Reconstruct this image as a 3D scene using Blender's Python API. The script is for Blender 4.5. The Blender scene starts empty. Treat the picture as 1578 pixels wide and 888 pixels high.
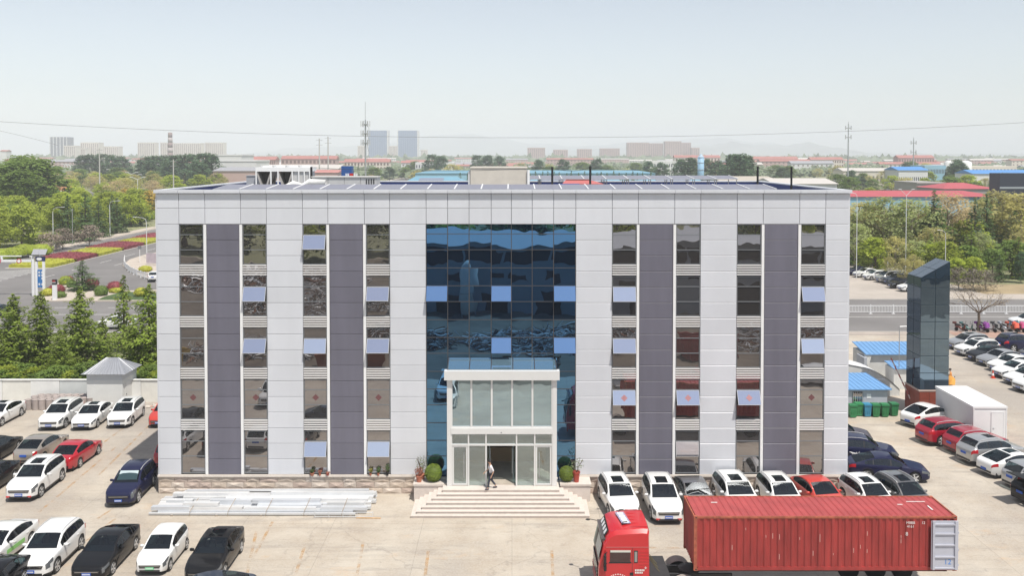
import bpy, bmesh, math, random
from mathutils import Vector, Matrix
R = math.radians
rnd = random.Random(7)
scene = bpy.context.scene
# ------------------------------------------------------------------ camera
CAMH, FPX, PITCH, CX = 20.6, 1378.0, R(1.5), 789.0
CY = 240.0 + FPX * math.tan(PITCH)
cam_d = bpy.data.cameras.new('camera'); cam = bpy.data.objects.new('camera', cam_d)
scene.collection.objects.link(cam); scene.camera = cam
cam.location = (0, 0, CAMH); cam.rotation_euler = (R(90) - PITCH, 0, 0)
cam_d.sensor_width = 36; cam_d.lens = 36 * FPX / 1578
cam_d.shift_x = 0; cam_d.shift_y = -(444.0 - CY) / 1578
cam_d.clip_start = .5; cam_d.clip_end = 40000
# ------------------------------------------------------------------ sky, sun, exposure
SUN = Vector((5.0, -7.3, 18.5)).normalized()
world = bpy.data.worlds.new('World'); scene.world = world; world.use_nodes = True
wn = world.node_tree; wn.nodes.clear()
sky = wn.nodes.new('ShaderNodeTexSky'); sky.sky_type = 'NISHITA'; sky.sun_disc = False
sky.sun_elevation = math.asin(SUN.z); sky.sun_rotation = math.atan2(SUN.x, SUN.y)
sky.air_density = 1.0; sky.dust_density = .5; sky.ozone_density = 1.0; sky.altitude = 0
hsv = wn.nodes.new('ShaderNodeHueSaturation'); hsv.inputs['Saturation'].default_value = .5; hsv.inputs['Value'].default_value = 1.0
bg = wn.nodes.new('ShaderNodeBackground'); bg.inputs['Strength'].default_value = .076
wo = wn.nodes.new('ShaderNodeOutputWorld')
wn.links.new(sky.outputs[0], hsv.inputs['Color']); wn.links.new(hsv.outputs[0], bg.inputs[0]); wn.links.new(bg.outputs[0], wo.inputs[0])
sl = bpy.data.lights.new('sun', 'SUN'); sl.energy = 2.85; sl.angle = R(.53); sl.color = (1, .95, .87)
so = bpy.data.objects.new('sun', sl); scene.collection.objects.link(so)
so.rotation_euler = (-SUN).to_track_quat('-Z', 'Y').to_euler(); so.location = SUN * 200
scene.view_settings.view_transform = 'Standard'; scene.view_settings.look = 'None'
scene.view_settings.exposure = .90; scene.view_settings.gamma = 1
scene.view_settings.use_curve_mapping = False
scene.cycles.max_bounces = 7; scene.cycles.diffuse_bounces = 3; scene.cycles.glossy_bounces = 4
scene.cycles.transparent_max_bounces = 12; scene.cycles.volume_bounces = 1
# ------------------------------------------------------------------ helpers
def ray(px, py):
    u, v = px - CX, py - CY
    return Vector((u, FPX * math.cos(PITCH) - v * math.sin(PITCH), -(FPX * math.sin(PITCH) + v * math.cos(PITCH))))
def G(px, py, z=0.0):                       # ground (or height z) point seen at a photograph pixel
    d = ray(px, py); t = (z - CAMH) / d.z
    return Vector((d.x * t, d.y * t, z))
def A(px, py, Y):                           # point at depth Y
    d = ray(px, py); t = Y / d.y
    return Vector((d.x * t, Y, CAMH + d.z * t))
COL = scene.collection
def tag(o, label=None, cat=None, group=None, kind=None):
    if label: o['label'] = label
    if cat: o['category'] = cat
    if group: o['group'] = group
    if kind: o['kind'] = kind
    return o
def empty(name, loc=(0, 0, 0), rz=0, label=None, cat=None, group=None, kind=None, parent=None):
    o = bpy.data.objects.new(name, None); COL.objects.link(o)
    o.location = loc; o.rotation_euler = (0, 0, rz); o.empty_display_size = .1
    if parent: o.parent = parent
    return tag(o, label, cat, group, kind)
def inst(name, me, parent=None, loc=(0, 0, 0), rot=(0, 0, 0), scale=(1, 1, 1)):
    o = bpy.data.objects.new(name, me); COL.objects.link(o)
    o.location = loc; o.rotation_euler = rot; o.scale = scale
    if parent: o.parent = parent
    return o
def copy_tree(o, parent=None):
    c = o.copy(); COL.objects.link(c)
    if parent: c.parent = parent
    for ch in o.children: copy_tree(ch, c)
    return c
class MB:
    def __init__(s): s.v = []; s.f = []; s.m = []
    def face(s, pts, m=0):
        i = len(s.v); s.v += [tuple(p) for p in pts]; s.f.append(tuple(range(i, i + len(pts)))); s.m.append(m); return s
    def box(s, x0, x1, y0, y1, z0, z1, m=0, M=None):
        i = len(s.v)
        P = [(x0,y0,z0),(x1,y0,z0),(x1,y1,z0),(x0,y1,z0),(x0,y0,z1),(x1,y0,z1),(x1,y1,z1),(x0,y1,z1)]
        if M is not None: P = [tuple(M @ Vector(p)) for p in P]
        s.v += P
        for q in ((0,3,2,1),(4,5,6,7),(0,1,5,4),(1,2,6,5),(2,3,7,6),(3,0,4,7)):
            s.f.append(tuple(i + k for k in q)); s.m.append(m)
        return s
    def cbox(s, c, sz, rz=0, m=0, rx=0, ry=0):
        M = Matrix.Translation(Vector(c)) @ Matrix.Rotation(rz, 4, 'Z') @ Matrix.Rotation(ry, 4, 'Y') @ Matrix.Rotation(rx, 4, 'X')
        a, b, d = sz[0] / 2, sz[1] / 2, sz[2] / 2
        return s.box(-a, a, -b, b, -d, d, m, M)
    def prism(s, poly, z0, z1, m=0, mtop=None):      # poly counter-clockwise in xy
        i = len(s.v); n = len(poly)
        s.v += [(p[0], p[1], z0) for p in poly] + [(p[0], p[1], z1) for p in poly]
        s.f.append(tuple(i + k for k in reversed(range(n)))); s.m.append(m)
        s.f.append(tuple(i + n + k for k in range(n))); s.m.append(m if mtop is None else mtop)
        for k in range(n):
            k2 = (k + 1) % n; s.f.append((i + k, i + k2, i + n + k2, i + n + k)); s.m.append(m)
        return s
    def tube(s, pts, r, n=6, m=0, cap=True):
        pts = [Vector(p) for p in pts]; rs = r if isinstance(r, (list, tuple)) else [r] * len(pts)
        base = len(s.v); up = Vector((0, 0, 1))
        for k, p in enumerate(pts):
            t = (pts[min(k + 1, len(pts) - 1)] - pts[max(k - 1, 0)]).normalized()
            a = t.cross(up if abs(t.z) < .95 else Vector((1, 0, 0))).normalized(); b = t.cross(a)
            for j in range(n):
                an = 2 * math.pi * j / n; s.v.append(tuple(p + (a * math.cos(an) + b * math.sin(an)) * rs[k]))
        for k in range(len(pts) - 1):
            for j in range(n):
                j2 = (j + 1) % n; s.f.append((base + k*n + j, base + k*n + j2, base + (k+1)*n + j2, base + (k+1)*n + j)); s.m.append(m)
        if cap:
            s.f.append(tuple(base + j for j in range(n))); s.m.append(m)
            e = base + (len(pts) - 1) * n; s.f.append(tuple(e + j for j in reversed(range(n)))); s.m.append(m)
        return s
    def lathe(s, prof, n=12, c=(0, 0, 0), m=0, axis='Z'):
        base = len(s.v)
        for r, z in prof:
            for j in range(n):
                an = 2 * math.pi * j / n; a, b = r * math.cos(an), r * math.sin(an)
                s.v.append((c[0]+a, c[1]+b, c[2]+z) if axis == 'Z' else (c[0]+a, c[1]+z, c[2]+b))
        for k in range(len(prof) - 1):
            for j in range(n):
                j2 = (j + 1) % n; s.f.append((base+k*n+j, base+k*n+j2, base+(k+1)*n+j2, base+(k+1)*n+j)); s.m.append(m)
        if prof[0][0] > 1e-5: s.f.append(tuple(base + j for j in reversed(range(n)))); s.m.append(m)
        if prof[-1][0] > 1e-5: e = base + (len(prof)-1)*n; s.f.append(tuple(e + j for j in range(n))); s.m.append(m)
        return s
    def mesh(s, name, mats, smooth=False):
        me = bpy.data.meshes.new(name); me.from_pydata(s.v, [], s.f)
        for mt in (mats if isinstance(mats, (list, tuple)) else [mats]): me.materials.append(mt)
        if any(s.m): me.polygons.foreach_set('material_index', s.m)
        if smooth: me.polygons.foreach_set('use_smooth', [True] * len(s.f))
        me.update(); return me
    def build(s, name, mats, parent=None, loc=(0, 0, 0), rz=0, smooth=False):
        o = inst(name, s.mesh(name, mats, smooth), parent, loc, (0, 0, rz)); return o
def sharp(me, ang=35):                       # smooth with sharp creases
    bm = bmesh.new(); bm.from_mesh(me); bmesh.ops.remove_doubles(bm, verts=bm.verts, dist=1e-5); bmesh.ops.recalc_face_normals(bm, faces=bm.faces)
    for f in bm.faces: f.smooth = True
    for e in bm.edges:
        if len(e.link_faces) == 2 and e.calc_face_angle(0) > R(ang): e.smooth = False
    bm.to_mesh(me); bm.free(); return me
def text_mesh(txt, size, mt, extrude=.004, align='CENTER'):
    cu = bpy.data.curves.new('lettering', 'FONT'); cu.body = txt; cu.size = size; cu.extrude = extrude; cu.align_x = align; cu.align_y = 'CENTER'; cu.resolution_u = 3
    to = bpy.data.objects.new('lettering', cu); COL.objects.link(to)
    bpy.context.view_layer.update()
    me = bpy.data.meshes.new_from_object(to.evaluated_get(bpy.context.evaluated_depsgraph_get()))
    bpy.data.objects.remove(to); bpy.data.curves.remove(cu)
    me.materials.clear(); me.materials.append(mt); return me
# ------------------------------------------------------------------ materials
MATS = {}
def pm(name, col, rough=.55, metal=0.0, var=0.0, scale=4.0, bump=0.0, bscale=None, coat=0.0, spec=.5, rndv=0.0, detail=4, stretch=None, emit=None):
    if name in MATS: return MATS[name]
    m = bpy.data.materials.new(name); m.use_nodes = True; nt = m.node_tree; b = nt.nodes['Principled BSDF']
    c = (col[0], col[1], col[2], 1); b.inputs['Base Color'].default_value = c
    b.inputs['Roughness'].default_value = rough; b.inputs['Metallic'].default_value = metal
    b.inputs['Specular IOR Level'].default_value = spec; b.inputs['Coat Weight'].default_value = coat; b.inputs['Coat Roughness'].default_value = .04
    co = None
    if var or bump or rndv:
        tc = nt.nodes.new('ShaderNodeTexCoord'); co = tc.outputs['Object']
        if stretch:
            mp = nt.nodes.new('ShaderNodeMapping'); mp.inputs['Scale'].default_value = stretch; nt.links.new(co, mp.inputs[0]); co = mp.outputs[0]
    if var or rndv:
        n = nt.nodes.new('ShaderNodeTexNoise'); n.inputs['Scale'].default_value = scale; n.inputs['Detail'].default_value = detail; n.inputs['Roughness'].default_value = .62
        nt.links.new(co, n.inputs['Vector'])
        mr = nt.nodes.new('ShaderNodeMapRange'); mr.inputs[1].default_value = .3; mr.inputs[2].default_value = .7
        mr.inputs[3].default_value = 1 - var; mr.inputs[4].default_value = 1 + var; nt.links.new(n.outputs[0], mr.inputs[0])
        val = mr.outputs[0]
        if rndv:
            oi = nt.nodes.new('ShaderNodeObjectInfo'); r2 = nt.nodes.new('ShaderNodeMapRange'); r2.inputs[3].default_value = 1 - rndv; r2.inputs[4].default_value = 1 + rndv
            nt.links.new(oi.outputs['Random'], r2.inputs[0]); mu = nt.nodes.new('ShaderNodeMath'); mu.operation = 'MULTIPLY'
            nt.links.new(val, mu.inputs[0]); nt.links.new(r2.outputs[0], mu.inputs[1]); val = mu.outputs[0]
        mx = nt.nodes.new('ShaderNodeVectorMath'); mx.operation = 'SCALE'; mx.inputs[0].default_value = c[:3]
        nt.links.new(val, mx.inputs['Scale']); nt.links.new(mx.outputs[0], b.inputs['Base Color'])
    if bump:
        n2 = nt.nodes.new('ShaderNodeTexNoise'); n2.inputs['Scale'].default_value = bscale or scale * 3; n2.inputs['Detail'].default_value = 5
        nt.links.new(co, n2.inputs['Vector']); bp = nt.nodes.new('ShaderNodeBump'); bp.inputs['Strength'].default_value = bump; bp.inputs['Distance'].default_value = .02
        nt.links.new(n2.outputs[0], bp.inputs['Height']); nt.links.new(bp.outputs[0], b.inputs['Normal'])
    if emit: b.inputs['Emission Color'].default_value = (*emit[:3], 1); b.inputs['Emission Strength'].default_value = emit[3]
    MATS[name] = m; return m
def glassmat(name, refl, base, wav=0.0, wscale=1.5, rough=0.0, fac=.5):
    """coated architectural glass: dark body plus a coloured mirror layer, gently uneven"""
    if name in MATS: return MATS[name]
    m = bpy.data.materials.new(name); m.use_nodes = True; nt = m.node_tree; nt.nodes.clear()
    out = nt.nodes.new('ShaderNodeOutputMaterial'); g = nt.nodes.new('ShaderNodeBsdfGlossy'); g.inputs['Color'].default_value = (*refl, 1); g.inputs['Roughness'].default_value = rough
    d = nt.nodes.new('ShaderNodeBsdfDiffuse'); d.inputs['Color'].default_value = (*base, 1)
    ad = nt.nodes.new('ShaderNodeAddShader'); nt.links.new(g.outputs[0], ad.inputs[0]); nt.links.new(d.outputs[0], ad.inputs[1]); nt.links.new(ad.outputs[0], out.inputs[0])
    if wav:
        ge = nt.nodes.new('ShaderNodeNewGeometry'); n = nt.nodes.new('ShaderNodeTexNoise'); n.inputs['Scale'].default_value = wscale; n.inputs['Detail'].default_value = 1.0
        nt.links.new(ge.outputs['Position'], n.inputs['Vector']); bp = nt.nodes.new('ShaderNodeBump'); bp.inputs['Strength'].default_value = 1; bp.inputs['Distance'].default_value = wav
        nt.links.new(n.outputs[0], bp.inputs['Height']); nt.links.new(bp.outputs[0], g.inputs['Normal'])
    MATS[name] = m; return m
def clearglass(name, tint, mirror):
    m = bpy.data.materials.new(name); m.use_nodes = True; nt = m.node_tree; nt.nodes.clear()
    out = nt.nodes.new('ShaderNodeOutputMaterial'); g = nt.nodes.new('ShaderNodeBsdfGlossy'); g.inputs['Color'].default_value = (*mirror, 1); g.inputs['Roughness'].default_value = 0
    t = nt.nodes.new('ShaderNodeBsdfTransparent'); t.inputs['Color'].default_value = (*tint, 1)
    ad = nt.nodes.new('ShaderNodeAddShader'); nt.links.new(g.outputs[0], ad.inputs[0]); nt.links.new(t.outputs[0], ad.inputs[1]); nt.links.new(ad.outputs[0], out.inputs[0])
    MATS[name] = m; return m
M_panel = pm('aluminium_panel_silver', (.635, .65, .69), .4, .1, .045, .5, rndv=.04, stretch=(1, 1, .3))
M_dark = pm('aluminium_panel_slate', (.145, .141, .178), .45, .05, .08, .6, rndv=.05, stretch=(2, 1, .25))
M_white = pm('white_painted_metal', (.78, .78, .78), .4, 0, .03, 2)
M_core = pm('backing_wall_grey', (.10, .10, .11), .8)
M_conc = pm('beige_render', (.55, .51, .45), .85, 0, .08, 1.2, .2)
M_glass = glassmat('window_glass_neutral', (.31, .30, .305), (.028, .026, .025), .004, 1.0)
M_glassb = glassmat('curtain_wall_glass_blue', (.10, .235, .40), (.002, .004, .009), .005, .8)
M_sash = glassmat('sash_glass_sky_bright', (.66, .68, .79), (.015, .015, .02))  # open-sash copy of the window glass, mirror raised to paint sky glare
M_sashb = glassmat('sash_glass_blue_sky_bright', (.30, .48, .76), (.004, .007, .014))  # blue glass again for open sashes, sky brightness put into its mirror colour
M_black = pm('black_rubber', (.015, .015, .016), .7)
M_steel = pm('galvanised_steel', (.45, .46, .47), .4, .7, .08, 3)
M_clear = clearglass('clear_glass', (.62, .68, .68), (.20, .22, .23))
# ================================================================== the office building
YF = G(789, 761).y
def F(px, py):
    p = A(px, py, YF); return p.x, p.z
BX0, BX1 = F(243, 500)[0], F(1307, 500)[0]
ZTOP, ZBASE = F(789, 293)[1], F(789, 732)[1]
BD = 19.5
bld = empty('office_building', (0, YF, 0), 0, 'five-storey office building clad in silver and slate panels with a dark blue glass centre', 'building')
def fx(px, py=500): return F(px, py)[0]
colx = [243,277,317,372,411.5,467,506,562,601,657,690,723,757,788,820,853,887,943,983,1039,1079,1135,1175,1231,1271,1307]
CXs = [fx(c) for c in colx]
ZW1, ZW5 = F(789, 346)[1], F(789, 665)[1]
STO = (ZW1 - ZW5) / 4
ZL = [ZW1 - STO * k for k in range(5)]              # window heads
# core: left and right blocks, block above the lobby, roof slab, back
LB0, LB1, LZ = fx(688) , fx(857), ZBASE + 3.1       # lobby opening
c = MB(); c.box(BX0 + .02, LB0, .16, BD, 0, ZTOP - 1.1); c.build('wall', M_core, bld)
c = MB(); c.box(LB1, BX1 - .02, .16, BD, 0, ZTOP - 1.1); c.build('wall', M_core, bld)
c = MB(); c.box(LB0, LB1, .16, BD, LZ, ZTOP - 1.12); c.build('wall', M_core, bld)
c = MB(); c.box(LB0, LB1, 8, 8.2, 0, LZ); c.build('lobby_wall', pm('lobby_wall_grey', (.30, .32, .33), .7), bld)
c = MB(); c.box(LB0, LB1, -1.3, 8, ZBASE - .3, ZBASE - .08); c.build('lobby_floor', pm('lobby_floor_stone', (.5, .44, .37), .25, 0, .1, 2), bld)
c = MB(); c.box(BX0 + .02, BX1 - .02, .16, BD, ZTOP - 1.1, ZTOP - .95); c.build('roof_deck', pm('roof_membrane', (.30, .30, .31), .8, 0, .12, .6), bld)
for (x0, x1, y0, y1) in ((BX0 + .02, BX0 + .3, .3, BD), (BX1 - .3, BX1 - .02, .3, BD), (BX0 + .3, BX1 - .3, BD - .28, BD), (BX0 + .02, BX1 - .02, .16, .3)):
    c = MB(); c.box(x0, x1, y0, y1, ZTOP - .95, ZTOP - .06); c.build('parapet', pm('parapet_blue_membrane', (.012, .035, .17), .6, 0, .1, 1), bld)
c = MB()
for (x0, x1, y0, y1) in ((BX0 - .1, BX0 + .36, .32, BD + .1), (BX1 - .36, BX1 + .1, .32, BD + .1), (BX0 + .36, BX1 - .36, BD - .34, BD + .1)):
    k = MB(); k.box(x0, x1, y0, y1, ZTOP - .06, ZTOP + .02); k.build('parapet_cap', M_panel, bld)
# side cladding sheets (seen from a step to the side)
for sx in (BX0 - .06, BX1 - .02):
    for j in range(6):
        k = MB(); k.box(sx, sx + .08, .02 + j * BD / 6, (j + 1) * BD / 6, ZBASE, ZTOP - .07); k.build('side_cladding', M_panel, bld)
# cornice strip in lengths, then panels
PROJ = .17
ZC = F(789, 297.5)[1]
GAP = .012
def slab(name, x0, x1, z0, z1, mt, y0=0.0, th=.06, y1=None, b=.012):
    """cladding tray: flat face with folded, bevelled edges"""
    m = MB(); x0 += GAP; x1 -= GAP; z0 += GAP; z1 -= GAP
    o = [(x0, y0 + b, z0), (x1, y0 + b, z0), (x1, y0 + b, z1), (x0, y0 + b, z1)]
    i = [(x0 + b, y0, z0 + b), (x1 - b, y0, z0 + b), (x1 - b, y0, z1 - b), (x0 + b, y0, z1 - b)]
    k = [(p[0], y0 + th, p[2]) for p in o]
    m.face(i)
    for a in range(4):
        a2 = (a + 1) % 4; m.face([o[a], o[a2], i[a2], i[a]]); m.face([k[a], k[a2], o[a2], o[a]])
    return m.build(name, mt, bld)
jog = [fx(c, 293) for c in colx]
for i in range(25):
    x0, x1 = CXs[i], CXs[i + 1]
    if i == 0: x0 -= .12
    if i == 24: x1 += .12
    m = MB(); m.box(x0 + .008, x1 - .008, -PROJ, .3, ZC, ZTOP + .02); m.build('cornice_strip', M_panel, bld)
zt = [F(789, y)[1] for y in (298.2, 320.8, 345.6)]
for i in range(25):
    for r in range(2): slab('cladding_panel', CXs[i], CXs[i + 1], zt[r + 1], zt[r], M_panel)
NR = 16
zp = [zt[2] + (ZBASE - zt[2]) * k / NR for k in range(NR + 1)]
for (i, mt) in ((0, 0), (4, 0), (8, 0), (16, 0), (20, 0), (24, 0), (2, 1), (6, 1), (18, 1), (22, 1)):
    x0, x1 = CXs[i], CXs[i + 1]
    if mt: x0 += .09; x1 -= .09
    for r in range(NR): slab('dark_cladding_panel' if mt else 'cladding_panel', x0, x1, zp[r + 1], zp[r], M_dark if mt else M_panel, 0.012 if mt else 0.0)
# windows
M_frame = pm('window_frame_grey', (.16, .17, .18), .4)
M_slat = pm('louvre_slat_white', (.72, .71, .70), .45)
opened = {(0,2),(1,1),(1,3),(1,4),(1,7),(2,1),(2,2),(2,3),(2,4),(2,7),(3,4),(3,5),(3,6),(4,2),(4,3)}
tilt_of = {(4,5): 4}
M_red = pm('red_paper', (.55, .04, .06), .7)
wcols = [1, 3, 5, 7, 17, 19, 21, 23]
dark_right = {1: 1, 3: 0, 5: 1, 7: 0, 17: 1, 19: 0, 21: 1, 23: 0}
unit = fx(400) - fx(399)
def pane_mesh(w, h, th=.02):
    m = MB(); m.box(-w / 2, w / 2, 0, th, -h, 0); return m
for wi, ci in enumerate(wcols):
    x0, x1 = CXs[ci], CXs[ci + 1]
    # pale vertical trim on the side of the slate strip
    tx0, tx1 = (x1 - .085, x1 + .075) if dark_right[ci] else (x0 - .075, x0 + .085)
    m = MB(); m.box(tx0, tx1, -.02, .1, ZBASE + .01, ZW1 - .01); m.build('vertical_trim', M_white, bld)
    if dark_right[ci]: x1 -= .09
    else: x0 += .09
    w = x1 - x0; cx = (x0 + x1) / 2
    for r in range(5):
        zh = ZL[r] - .02; hts = (.61, .92, .86); zb = zh - sum(hts)
        if r == 4: hts = (.61, .92, ZL[4] - .02 - 1.53 - ZBASE - .08); zb = zh - sum(hts)
        fr = MB()
        for (a, b) in ((x0 + .01, x0 + .055), (x1 - .055, x1 - .01)): fr.box(a, b, .03, .12, zb, zh)
        z = zh
        for h in (0,) + hts:
            z -= h; fr.box(x0 + .055, x1 - .055, .035, .12, z - .02, z + .02)
        win = fr.build('window', M_frame, bld)
        z = zh
        for k, h in enumerate(hts):
            op = k == 1 and ((r, wi) in opened or (r, wi) in tilt_of)
            pn = pane_mesh(w - .1, h - .03).build('sash' if k == 1 else 'pane', M_sash if op else M_glass, win)
            pn.location = (cx, .075, z - .015)
            pn.rotation_euler = (R(rnd.uniform(-.25, .25)), 0, R(rnd.uniform(-.35, .35)))
            if op:
                an = tilt_of.get((r, wi), rnd.uniform(13, 27)); pn.rotation_euler = (-R(an), 0, R(rnd.uniform(-.4, .4))); pn.location.y = -.01
                fm = MB()
                q, hh = (w - .1) / 2, h - .03
                for (a, b, c1, d) in ((-q, q, -.018, 0), (-q, q, -hh, -hh + .018), (-q, -q + .018, -hh + .018, -.018), (q - .018, q, -hh + .018, -.018)): fm.box(a, b, -.006, .03, c1, d)
                fo = fm.build('sash_frame', pm('sash_frame_silver', (.55, .55, .56), .4), win); fo.location = pn.location; fo.rotation_euler = pn.rotation_euler
                # black sheet painting the unlit room behind the open sash
                bk = pane_mesh(w - .1, h - .03).build('opening', pm('unlit_room_black', (.02, .02, .022), .9), win); bk.location = (cx, .09, z - .015)
            if r == 3 and k == 1:
                s = .24; dm = MB(); dm.prism([(-s, 0), (0, -s), (s, 0), (0, s)], 0, .004)
                dobj = dm.build('diamond_sticker', pm('red_window_sticker', (.36, .17, .18), .6) if op else pm('red_sticker_glass_dimmed', (.15, .06, .062), .6), win)  # closed-sash copy: dimming by the glass painted into a darker red
                rot = pn.rotation_euler.copy(); off = Matrix.Rotation(rot.x, 4, 'X') @ Vector((0, -.008, -h / 2))
                dobj.location = Vector(pn.location) + off; dobj.rotation_euler = (R(90) + rot.x, 0, 0); dobj.scale = (.85, .85, 1)
            z -= h
        if r < 4:                                   # louvre band
            za, zb2 = zb - .03, ZL[r + 1] + .01
            bm_ = MB(); bm_.box(x0 + .01, x1 - .01, .06, .12, zb2, za); lv = bm_.build('louvre', M_glass, bld)
            n = 5; st = (za - zb2) / n
            for k in range(n):
                s_ = MB(); zz = za - (k + .1) * st; s_.box(x0 + .012, x1 - .012, -.01, .055, zz - .062, zz); s_.build('slat', M_slat, lv)
# central curtain wall
CWX = CXs[9:17]
lines = [ZW1]
for r in range(5):
    t = ZW1 - STO * r
    for d in (14.5, 39, 67): lines.append(t - d * STO / 80)
lines = [z for z in lines if z > ZBASE + .3] + [ZBASE - .9]
M_mull = pm('bronze_mullion', (.09, .085, .085), .4, .4)
cw = MB()
for x in CWX:
    cw.box(x - .022, x + .022, -.012, .09, lines[-1] if x in (CWX[0], CWX[-1]) else LZ + .1, ZW1 - .01)
for z in lines[1:-1]:
    if z > LZ + .2: cw.box(CWX[0] + .022, CWX[-1] - .022, -.006, .085, z - .018, z + .018)
    else:
        cw.box(CWX[0] + .022, CWX[1] - .06, -.006, .085, z - .018, z + .018); cw.box(CWX[6] + .08, CWX[-1] - .022, -.006, .085, z - .018, z + .018)
wall = cw.build('curtain_wall', M_mull, bld)
cop = {(1, 0), (1, 3), (1, 6), (2, 3), (2, 6)}
for r in range(len(lines) - 1):
    z1, z0 = lines[r], lines[r + 1]
    for i in range(7):
        if z1 < LZ + .3 and 0 < i < 6: continue
        x0, x1 = CWX[i], CWX[i + 1]
        if z1 < LZ + .3: x0, x1 = (x0, min(x1, LB0 + .02)) if i == 0 else (max(x0, LB1 - .02), x1)
        st, kk = divmod(r, 3)
        op = kk == 1 and (st, i) in cop
        pn = pane_mesh(x1 - x0 - .04, z1 - z0 - .03).build('pane', M_sashb if op else M_glassb, wall)
        pn.location = ((x0 + x1) / 2, .03, z1 - .015); pn.rotation_euler = (R(rnd.uniform(-.16, .16)), 0, R(rnd.uniform(-.25, .25)))
        if op:
            pn.rotation_euler = (-R(21), 0, 0); pn.location.y = -.03
            bk = pane_mesh(x1 - x0 - .04, z1 - z0 - .03).build('opening', MATS['unlit_room_black'], wall); bk.location = ((x0 + x1) / 2, .05, z1 - .015)  # same black sheet, painted darkness instead of a room
# stone plinth: courses of rough blocks, with a coping line
M_stone = [pm('rough_granite_%s' % n, c, .9, 0, .16, 3, .9, 14) for n, c in (('pink', (.50, .40, .34)), ('buff', (.54, .45, .37)), ('pale', (.58, .50, .43)))]
pl = MB(); pl.box(BX0 - .05, LB0 - 1.7, .02, .16, 0, ZBASE - .12); pl.box(LB1 + 1.3, BX1 + .05, .02, .16, 0, ZBASE - .12)
plinth = pl.build('plinth', pm('mortar', (.42, .37, .32), .9), bld)
for (a, b) in ((BX0 - .06, LB0 - 1.7), (LB1 + 1.3, BX1 + .06)):
    k = MB(); k.box(a, b, -.12, .16, ZBASE - .12, ZBASE - .01); k.build('plinth_coping', pm('coping_stone', (.60, .54, .48), .8, 0, .08, 2), bld)
    rows = 3; hh = (ZBASE - .13) / rows
    for r in range(rows):
        x = a + .01
        while x < b - .05:
            L = min(rnd.uniform(.75, 1.15), b - x)
            if b - x - L < .3: L = b - x
            m = MB(); d = rnd.uniform(.03, .075); e = .035
            z0, z1 = r * hh + .008, (r + 1) * hh - .008; xa, xb = x + .008, x + L - .008
            xm = xa + (xb - xa) * rnd.uniform(.35, .65); zm = z0 + (z1 - z0) * rnd.uniform(.35, .65)
            rim = [(xa, -.02, z0), (xm, -.02, z0), (xb, -.02, z0), (xb, -.02, zm), (xb, -.02, z1), (xm, -.02, z1), (xa, -.02, z1), (xa, -.02, zm)]
            ctr = (xm, -d - .02, zm)
            for q in range(8): m.face([rim[q], rim[(q + 1) % 8], ctr]); m.face([(rim[q][0], .06, rim[q][2]), (rim[(q+1)%8][0], .06, rim[(q+1)%8][2]), rim[(q + 1) % 8], rim[q]])
            m.build('stone_block', M_stone[rnd.randrange(3)], plinth)
            x += L
# entrance porch
YP = -1.45                                        # porch front, relative to the facade
def FP(px, py):
    p = A(px, py, YF + YP); return p.x, p.z
px0, px1 = FP(689, 700)[0], FP(858, 700)[0]
zland = FP(774, 749)[1]
zfas0, zfas1 = FP(774, 585)[1], FP(774, 571)[1]
M_pw = pm('porch_white_aluminium', (.70, .70, .69), .35, .1, .02, 1)
po = MB()
pw = .24
po.box(px0, px0 + pw, YP - .05, YP + .2, zland, zfas0); po.box(px1 - pw, px1, YP - .05, YP + .2, zland, zfas0)   # corner posts
porch = po.build('porch', M_pw, bld)
def ppart(name, x0, x1, y0, y1, z0, z1, mt=M_pw):
    k = MB(); k.box(x0, x1, y0, y1, z0, z1); return k.build(name, mt, porch)
ppart('fascia', px0 - .15, px1 + .15, YP - .25, YP + .25, zfas0, zfas1)
# glass roof rising back to the wall
xs = [px0 + .02 + (px1 - px0 - .04) * k / 5 for k in range(6)]
zr = zfas1 + .42
for k in range(5):
    g = MB(); a, b = xs[k] + .02, xs[k + 1] - .02
    g.face([(a, YP + .1, zfas1 + .02), (b, YP + .1, zfas1 + .02), (b, -.02, zr), (a, -.02, zr)]); g.face([(a, YP + .1, zfas1 - .01), (a, -.02, zr - .03), (b, -.02, zr - .03), (b, YP + .1, zfas1 - .01)])
    g.build('canopy_pane', glassmat('canopy_glass', (.42, .5, .56), (.06, .1, .13)), porch)
for k in range(6):
    g = MB(); g.tube([(xs[k], YP + .1, zfas1 + .02), (xs[k], -.02, zr)], .03, 4); g.build('canopy_bar', M_mull, porch)
zmid1, zmid0 = FP(774, 660)[1], FP(774, 669)[1]
ppart('transom_band', px0 + pw, px1 - pw, YP - .08, YP + .15, zmid0, zmid1)
# side glazing of the porch
for x in (px0 + .06, px1 - .08):
    ppart('side_pane', x, x + .02, YP + .22, -.03, zland + .05, zfas0 - .02, M_clear)
# upper glazing: five panes with mullions
ux = [px0 + pw + (px1 - px0 - 2 * pw) * k / 5 for k in range(6)]
for k in range(6):
    x = ux[k]; a, b = (x, x + .08) if k == 0 else ((x - .08, x) if k == 5 else (x - .055, x + .055))
    ppart('mullion', a, b, YP - .03, YP + .12, zmid1, zfas0)
ppart('sill_rail', ux[0] + .08, ux[5] - .08, YP - .02, YP + .11, zmid1, zmid1 + .1)
for k in range(5): ppart('upper_pane', ux[k] + .06, ux[k + 1] - .06, YP + .03, YP + .045, zmid1 + .1, zfas0 - .01, glassmat('porch_upper_glass', (.30, .38, .42), (.05, .075, .085), .004, 1.2))
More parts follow.
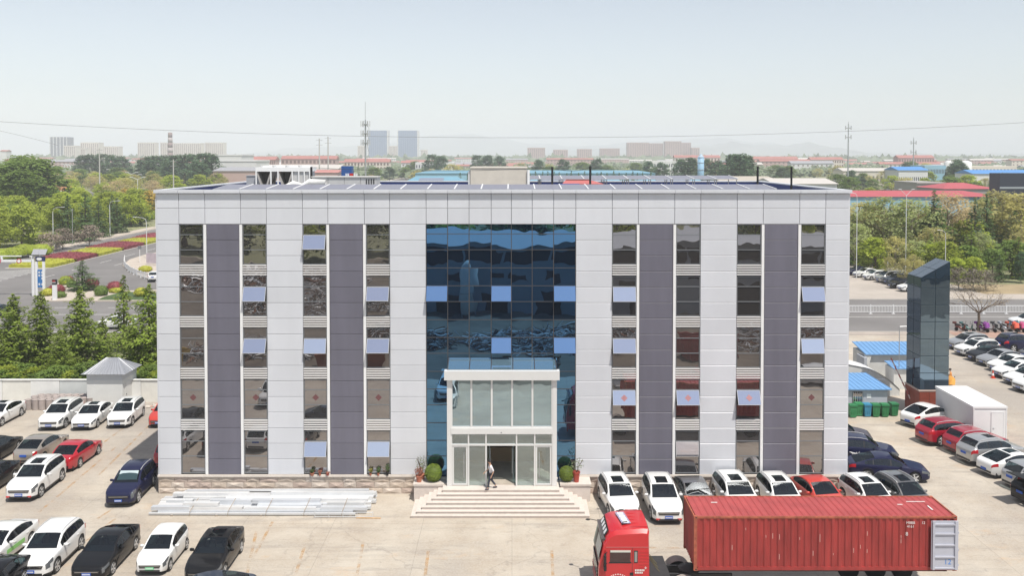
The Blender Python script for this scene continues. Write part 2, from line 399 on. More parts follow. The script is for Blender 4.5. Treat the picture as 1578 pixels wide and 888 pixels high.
# lower: doors; five bays
lx = [ux[0], FP(722, 700)[0], FP(749, 700)[0], FP(796, 700)[0], FP(824, 700)[0], ux[5]]
zd = FP(774, 686)[1]
for k in range(6):
    x = lx[k]; a, b = (x, x + .06) if k == 0 else ((x - .06, x) if k == 5 else (x - .045, x + .045))
    ppart('door_post', a, b, YP - .03, YP + .1, zland, zmid0)
ppart('door_head', lx[0] + .06, lx[5] - .06, YP - .025, YP + .09, zd - .05, zd + .05)
for k in range(5): ppart('fanlight', lx[k] + .06, lx[k + 1] - .06, YP + .03, YP + .045, zd + .05, zmid0 - .005, M_clear)
def door(x0, x1, solid=True, ang=0, hinge=0):
    w = x1 - x0; h = zd - .06 - zland - .03
    fm = MB(); t = .09 if solid else .03
    ox = 0 if hinge == 0 else -w
    fm.box(ox, ox + t, 0, .05, 0, h); fm.box(ox + w - t, ox + w, 0, .05, 0, h); fm.box(ox + t, ox + w - t, 0, .05, 0, t); fm.box(ox + t, ox + w - t, 0, .05, h - t, h)
    d = fm.build('door', M_pw if solid else M_steel, bld, (x0 if hinge == 0 else x1, YP + .01, zland + .03), ang)
    g = MB(); g.box(ox + t, ox + w - t, .02, .03, t, h - t); g.build('pane', M_clear, d)
    hd = MB(); hx = ox + w - t - .12 if hinge == 0 else ox + t + .12; hd.tube([(hx, -.06, h * .2), (hx, -.06, h * .85)], .025, 6); hd.tube([(hx, -.06, h * .3), (hx, .02, h * .3)], .015, 5); hd.tube([(hx, -.06, h * .75), (hx, .02, h * .75)], .015, 5)
    hd.build('handle', M_steel, d)
    return d
door(lx[0] + .07, lx[1] - .055); door(lx[4] + .055, lx[5] - .07, True, 0, 1)
for k in (1, 3): ppart('lower_pane', lx[k] + .05, lx[k + 1] - .05, YP + .03, YP + .045, zland + .02, zd - .05, M_clear)
door(lx[2] + .05, (lx[2] + lx[3]) / 2, False, R(80), 0); door((lx[2] + lx[3]) / 2, lx[3] - .05, False, -R(78), 1)
cam_b = MB(); cam_b.lathe([(.05, -.03), (.05, 0), (.03, .03)], 8, ((lx[2] + lx[3]) / 2, YP - .05, zmid0 + .1)); cam_b.build('porch_lamp', M_frame, porch)
# interior wall behind the porch glass, above the lobby opening: cream band and a bench
ppart('lobby_counter', LB0 + .5, LB1 - .5, 2.6, 3.2, zland, zland + .95, pm('counter_oak', (.35, .22, .12), .5))
# steps: each tread a block, narrowing upward on three sides
zl0 = zland - .01
steps = empty('entrance_steps', (0, YF, 0), 0, 'wide flight of pale pink granite steps before the glass entrance', 'steps')
M_step = [pm('granite_step_%s' % n, c, .7, 0, .07, 4) for n, c in (('a', (.60, .53, .48)), ('b', (.57, .51, .46)))]
NS = 7; rise = zl0 / NS; tr = .275
ytop = G(774, 755.5, zl0).y - YF
sx0, sx1 = G(681.5, 757, zl0).x, G(861.5, 757, zl0).x
for k in range(NS):                                # k = 0 top
    z1 = zl0 - rise * k; e = tr * k
    m = MB(); m.box(sx0 - e, sx1 + e, ytop - e, -.02 if k == 0 else ytop - e + tr + .02, z1 - rise, z1 - .04)
    if k:
        m.box(sx0 - e, sx0 - e + tr + .02, ytop - e + tr + .02, -.13, z1 - rise, z1 - .04); m.box(sx1 + e - tr - .02, sx1 + e, ytop - e + tr + .02, -.13, z1 - rise, z1 - .04)
    # nosing slab
    o_ = m.build('step', M_step[k % 2], steps)
    n_ = MB(); n_.box(sx0 - e - .025, sx1 + e + .025, ytop - e - .03, -.02 if k == 0 else ytop - e + tr - .005, z1 - .04, z1)
    if k:
        n_.box(sx0 - e - .025, sx0 - e + tr - .03, ytop - e + tr - .005, -.14, z1 - .04, z1); n_.box(sx1 + e - tr + .03, sx1 + e + .025, ytop - e + tr - .005, -.14, z1 - .04, z1)
    n_.build('tread', M_step[(k + 1) % 2], o_)
# ================================================================== ground, yard, roads
def concrete_mat():
    m = bpy.data.materials.new('yard_concrete'); m.use_nodes = True; nt = m.node_tree; b = nt.nodes['Principled BSDF']; b.inputs['Roughness'].default_value = .85
    N = nt.nodes.new; L = nt.links.new
    ge = N('ShaderNodeNewGeometry'); P = ge.outputs['Position']
    def noise(sc, det=5, rough=.6, st=None):
        n = N('ShaderNodeTexNoise'); n.inputs['Scale'].default_value = sc; n.inputs['Detail'].default_value = det; n.inputs['Roughness'].default_value = rough
        v = P
        if st: mp = N('ShaderNodeMapping'); mp.inputs['Scale'].default_value = st; mp.inputs['Rotation'].default_value = (0, 0, .35); L(P, mp.inputs[0]); v = mp.outputs[0]
        L(v, n.inputs['Vector']); return n.outputs[0]
    def ramp(x, a, b_, c0, c1):
        r = N('ShaderNodeMapRange'); r.inputs[1].default_value = a; r.inputs[2].default_value = b_; r.inputs[3].default_value = c0; r.inputs[4].default_value = c1; L(x, r.inputs[0]); return r.outputs[0]
    def mix(f, a, b_):
        x = N('ShaderNodeMix'); x.data_type = 'RGBA'; L(f, x.inputs[0]) if not isinstance(f, float) else None
        for s_, c in ((6, a), (7, b_)):
            if isinstance(c, tuple): x.inputs[s_].default_value = (*c, 1)
            else: L(c, x.inputs[s_])
        return x.outputs[2]
    c = mix(ramp(noise(.22, 7, .7), .38, .62, 0, 1), (.38, .315, .245), (.49, .435, .36))
    c = mix(ramp(noise(.055, 6, .68, (1, .6, 1)), .47, .62, 0, .8), c, (.29, .255, .225))          # broad grey staining
    c = mix(ramp(noise(.5, 6, .7, (.25, 1.6, 1)), .52, .66, 0, .7), c, (.27, .235, .20))       # drive streaks
    c = mix(ramp(noise(1.6, 6, .75), .56, .74, 0, .75), c, (.23, .20, .175))                       # oil spots
    c = mix(ramp(noise(9, 3), .35, .7, 0, .25), c, (.60, .57, .52))
    c = mix(ramp(noise(.34, 7, .72, (.8, 1.3, 1)), .58, .70, 0, .55), c, (.50, .345, .21))       # rusty ochre wash
    br = N('ShaderNodeTexBrick'); br.inputs['Scale'].default_value = 1; br.inputs['Mortar Size'].default_value = .012; br.inputs['Brick Width'].default_value = 5; br.inputs['Row Height'].default_value = 4.5; br.offset = 0
    br.inputs['Color1'].default_value = (0, 0, 0, 1); br.inputs['Color2'].default_value = (.16, .16, .16, 1); br.inputs['Mortar'].default_value = (1, 1, 1, 1)
    L(P, br.inputs['Vector'])
    c = mix(ramp(br.outputs['Color'], 0, 1, 0, .6), c, (.20, .18, .155))
    # hairline cracks
    vo = N('ShaderNodeTexVoronoi'); vo.feature = 'DISTANCE_TO_EDGE'; vo.inputs['Scale'].default_value = .11
    wn_ = N('ShaderNodeTexNoise'); wn_.inputs['Scale'].default_value = .7; wn_.inputs['Detail'].default_value = 5; L(P, wn_.inputs['Vector'])
    ad = N('ShaderNodeVectorMath'); ad.operation = 'MULTIPLY_ADD'; ad.inputs[1].default_value = (2.5, 2.5, 0); L(wn_.outputs['Color'], ad.inputs[0]); L(P, ad.inputs[2]); L(ad.outputs[0], vo.inputs['Vector'])
    c = mix(ramp(vo.outputs['Distance'], 0, .005, .3, 0), c, (.17, .15, .13))
    L(c, b.inputs['Base Color'])
    bp = N('ShaderNodeBump'); bp.inputs['Strength'].default_value = .25; bp.inputs['Distance'].default_value = .02; L(noise(6, 6, .7), bp.inputs['Height']); L(bp.outputs[0], b.inputs['Normal'])
    return m
def sheet(name, pts, z, mt, parent=None, kind='structure'):
    m = MB(); m.face([(p[0], p[1], z) for p in pts]); o = m.build(name, mt, parent)
    if kind and not parent: tag(o, kind=kind)
    return o
M_earth = pm('dry_grass_earth', (.20, .205, .11), .95, 0, .35, .05, .3, 1.2, detail=8)
sheet('ground', [(-10500, -3000), (10500, -3000), (10500, 10500), (-10500, 10500)], -.12, M_earth)
M_yard = concrete_mat()
YW = G(60, 620).y                                   # left boundary wall
yx = BX1 + 4
sheet('yard', [(-75, -70), (120, -70), (120, G(1400, 517).y), (0, G(1400, 517).y), (-10, YW + .4), (-75, YW + .4)], 0, M_yard)
M_asph = pm('asphalt_grey', (.175, .165, .16), .9, 0, .14, .12, .3, 30, detail=7)
YR0, YR1 = G(900, 512).y, G(900, 461).y
road = sheet('road', [(-700, YR0), (700, YR0), (700, YR1), (-700, YR1)], -.1, M_asph)
RX0, RX1 = -100.5, -74.5
sheet('junction', [(RX0, YR1 - .5), (-38, YR1 - .5), (-45, 178), (RX0, 178)], -.105, M_asph)
sheet('side_road', [(RX0, YR1), (RX1, YR1), (RX1, 900), (RX0, 900)], -.1, M_asph)
# near verge of the road: dusty brick apron on the right side
M_brick = pm('dusty_red_paving', (.36, .23, .18), .9, 0, .2, .6, .2)
sheet('pavement', [(BX1, G(1400, 517).y), (160, G(1400, 517).y), (160, YR0 + .05), (BX1, YR0 + .05)], .02, pm('dusty_paving', (.36, .31, .27), .9, 0, .22, .3, .2, detail=7))
k = MB(); k.box(BX1, 160, YR0 + .05, YR0 + .25, -.1, .05); tag(k.build('kerb', pm('kerb_stone', (.42, .40, .37), .85, 0, .1, 2)), kind='structure')
for a, b in ((1468, 1578),):
    p0, p1 = G(1480, 521), G(1640, 521); sheet('brick_walk', [(p0.x, p0.y), (p1.x, p0.y), (p1.x, p0.y + 4.2), (p0.x, p0.y + 4.2)], .028, M_brick)
# far parking lot on the right
YL0 = YR1
sheet('parking_lot', [(BX1 - 20, YL0), (190, YL0), (190, G(1395, 452).y + 3), (70.5, G(1395, 452).y + 3), (70.5, 172), (BX1 - 20, 172)], -.06, pm('lot_concrete_pale', (.40, .355, .31), .9, 0, .14, .15, .2, detail=7))
k = MB(); k.box(BX1 - 20, 190, YL0 - .2, YL0, -.1, .02); tag(k.build('kerb', MATS['kerb_stone']), kind='structure')
# left pavements
M_pave = pm('pale_paving', (.46, .40, .34), .85, 0, .1, .4, .1)
def kerbed(name, pts, mt=M_pave, h=.04):
    m = MB(); m.prism(pts, -.12, h); return tag(m.build(name, mt), kind='structure')
kerbed('pavement', [(RX0 - 3.6, YR1), (RX0, YR1), (RX0, 900), (RX0 - 3.6, 900)])
gp = lambda *q: [tuple(G(a, b))[:2] for a, b in q]
ccw = lambda pts: pts if sum((pts[i][0]*pts[(i+1)%len(pts)][1] - pts[(i+1)%len(pts)][0]*pts[i][1]) for i in range(len(pts))) > 0 else pts[::-1]
kerbed('traffic_island', ccw(gp((60, 464), (300, 464), (300, 446), (243, 447), (180, 449), (160, 444), (140, 434), (120, 428), (100, 431), (84, 440), (66, 455))))
kerbed('corner_pavement', ccw(gp((189, 409), (200, 400), (222, 393), (300, 378), (300, 445), (262, 437), (243, 433), (220, 427), (203, 420), (193, 414))))
# road markings
M_line = pm('road_paint_white', (.62, .61, .58), .8, 0, .15, 3)
def stripe(x0, y0, x1, y1, w, par=road, mt=M_line, z=-.094):
    d = Vector((x1 - x0, y1 - y0, 0)); n = Vector((-d.y, d.x, 0)).normalized() * w / 2
    m = MB(); m.face([(x0 + n.x, y0 + n.y, z), (x0 - n.x, y0 - n.y, z), (x1 - n.x, y1 - n.y, z), (x1 + n.x, y1 + n.y, z)]); return m.build('road_marking', mt, par)
rl = YR1 - YR0
for yy in (YR0 + .6,): stripe(-300, yy, 300, yy, .18)
stripe(20, YR0 + rl * .43, 300, YR0 + rl * .43, .15)
for k in range(26):
    for fr in (.28, .5, .72):
        if fr == .5: continue
        x = -190 + k * 9; stripe(x, YR0 + rl * fr, x + 4.5, YR0 + rl * fr, .16)
stripe(-300, YR0 + rl * .5, 15, YR0 + rl * .5, .2)
for yv in (135.5, 138.5, 141.5): stripe(-140, yv, -92, yv, .2)
for k in range(13):                                  # hatched nose before the median
    y = 138 + k * 2.0; stripe(-96 + k * .25, y - 4, -84.5, y + 1.5, .35)
stripe(RX1 - .4, 168, RX1 - .4, 420, .15); stripe(RX0 + .4, YR1 + 10, RX0 + .4, 420, .15)
for k in range(12): stripe(-79.5, 150 + k * 11, -79.5, 155 + k * 11, .15)
for k in range(8): stripe(-150 + k * 2.0, 130, -150 + k * 2.0, 134, .8)
# worn orange bay lines in the yard
def worn_paint():
    m = bpy.data.materials.new('worn_orange_paint'); m.use_nodes = True; nt = m.node_tree; b = nt.nodes['Principled BSDF']; b.inputs['Base Color'].default_value = (.58, .33, .12, 1); b.inputs['Roughness'].default_value = .9
    ge = nt.nodes.new('ShaderNodeNewGeometry'); n = nt.nodes.new('ShaderNodeTexNoise'); n.inputs['Scale'].default_value = 1.1; n.inputs['Detail'].default_value = 8; n.inputs['Roughness'].default_value = .75; nt.links.new(ge.outputs['Position'], n.inputs['Vector'])
    r = nt.nodes.new('ShaderNodeMapRange'); r.inputs[1].default_value = .44; r.inputs[2].default_value = .62; r.inputs[3].default_value = 0; r.inputs[4].default_value = .5; nt.links.new(n.outputs[0], r.inputs[0]); nt.links.new(r.outputs[0], b.inputs['Alpha']); return m
M_orange = worn_paint()
yard_o = bpy.data.objects['yard']
for q in ((178, 690, 60, 790), (205, 765, 150, 800), (178, 800, 90, 868), (420, 805, 385, 870), (395, 820, 380, 888), (470, 840, 455, 888), (560, 835, 550, 888), (850, 845, 852, 888), (660, 850, 655, 888), (246, 640, 150, 735), (190, 660, 130, 705), (1000, 845, 1180, 846)):
    a, b = G(q[0], q[1]), G(q[2], q[3]); stripe(a.x, a.y, b.x, b.y, .16, yard_o, M_orange, .004)
# ================================================================== cars
def lerp(a, b, t): return a + (b - a) * t
def interp(tab, x):
    if x <= tab[0][0]: return tab[0][1]
    for (a, va), (b, vb) in zip(tab, tab[1:]):
        if x <= b: return lerp(va, vb, (x - a) / (b - a))
    return tab[-1][1]
KIND = {
 'sedan': dict(L=4.7, W=1.82, H=1.47, wb=2.68, fo=.92, wr=.325, belt=[(0,.86),(1.2,.93),(4.2,1.0),(4.7,1.0)], cowl=1.28, rf=2.12, rr=3.35, rb=4.2,
   top=[(0,.60),(.04,.68),(.16,.76),(.45,.84),(.9,.93),(1.28,.99),(1.7,1.235),(2.12,1.41),(2.55,1.465),(3.0,1.46),(3.35,1.40),(3.75,1.255),(4.2,1.05),(4.42,1.015),(4.6,.97),(4.68,.88),(4.7,.72)]),
 'fastback': dict(L=4.75, W=1.86, H=1.45, wb=2.75, fo=.92, wr=.335, belt=[(0,.84),(1.2,.92),(4.2,1.02),(4.75,1.02)], cowl=1.3, rf=2.15, rr=3.2, rb=4.35,
   top=[(0,.60),(.04,.68),(.16,.76),(.45,.83),(.9,.92),(1.3,.98),(1.7,1.22),(2.15,1.40),(2.55,1.45),(2.9,1.44),(3.2,1.39),(3.75,1.24),(4.35,1.035),(4.55,1.0),(4.66,.95),(4.73,.86),(4.75,.72)]),
 'suv': dict(L=4.5, W=1.86, H=1.67, wb=2.68, fo=.88, wr=.36, belt=[(0,.98),(1.1,1.04),(4.0,1.13),(4.5,1.13)], cowl=1.18, rf=1.92, rr=3.85, rb=4.28,
   top=[(0,.68),(.04,.80),(.14,.90),(.4,.98),(.8,1.05),(1.18,1.10),(1.55,1.36),(1.92,1.575),(2.35,1.66),(3.0,1.675),(3.5,1.65),(3.85,1.60),(4.08,1.40),(4.28,1.17),(4.42,1.10),(4.48,.98),(4.5,.78)]),
 'hatch': dict(L=3.95, W=1.74, H=1.55, wb=2.55, fo=.76, wr=.31, belt=[(0,.90),(1.0,.97),(3.5,1.06),(3.95,1.06)], cowl=1.0, rf=1.8, rr=3.4, rb=3.78,
   top=[(0,.62),(.04,.72),(.14,.82),(.35,.89),(.7,.97),(1.0,1.03),(1.4,1.27),(1.8,1.475),(2.2,1.545),(2.8,1.55),(3.2,1.52),(3.4,1.48),(3.6,1.30),(3.78,1.08),(3.88,1.02),(3.93,.92),(3.95,.72)]),
 'van': dict(L=4.9, W=1.80, H=1.92, wb=2.9, fo=.8, wr=.33, belt=[(0,1.0),(1.0,1.1),(4.9,1.14)], cowl=.75, rf=1.6, rr=4.55, rb=4.75,
   top=[(0,.72),(.04,.84),(.14,.94),(.35,1.02),(.75,1.12),(1.2,1.52),(1.6,1.80),(2.1,1.90),(3.0,1.92),(4.0,1.91),(4.55,1.86),(4.66,1.55),(4.75,1.2),(4.84,1.1),(4.88,1.0),(4.9,.8)]),
}
M_cglass = clearglass('car_glass', (.24, .31, .32), (.075, .08, .085))
M_seat = pm('seat_cloth', (.07, .06, .055), .8, 0, .1, 5, rndv=.4)
M_tyre = pm('tyre_rubber', (.018, .018, .018), .8)
M_rim = pm('alloy_rim', (.58, .58, .58), .35, .3)
M_trim = pm('black_trim', (.02, .02, .022), .5)
M_head = pm('headlamp_glass', (.16, .17, .18), .06, .3)
M_tail = pm('tail_lamp_red', (.42, .012, .02), .15)
M_plate = pm('blue_plate', (.02, .09, .42), .5)
M_plateg = pm('green_plate', (.12, .55, .25), .5)
M_chrome = pm('chrome', (.7, .7, .7), .12, 1)
M_whitep = pm('plate_white', (.8, .8, .8), .5)
def paint(n, c, metal=0.0, rough=.28): return pm('car_paint_' + n, c, rough if sum(c) > .2 else .5, metal, coat=.7 if sum(c) > .2 else .6, spec=.5 if sum(c) > .2 else .12)
PAINT = dict(white=paint('white', (.74, .74, .73)), black=paint('black', (.006, .006, .007)), navy=paint('navy', (.010, .012, .045)), silver=paint('silver', (.46, .46, .46), .6, .32), red=paint('red', (.42, .012, .024)),
   orange=paint('orange_red', (.50, .045, .03)), grey=paint('grey', (.17, .165, .165), .5), gold=paint('champagne', (.40, .355, .31), .5), plum=paint('plum', (.055, .038, .05), .4), wine=paint('wine', (.35, .012, .03), .2), slate=paint('slate', (.045, .06, .09), .4))
def car_parts(kind):
    K = KIND[kind]; L, W, H = K['L'], K['W'], K['H']; hw = W / 2; wr = K['wr']; ar = wr + .05
    wx = [K['fo'], K['fo'] + K['wb']]
    plan = [(0,.70),(.03,.77),(.1,.85),(.25,.915),(.55,.97),(1.0,1),(L-1.0,1),(L-.55,.97),(L-.25,.915),(L-.1,.845),(L-.03,.77),(L,.69)]
    if kind in ('sedan', 'fastback'): plan = plan[:6] + [(L-1.25,1),(L-.8,.965),(L-.45,.915),(L-.22,.845),(L-.08,.76),(L-.02,.69),(L,.62)]
    side0 = lerp(K['cowl'], K['rf'], .38); side1 = lerp(K['rr'], K['rb'], .55)
    bp = K['fo'] + K['wb'] * .5 + .02; cp = min(side1 - .22, bp + 1.02)
    keys = [d for d, _ in K['top']] + [.25, L - .3, side0, side1, bp - .04, bp + .04, cp - .03, cp + .03, K['rf'] + .12, K['rf'] + .95]
    for x in wx: keys += [x + ar * q for q in (-1.02, -1, -.92, -.7, -.38, 0, .38, .7, .92, 1, 1.02)]
    ds = []
    for d in sorted(keys):
        if 0 <= d <= L and (not ds or d - ds[-1] > .008): ds.append(d)
    rows = []
    Hb = H - interp(K['belt'], L / 2)
    for d in ds:
        w = hw * interp(plan, d); zt = interp(K['top'], d); bc = min(interp(K['belt'], d), zt - .03)
        t = max(0, min(1, (zt - bc) / Hb)); zl = .20 + .08 * max(0, 1 - d / .35) + .10 * max(0, 1 - (L - d) / .4)
        for x in wx:
            if abs(d - x) < ar: zl = max(zl, wr + math.sqrt(max(0, ar * ar - (d - x) ** 2)))
        zl = min(zl, bc - .12)
        yr = w * lerp(.90, .735, t)
        h = zt - bc
        rows.append([(w*.935, zl), (w*.985, lerp(zl, bc, .16)), (w, lerp(zl, bc, .50)), (w*.995, lerp(zl, bc, .74)), (w*.985, bc-.045), (w*.965, bc), (w*lerp(.955, .945, t), bc + .10*h),
            (lerp(w*.945, yr, .86), bc + .84*h), (yr, bc + .965*h), (yr*.90, zt), (yr*.5, zt + .018*t), (0, zt + .024*t)])
    nR = len(rows[0])
    def P(i, r, s): y, z = rows[i][r]; return (L / 2 - ds[i], s * y, z)
    groups = {}
    def region(i, r):
        d = (ds[i] + ds[i + 1]) / 2
        if r >= 9:
            if K['cowl'] + .03 < d < K['rf']: return 'windscreen'
            if K['rr'] < d < K['rb'] - (.02 if kind in ('sedan', 'fastback') else .04): return 'rear_window'
            if r == 10 and K['rf'] + .12 < d < K['rf'] + .95: return 'sunroof'
        if r == 6 and side0 < d < side1:
            if d < bp - .04: return 'front_window'
            if bp + .04 < d < cp - .03: return 'rear_side_window'
            if d > cp + .03: return 'quarter_window'
            return 'pillar'
        if (r in (3, 4) and .02 < d < .5) or (r == 2 and .02 < d < .2): return 'headlamp'
        if r in (3, 4) and L - .36 < d < L - .02: return 'tail_lamp'
        if r == 0 and kind == 'suv': return 'sill'
        return 'body'
    for s in (1, -1):
        for i in range(len(ds) - 1):
            for r in range(nR - 1):
                g = region(i, r); k = g if g in ('body', 'windscreen', 'rear_window', 'sunroof') else (g, s)
                dm_ = (ds[i] + ds[i + 1]) / 2
                if g == 'pillar': k = (g, s, dm_ < bp + .1)
                mb = groups.setdefault(k, MB())
                q = [P(i, r, s), P(i, r + 1, s), P(i + 1, r + 1, s), P(i + 1, r, s)]
                mb.face(q if s > 0 else q[::-1])
    b = groups['body']
    for i in (0, len(ds) - 1):
        loop = [P(i, r, 1) for r in range(nR)] + [P(i, r, -1) for r in range(nR - 2, -1, -1)]
        b.face(loop if i else loop[::-1])
    out = []
    def add(name, mb, mt, a=40, spec=False): out.append((name, sharp(mb.mesh(name, mt), a), (0, 0, 0), []))
    add('body', b, PAINT['white'])
    for k, mb in groups.items():
        if k == 'body' or k == 'sunroof': continue
        if k[0] == 'pillar': add('window_pillar', mb, M_trim)
        elif k[0] == 'sill': add('sill_cladding', mb, M_trim)
        elif isinstance(k, str): add(k, mb, M_cglass)
        elif k[0] in ('headlamp', 'tail_lamp'): add(k[0], mb, M_head if k[0] == 'headlamp' else M_tail)
        else: add('side_window', mb, M_cglass)
    out.append(('sunroof', sharp(groups['sunroof'].mesh('sunroof', M_cglass)), (0, 0, 0), []))
    f_ = L / 2
    u = MB(); u.box(-L/2 + .25, L/2 - .25, -hw*.86, hw*.86, .19, .40); out.append(('underbody', u.mesh('underbody', M_trim), (0,0,0), []))
    zs = .55 if kind in ('suv', 'van') else .42
    st = MB(); st.tube([(.28, 0, zs), (.0, 0, zs - .02), (-.2, 0, zs)], [.16, .2, .17], 8); st.tube([(-.2, 0, zs), (-.3, 0, zs + .35), (-.36, 0, zs + .58)], [.18, .22, .15], 8); st.tube([(-.37, 0, zs + .62), (-.38, 0, zs + .76)], .1, 8); stm = st.mesh('seat', M_seat, True)
    for sx_, sy_ in ((K['rf'] + .35, 1), (K['rf'] + .35, -1)): out.append(('seat', stm, (f_ - sx_, sy_ * .36, 0, 0), []))
    bn = MB(); bn.box(f_ - K['rf'] - 1.45, f_ - K['rf'] - .98, -.6, .6, zs - .1, zs + .1); bn.box(f_ - K['rf'] - 1.6, f_ - K['rf'] - 1.4, -.6, .6, zs - .1, zs + .55); out.append(('rear_bench', bn.mesh('rear_bench', M_seat), (0, 0, 0), []))
    db = MB(); zc_ = interp(K['top'], K['cowl']); db.prism([(f_ - K['rf'] + .05, -hw*.8), (f_ - K['cowl'] - .04, -hw*.8), (f_ - K['cowl'] - .04, hw*.8), (f_ - K['rf'] + .05, hw*.8)], .5, zc_ - .04); out.append(('dashboard', db.mesh('dashboard', M_trim), (0, 0, 0), []))
    gz = .66 if kind in ('suv', 'van') else .54
    f = L / 2
    g = MB(); g.prism([(-hw*.60, -.07), (hw*.60, -.07), (hw*.66, .07), (-hw*.66, .07)], 0, .03)
    M = Matrix.Translation((f - .005, 0, gz)) @ Matrix.Rotation(R(90), 4, 'Z') @ Matrix.Rotation(R(90), 4, 'X'); g.v = [tuple(M @ Vector(p)) for p in g.v]; out.append(('grille', g.mesh('grille', M_trim), (0,0,0), []))
    g = MB(); g.box(f - .02, f + .012, -hw*.62, hw*.62, .27, .37); out.append(('lower_grille', g.mesh('lower_grille', M_trim), (0,0,0), []))
    g = MB(); g.box(f - .02, f + .034, -hw*.6, hw*.6, gz + .005, gz + .025); out.append(('grille_bar', g.mesh('grille_bar', M_chrome), (0,0,0), []))
    g = MB(); g.box(f, f + .04, -.22, .22, .385, .525); fp = g.mesh('licence_plate', M_plate)
    ch = MB()
    for q in range(7): ch.box(f + .04, f + .043, -.19 + q*.056, -.19 + q*.056 + .034, .42, .49)
    out.append(('licence_plate', fp, (0,0,0), [('plate_characters', ch.mesh('plate_characters', M_whitep))]))
    rz_ = .78 if kind != 'sedan' else .74
    if kind == 'fastback': rz_ = .5
    g = MB(); g.box(-f - .035, -f + .02, -.22, .22, rz_ - .07, rz_ + .07); out.append(('rear_plate', g.mesh('rear_plate', M_plate), (0,0,0), []))
    g = MB(); g.box(-f - .012, -f + .02, -hw*.66, hw*.66, .33, .46); out.append(('rear_bumper_trim', g.mesh('rear_bumper_trim', M_trim), (0,0,0), []))
    ty = MB(); ty.lathe([(wr*.74, -.10), (wr*.93, -.108), (wr, -.075), (wr, .075), (wr*.93, .108), (wr*.74, .10)], 18, axis='Y'); tm = sharp(ty.mesh('tyre', M_tyre), 40)
    rm = MB(); rm.lathe([(wr*.76, .09), (wr*.72, .108), (wr*.68, .05)], 18, axis='Y'); rm.lathe([(wr*.68, .03), (.0, .035)], 18, axis='Y', m=1)
    for q in range(5):
        a = q * 2 * math.pi / 5
        rm.cbox((math.cos(a)*wr*.36, .085, math.sin(a)*wr*.36), (wr*.7, .04, wr*.24), 0, 0, 0, -a)
    rm.lathe([(wr*.16, .06), (wr*.14, .1), (0, .1)], 10, axis='Y')
    rmm = rm.mesh('rim', [M_rim, M_trim])
    for x in wx:
        for s in (1, -1): out.append(('wheel', tm, (f - x, s * (hw - .125), wr, 0 if s > 0 else math.pi), [('rim', rmm)]))
    mi = MB(); mi.lathe([(.0, -.085), (.075, -.07), (.09, 0), (.075, .07), (0, .085)], 10, axis='Y'); mi.v = [(a*.75, b_*1.35, c*.9) for a, b_, c in mi.v]; mm = mi.mesh('mirror', PAINT['white'], True)
    zb = interp(K['belt'], K['cowl'] + .3) + .06
    for s in (1, -1): out.append(('mirror', mm, (f - K['cowl'] - .42, s * (hw + .07), zb, 0), []))
    hd = MB(); hd.box(-.09, .09, -.015, .015, -.012, .012); hm = hd.mesh('door_handle', PAINT['white'])
    for s in (1, -1):
        for dx in (bp - .16, cp - .12): out.append(('door_handle', hm, (f - dx, s * (hw*.995 + .012), interp(K['belt'], dx) - .12, 0), []))
    if kind == 'suv':
        for s in (1, -1):
            r_ = MB(); zz = lambda d: interp(K['top'], d) + .035
            pts = [(f - d, s * hw*.735*.93, zz(d)) for d in (K['rf'] + .1, K['rf'] + .5, K['rf'] + 1.1, K['rr'] - .15)]
            r_.tube([(pts[0][0] + .06, pts[0][1], pts[0][2] - .05)] + pts + [(pts[-1][0] - .06, pts[-1][1], pts[-1][2] - .05)], .02, 5); out.append(('roof_rail', r_.mesh('roof_rail', M_rim), (0,0,0), []))
    return out
crn = random.Random(3)
PARTS = {k: car_parts(k) for k in KIND}
PAINTED = {'body', 'mirror', 'door_handle'}
def car(kind, col, loc, head, label, group=None, sunroof=True, plate='blue', cat='car', name='parked_car', skip=(), scale=1.0):
    root = empty(name, (loc[0], loc[1], loc[2] if len(loc) > 2 else 0), R(head), label, cat, group); root.scale = (scale * crn.uniform(.97, 1.03), scale * crn.uniform(.98, 1.02), scale * crn.uniform(.965, 1.035))
    for (nm, me, at, subs) in PARTS[kind]:
        if nm in skip: continue
        o = inst(nm, me, root, at[:3], (0, 0, at[3] if len(at) > 3 else 0))
        if nm in PAINTED or (nm == 'sunroof' and not sunroof):
            if nm == 'sunroof': o.name = 'roof_panel'
            o.material_slots[0].link = 'OBJECT'; o.material_slots[0].material = PAINT[col]
        if nm == 'licence_plate' and plate == 'green': o.material_slots[0].link = 'OBJECT'; o.material_slots[0].material = M_plateg
        for sn, sm in subs: inst(sn, sm, o)
    return root
def by_front(kind, fx_, fy, head):                  # centre from the front-wheel contact on one side
    return fx_, fy
GL, GR = 'cars parked in the left yard', 'cars parked in the right yard'
def wheel(kind, fw, head, side):                    # fw: ground point of a front wheel, side = +1 its left wheels
    K = KIND[kind]; a = R(head); fwd = Vector((math.cos(a), math.sin(a))); left = Vector((-fwd.y, fwd.x))
    c = Vector((fw[0], fw[1])) - left * side * (K['W'] / 2 - .02) - fwd * (K['L'] / 2 - K['fo']); return (c.x, c.y)
def corner(kind, p, head, side, end):               # p: ground point under a body corner
    K = KIND[kind]; a = R(head); fwd = Vector((math.cos(a), math.sin(a))); left = Vector((-fwd.y, fwd.x))
    c = Vector((p[0], p[1])) - left * side * K['W'] * .43 - fwd * end * K['L'] / 2 * .97; return (c.x, c.y)
def mid(kind, a, b): return None
def wcar(kind, col, fpx, head, side, label, group, **kw):
    g = G(*fpx); return car(kind, col, wheel(kind, g, head, side), head, label, group, **kw)
def ccar(kind, col, cpx, head, side, end, label, group, **kw):
    g = G(*cpx); return car(kind, col, corner(kind, g, head, side, end), head, label, group, **kw)
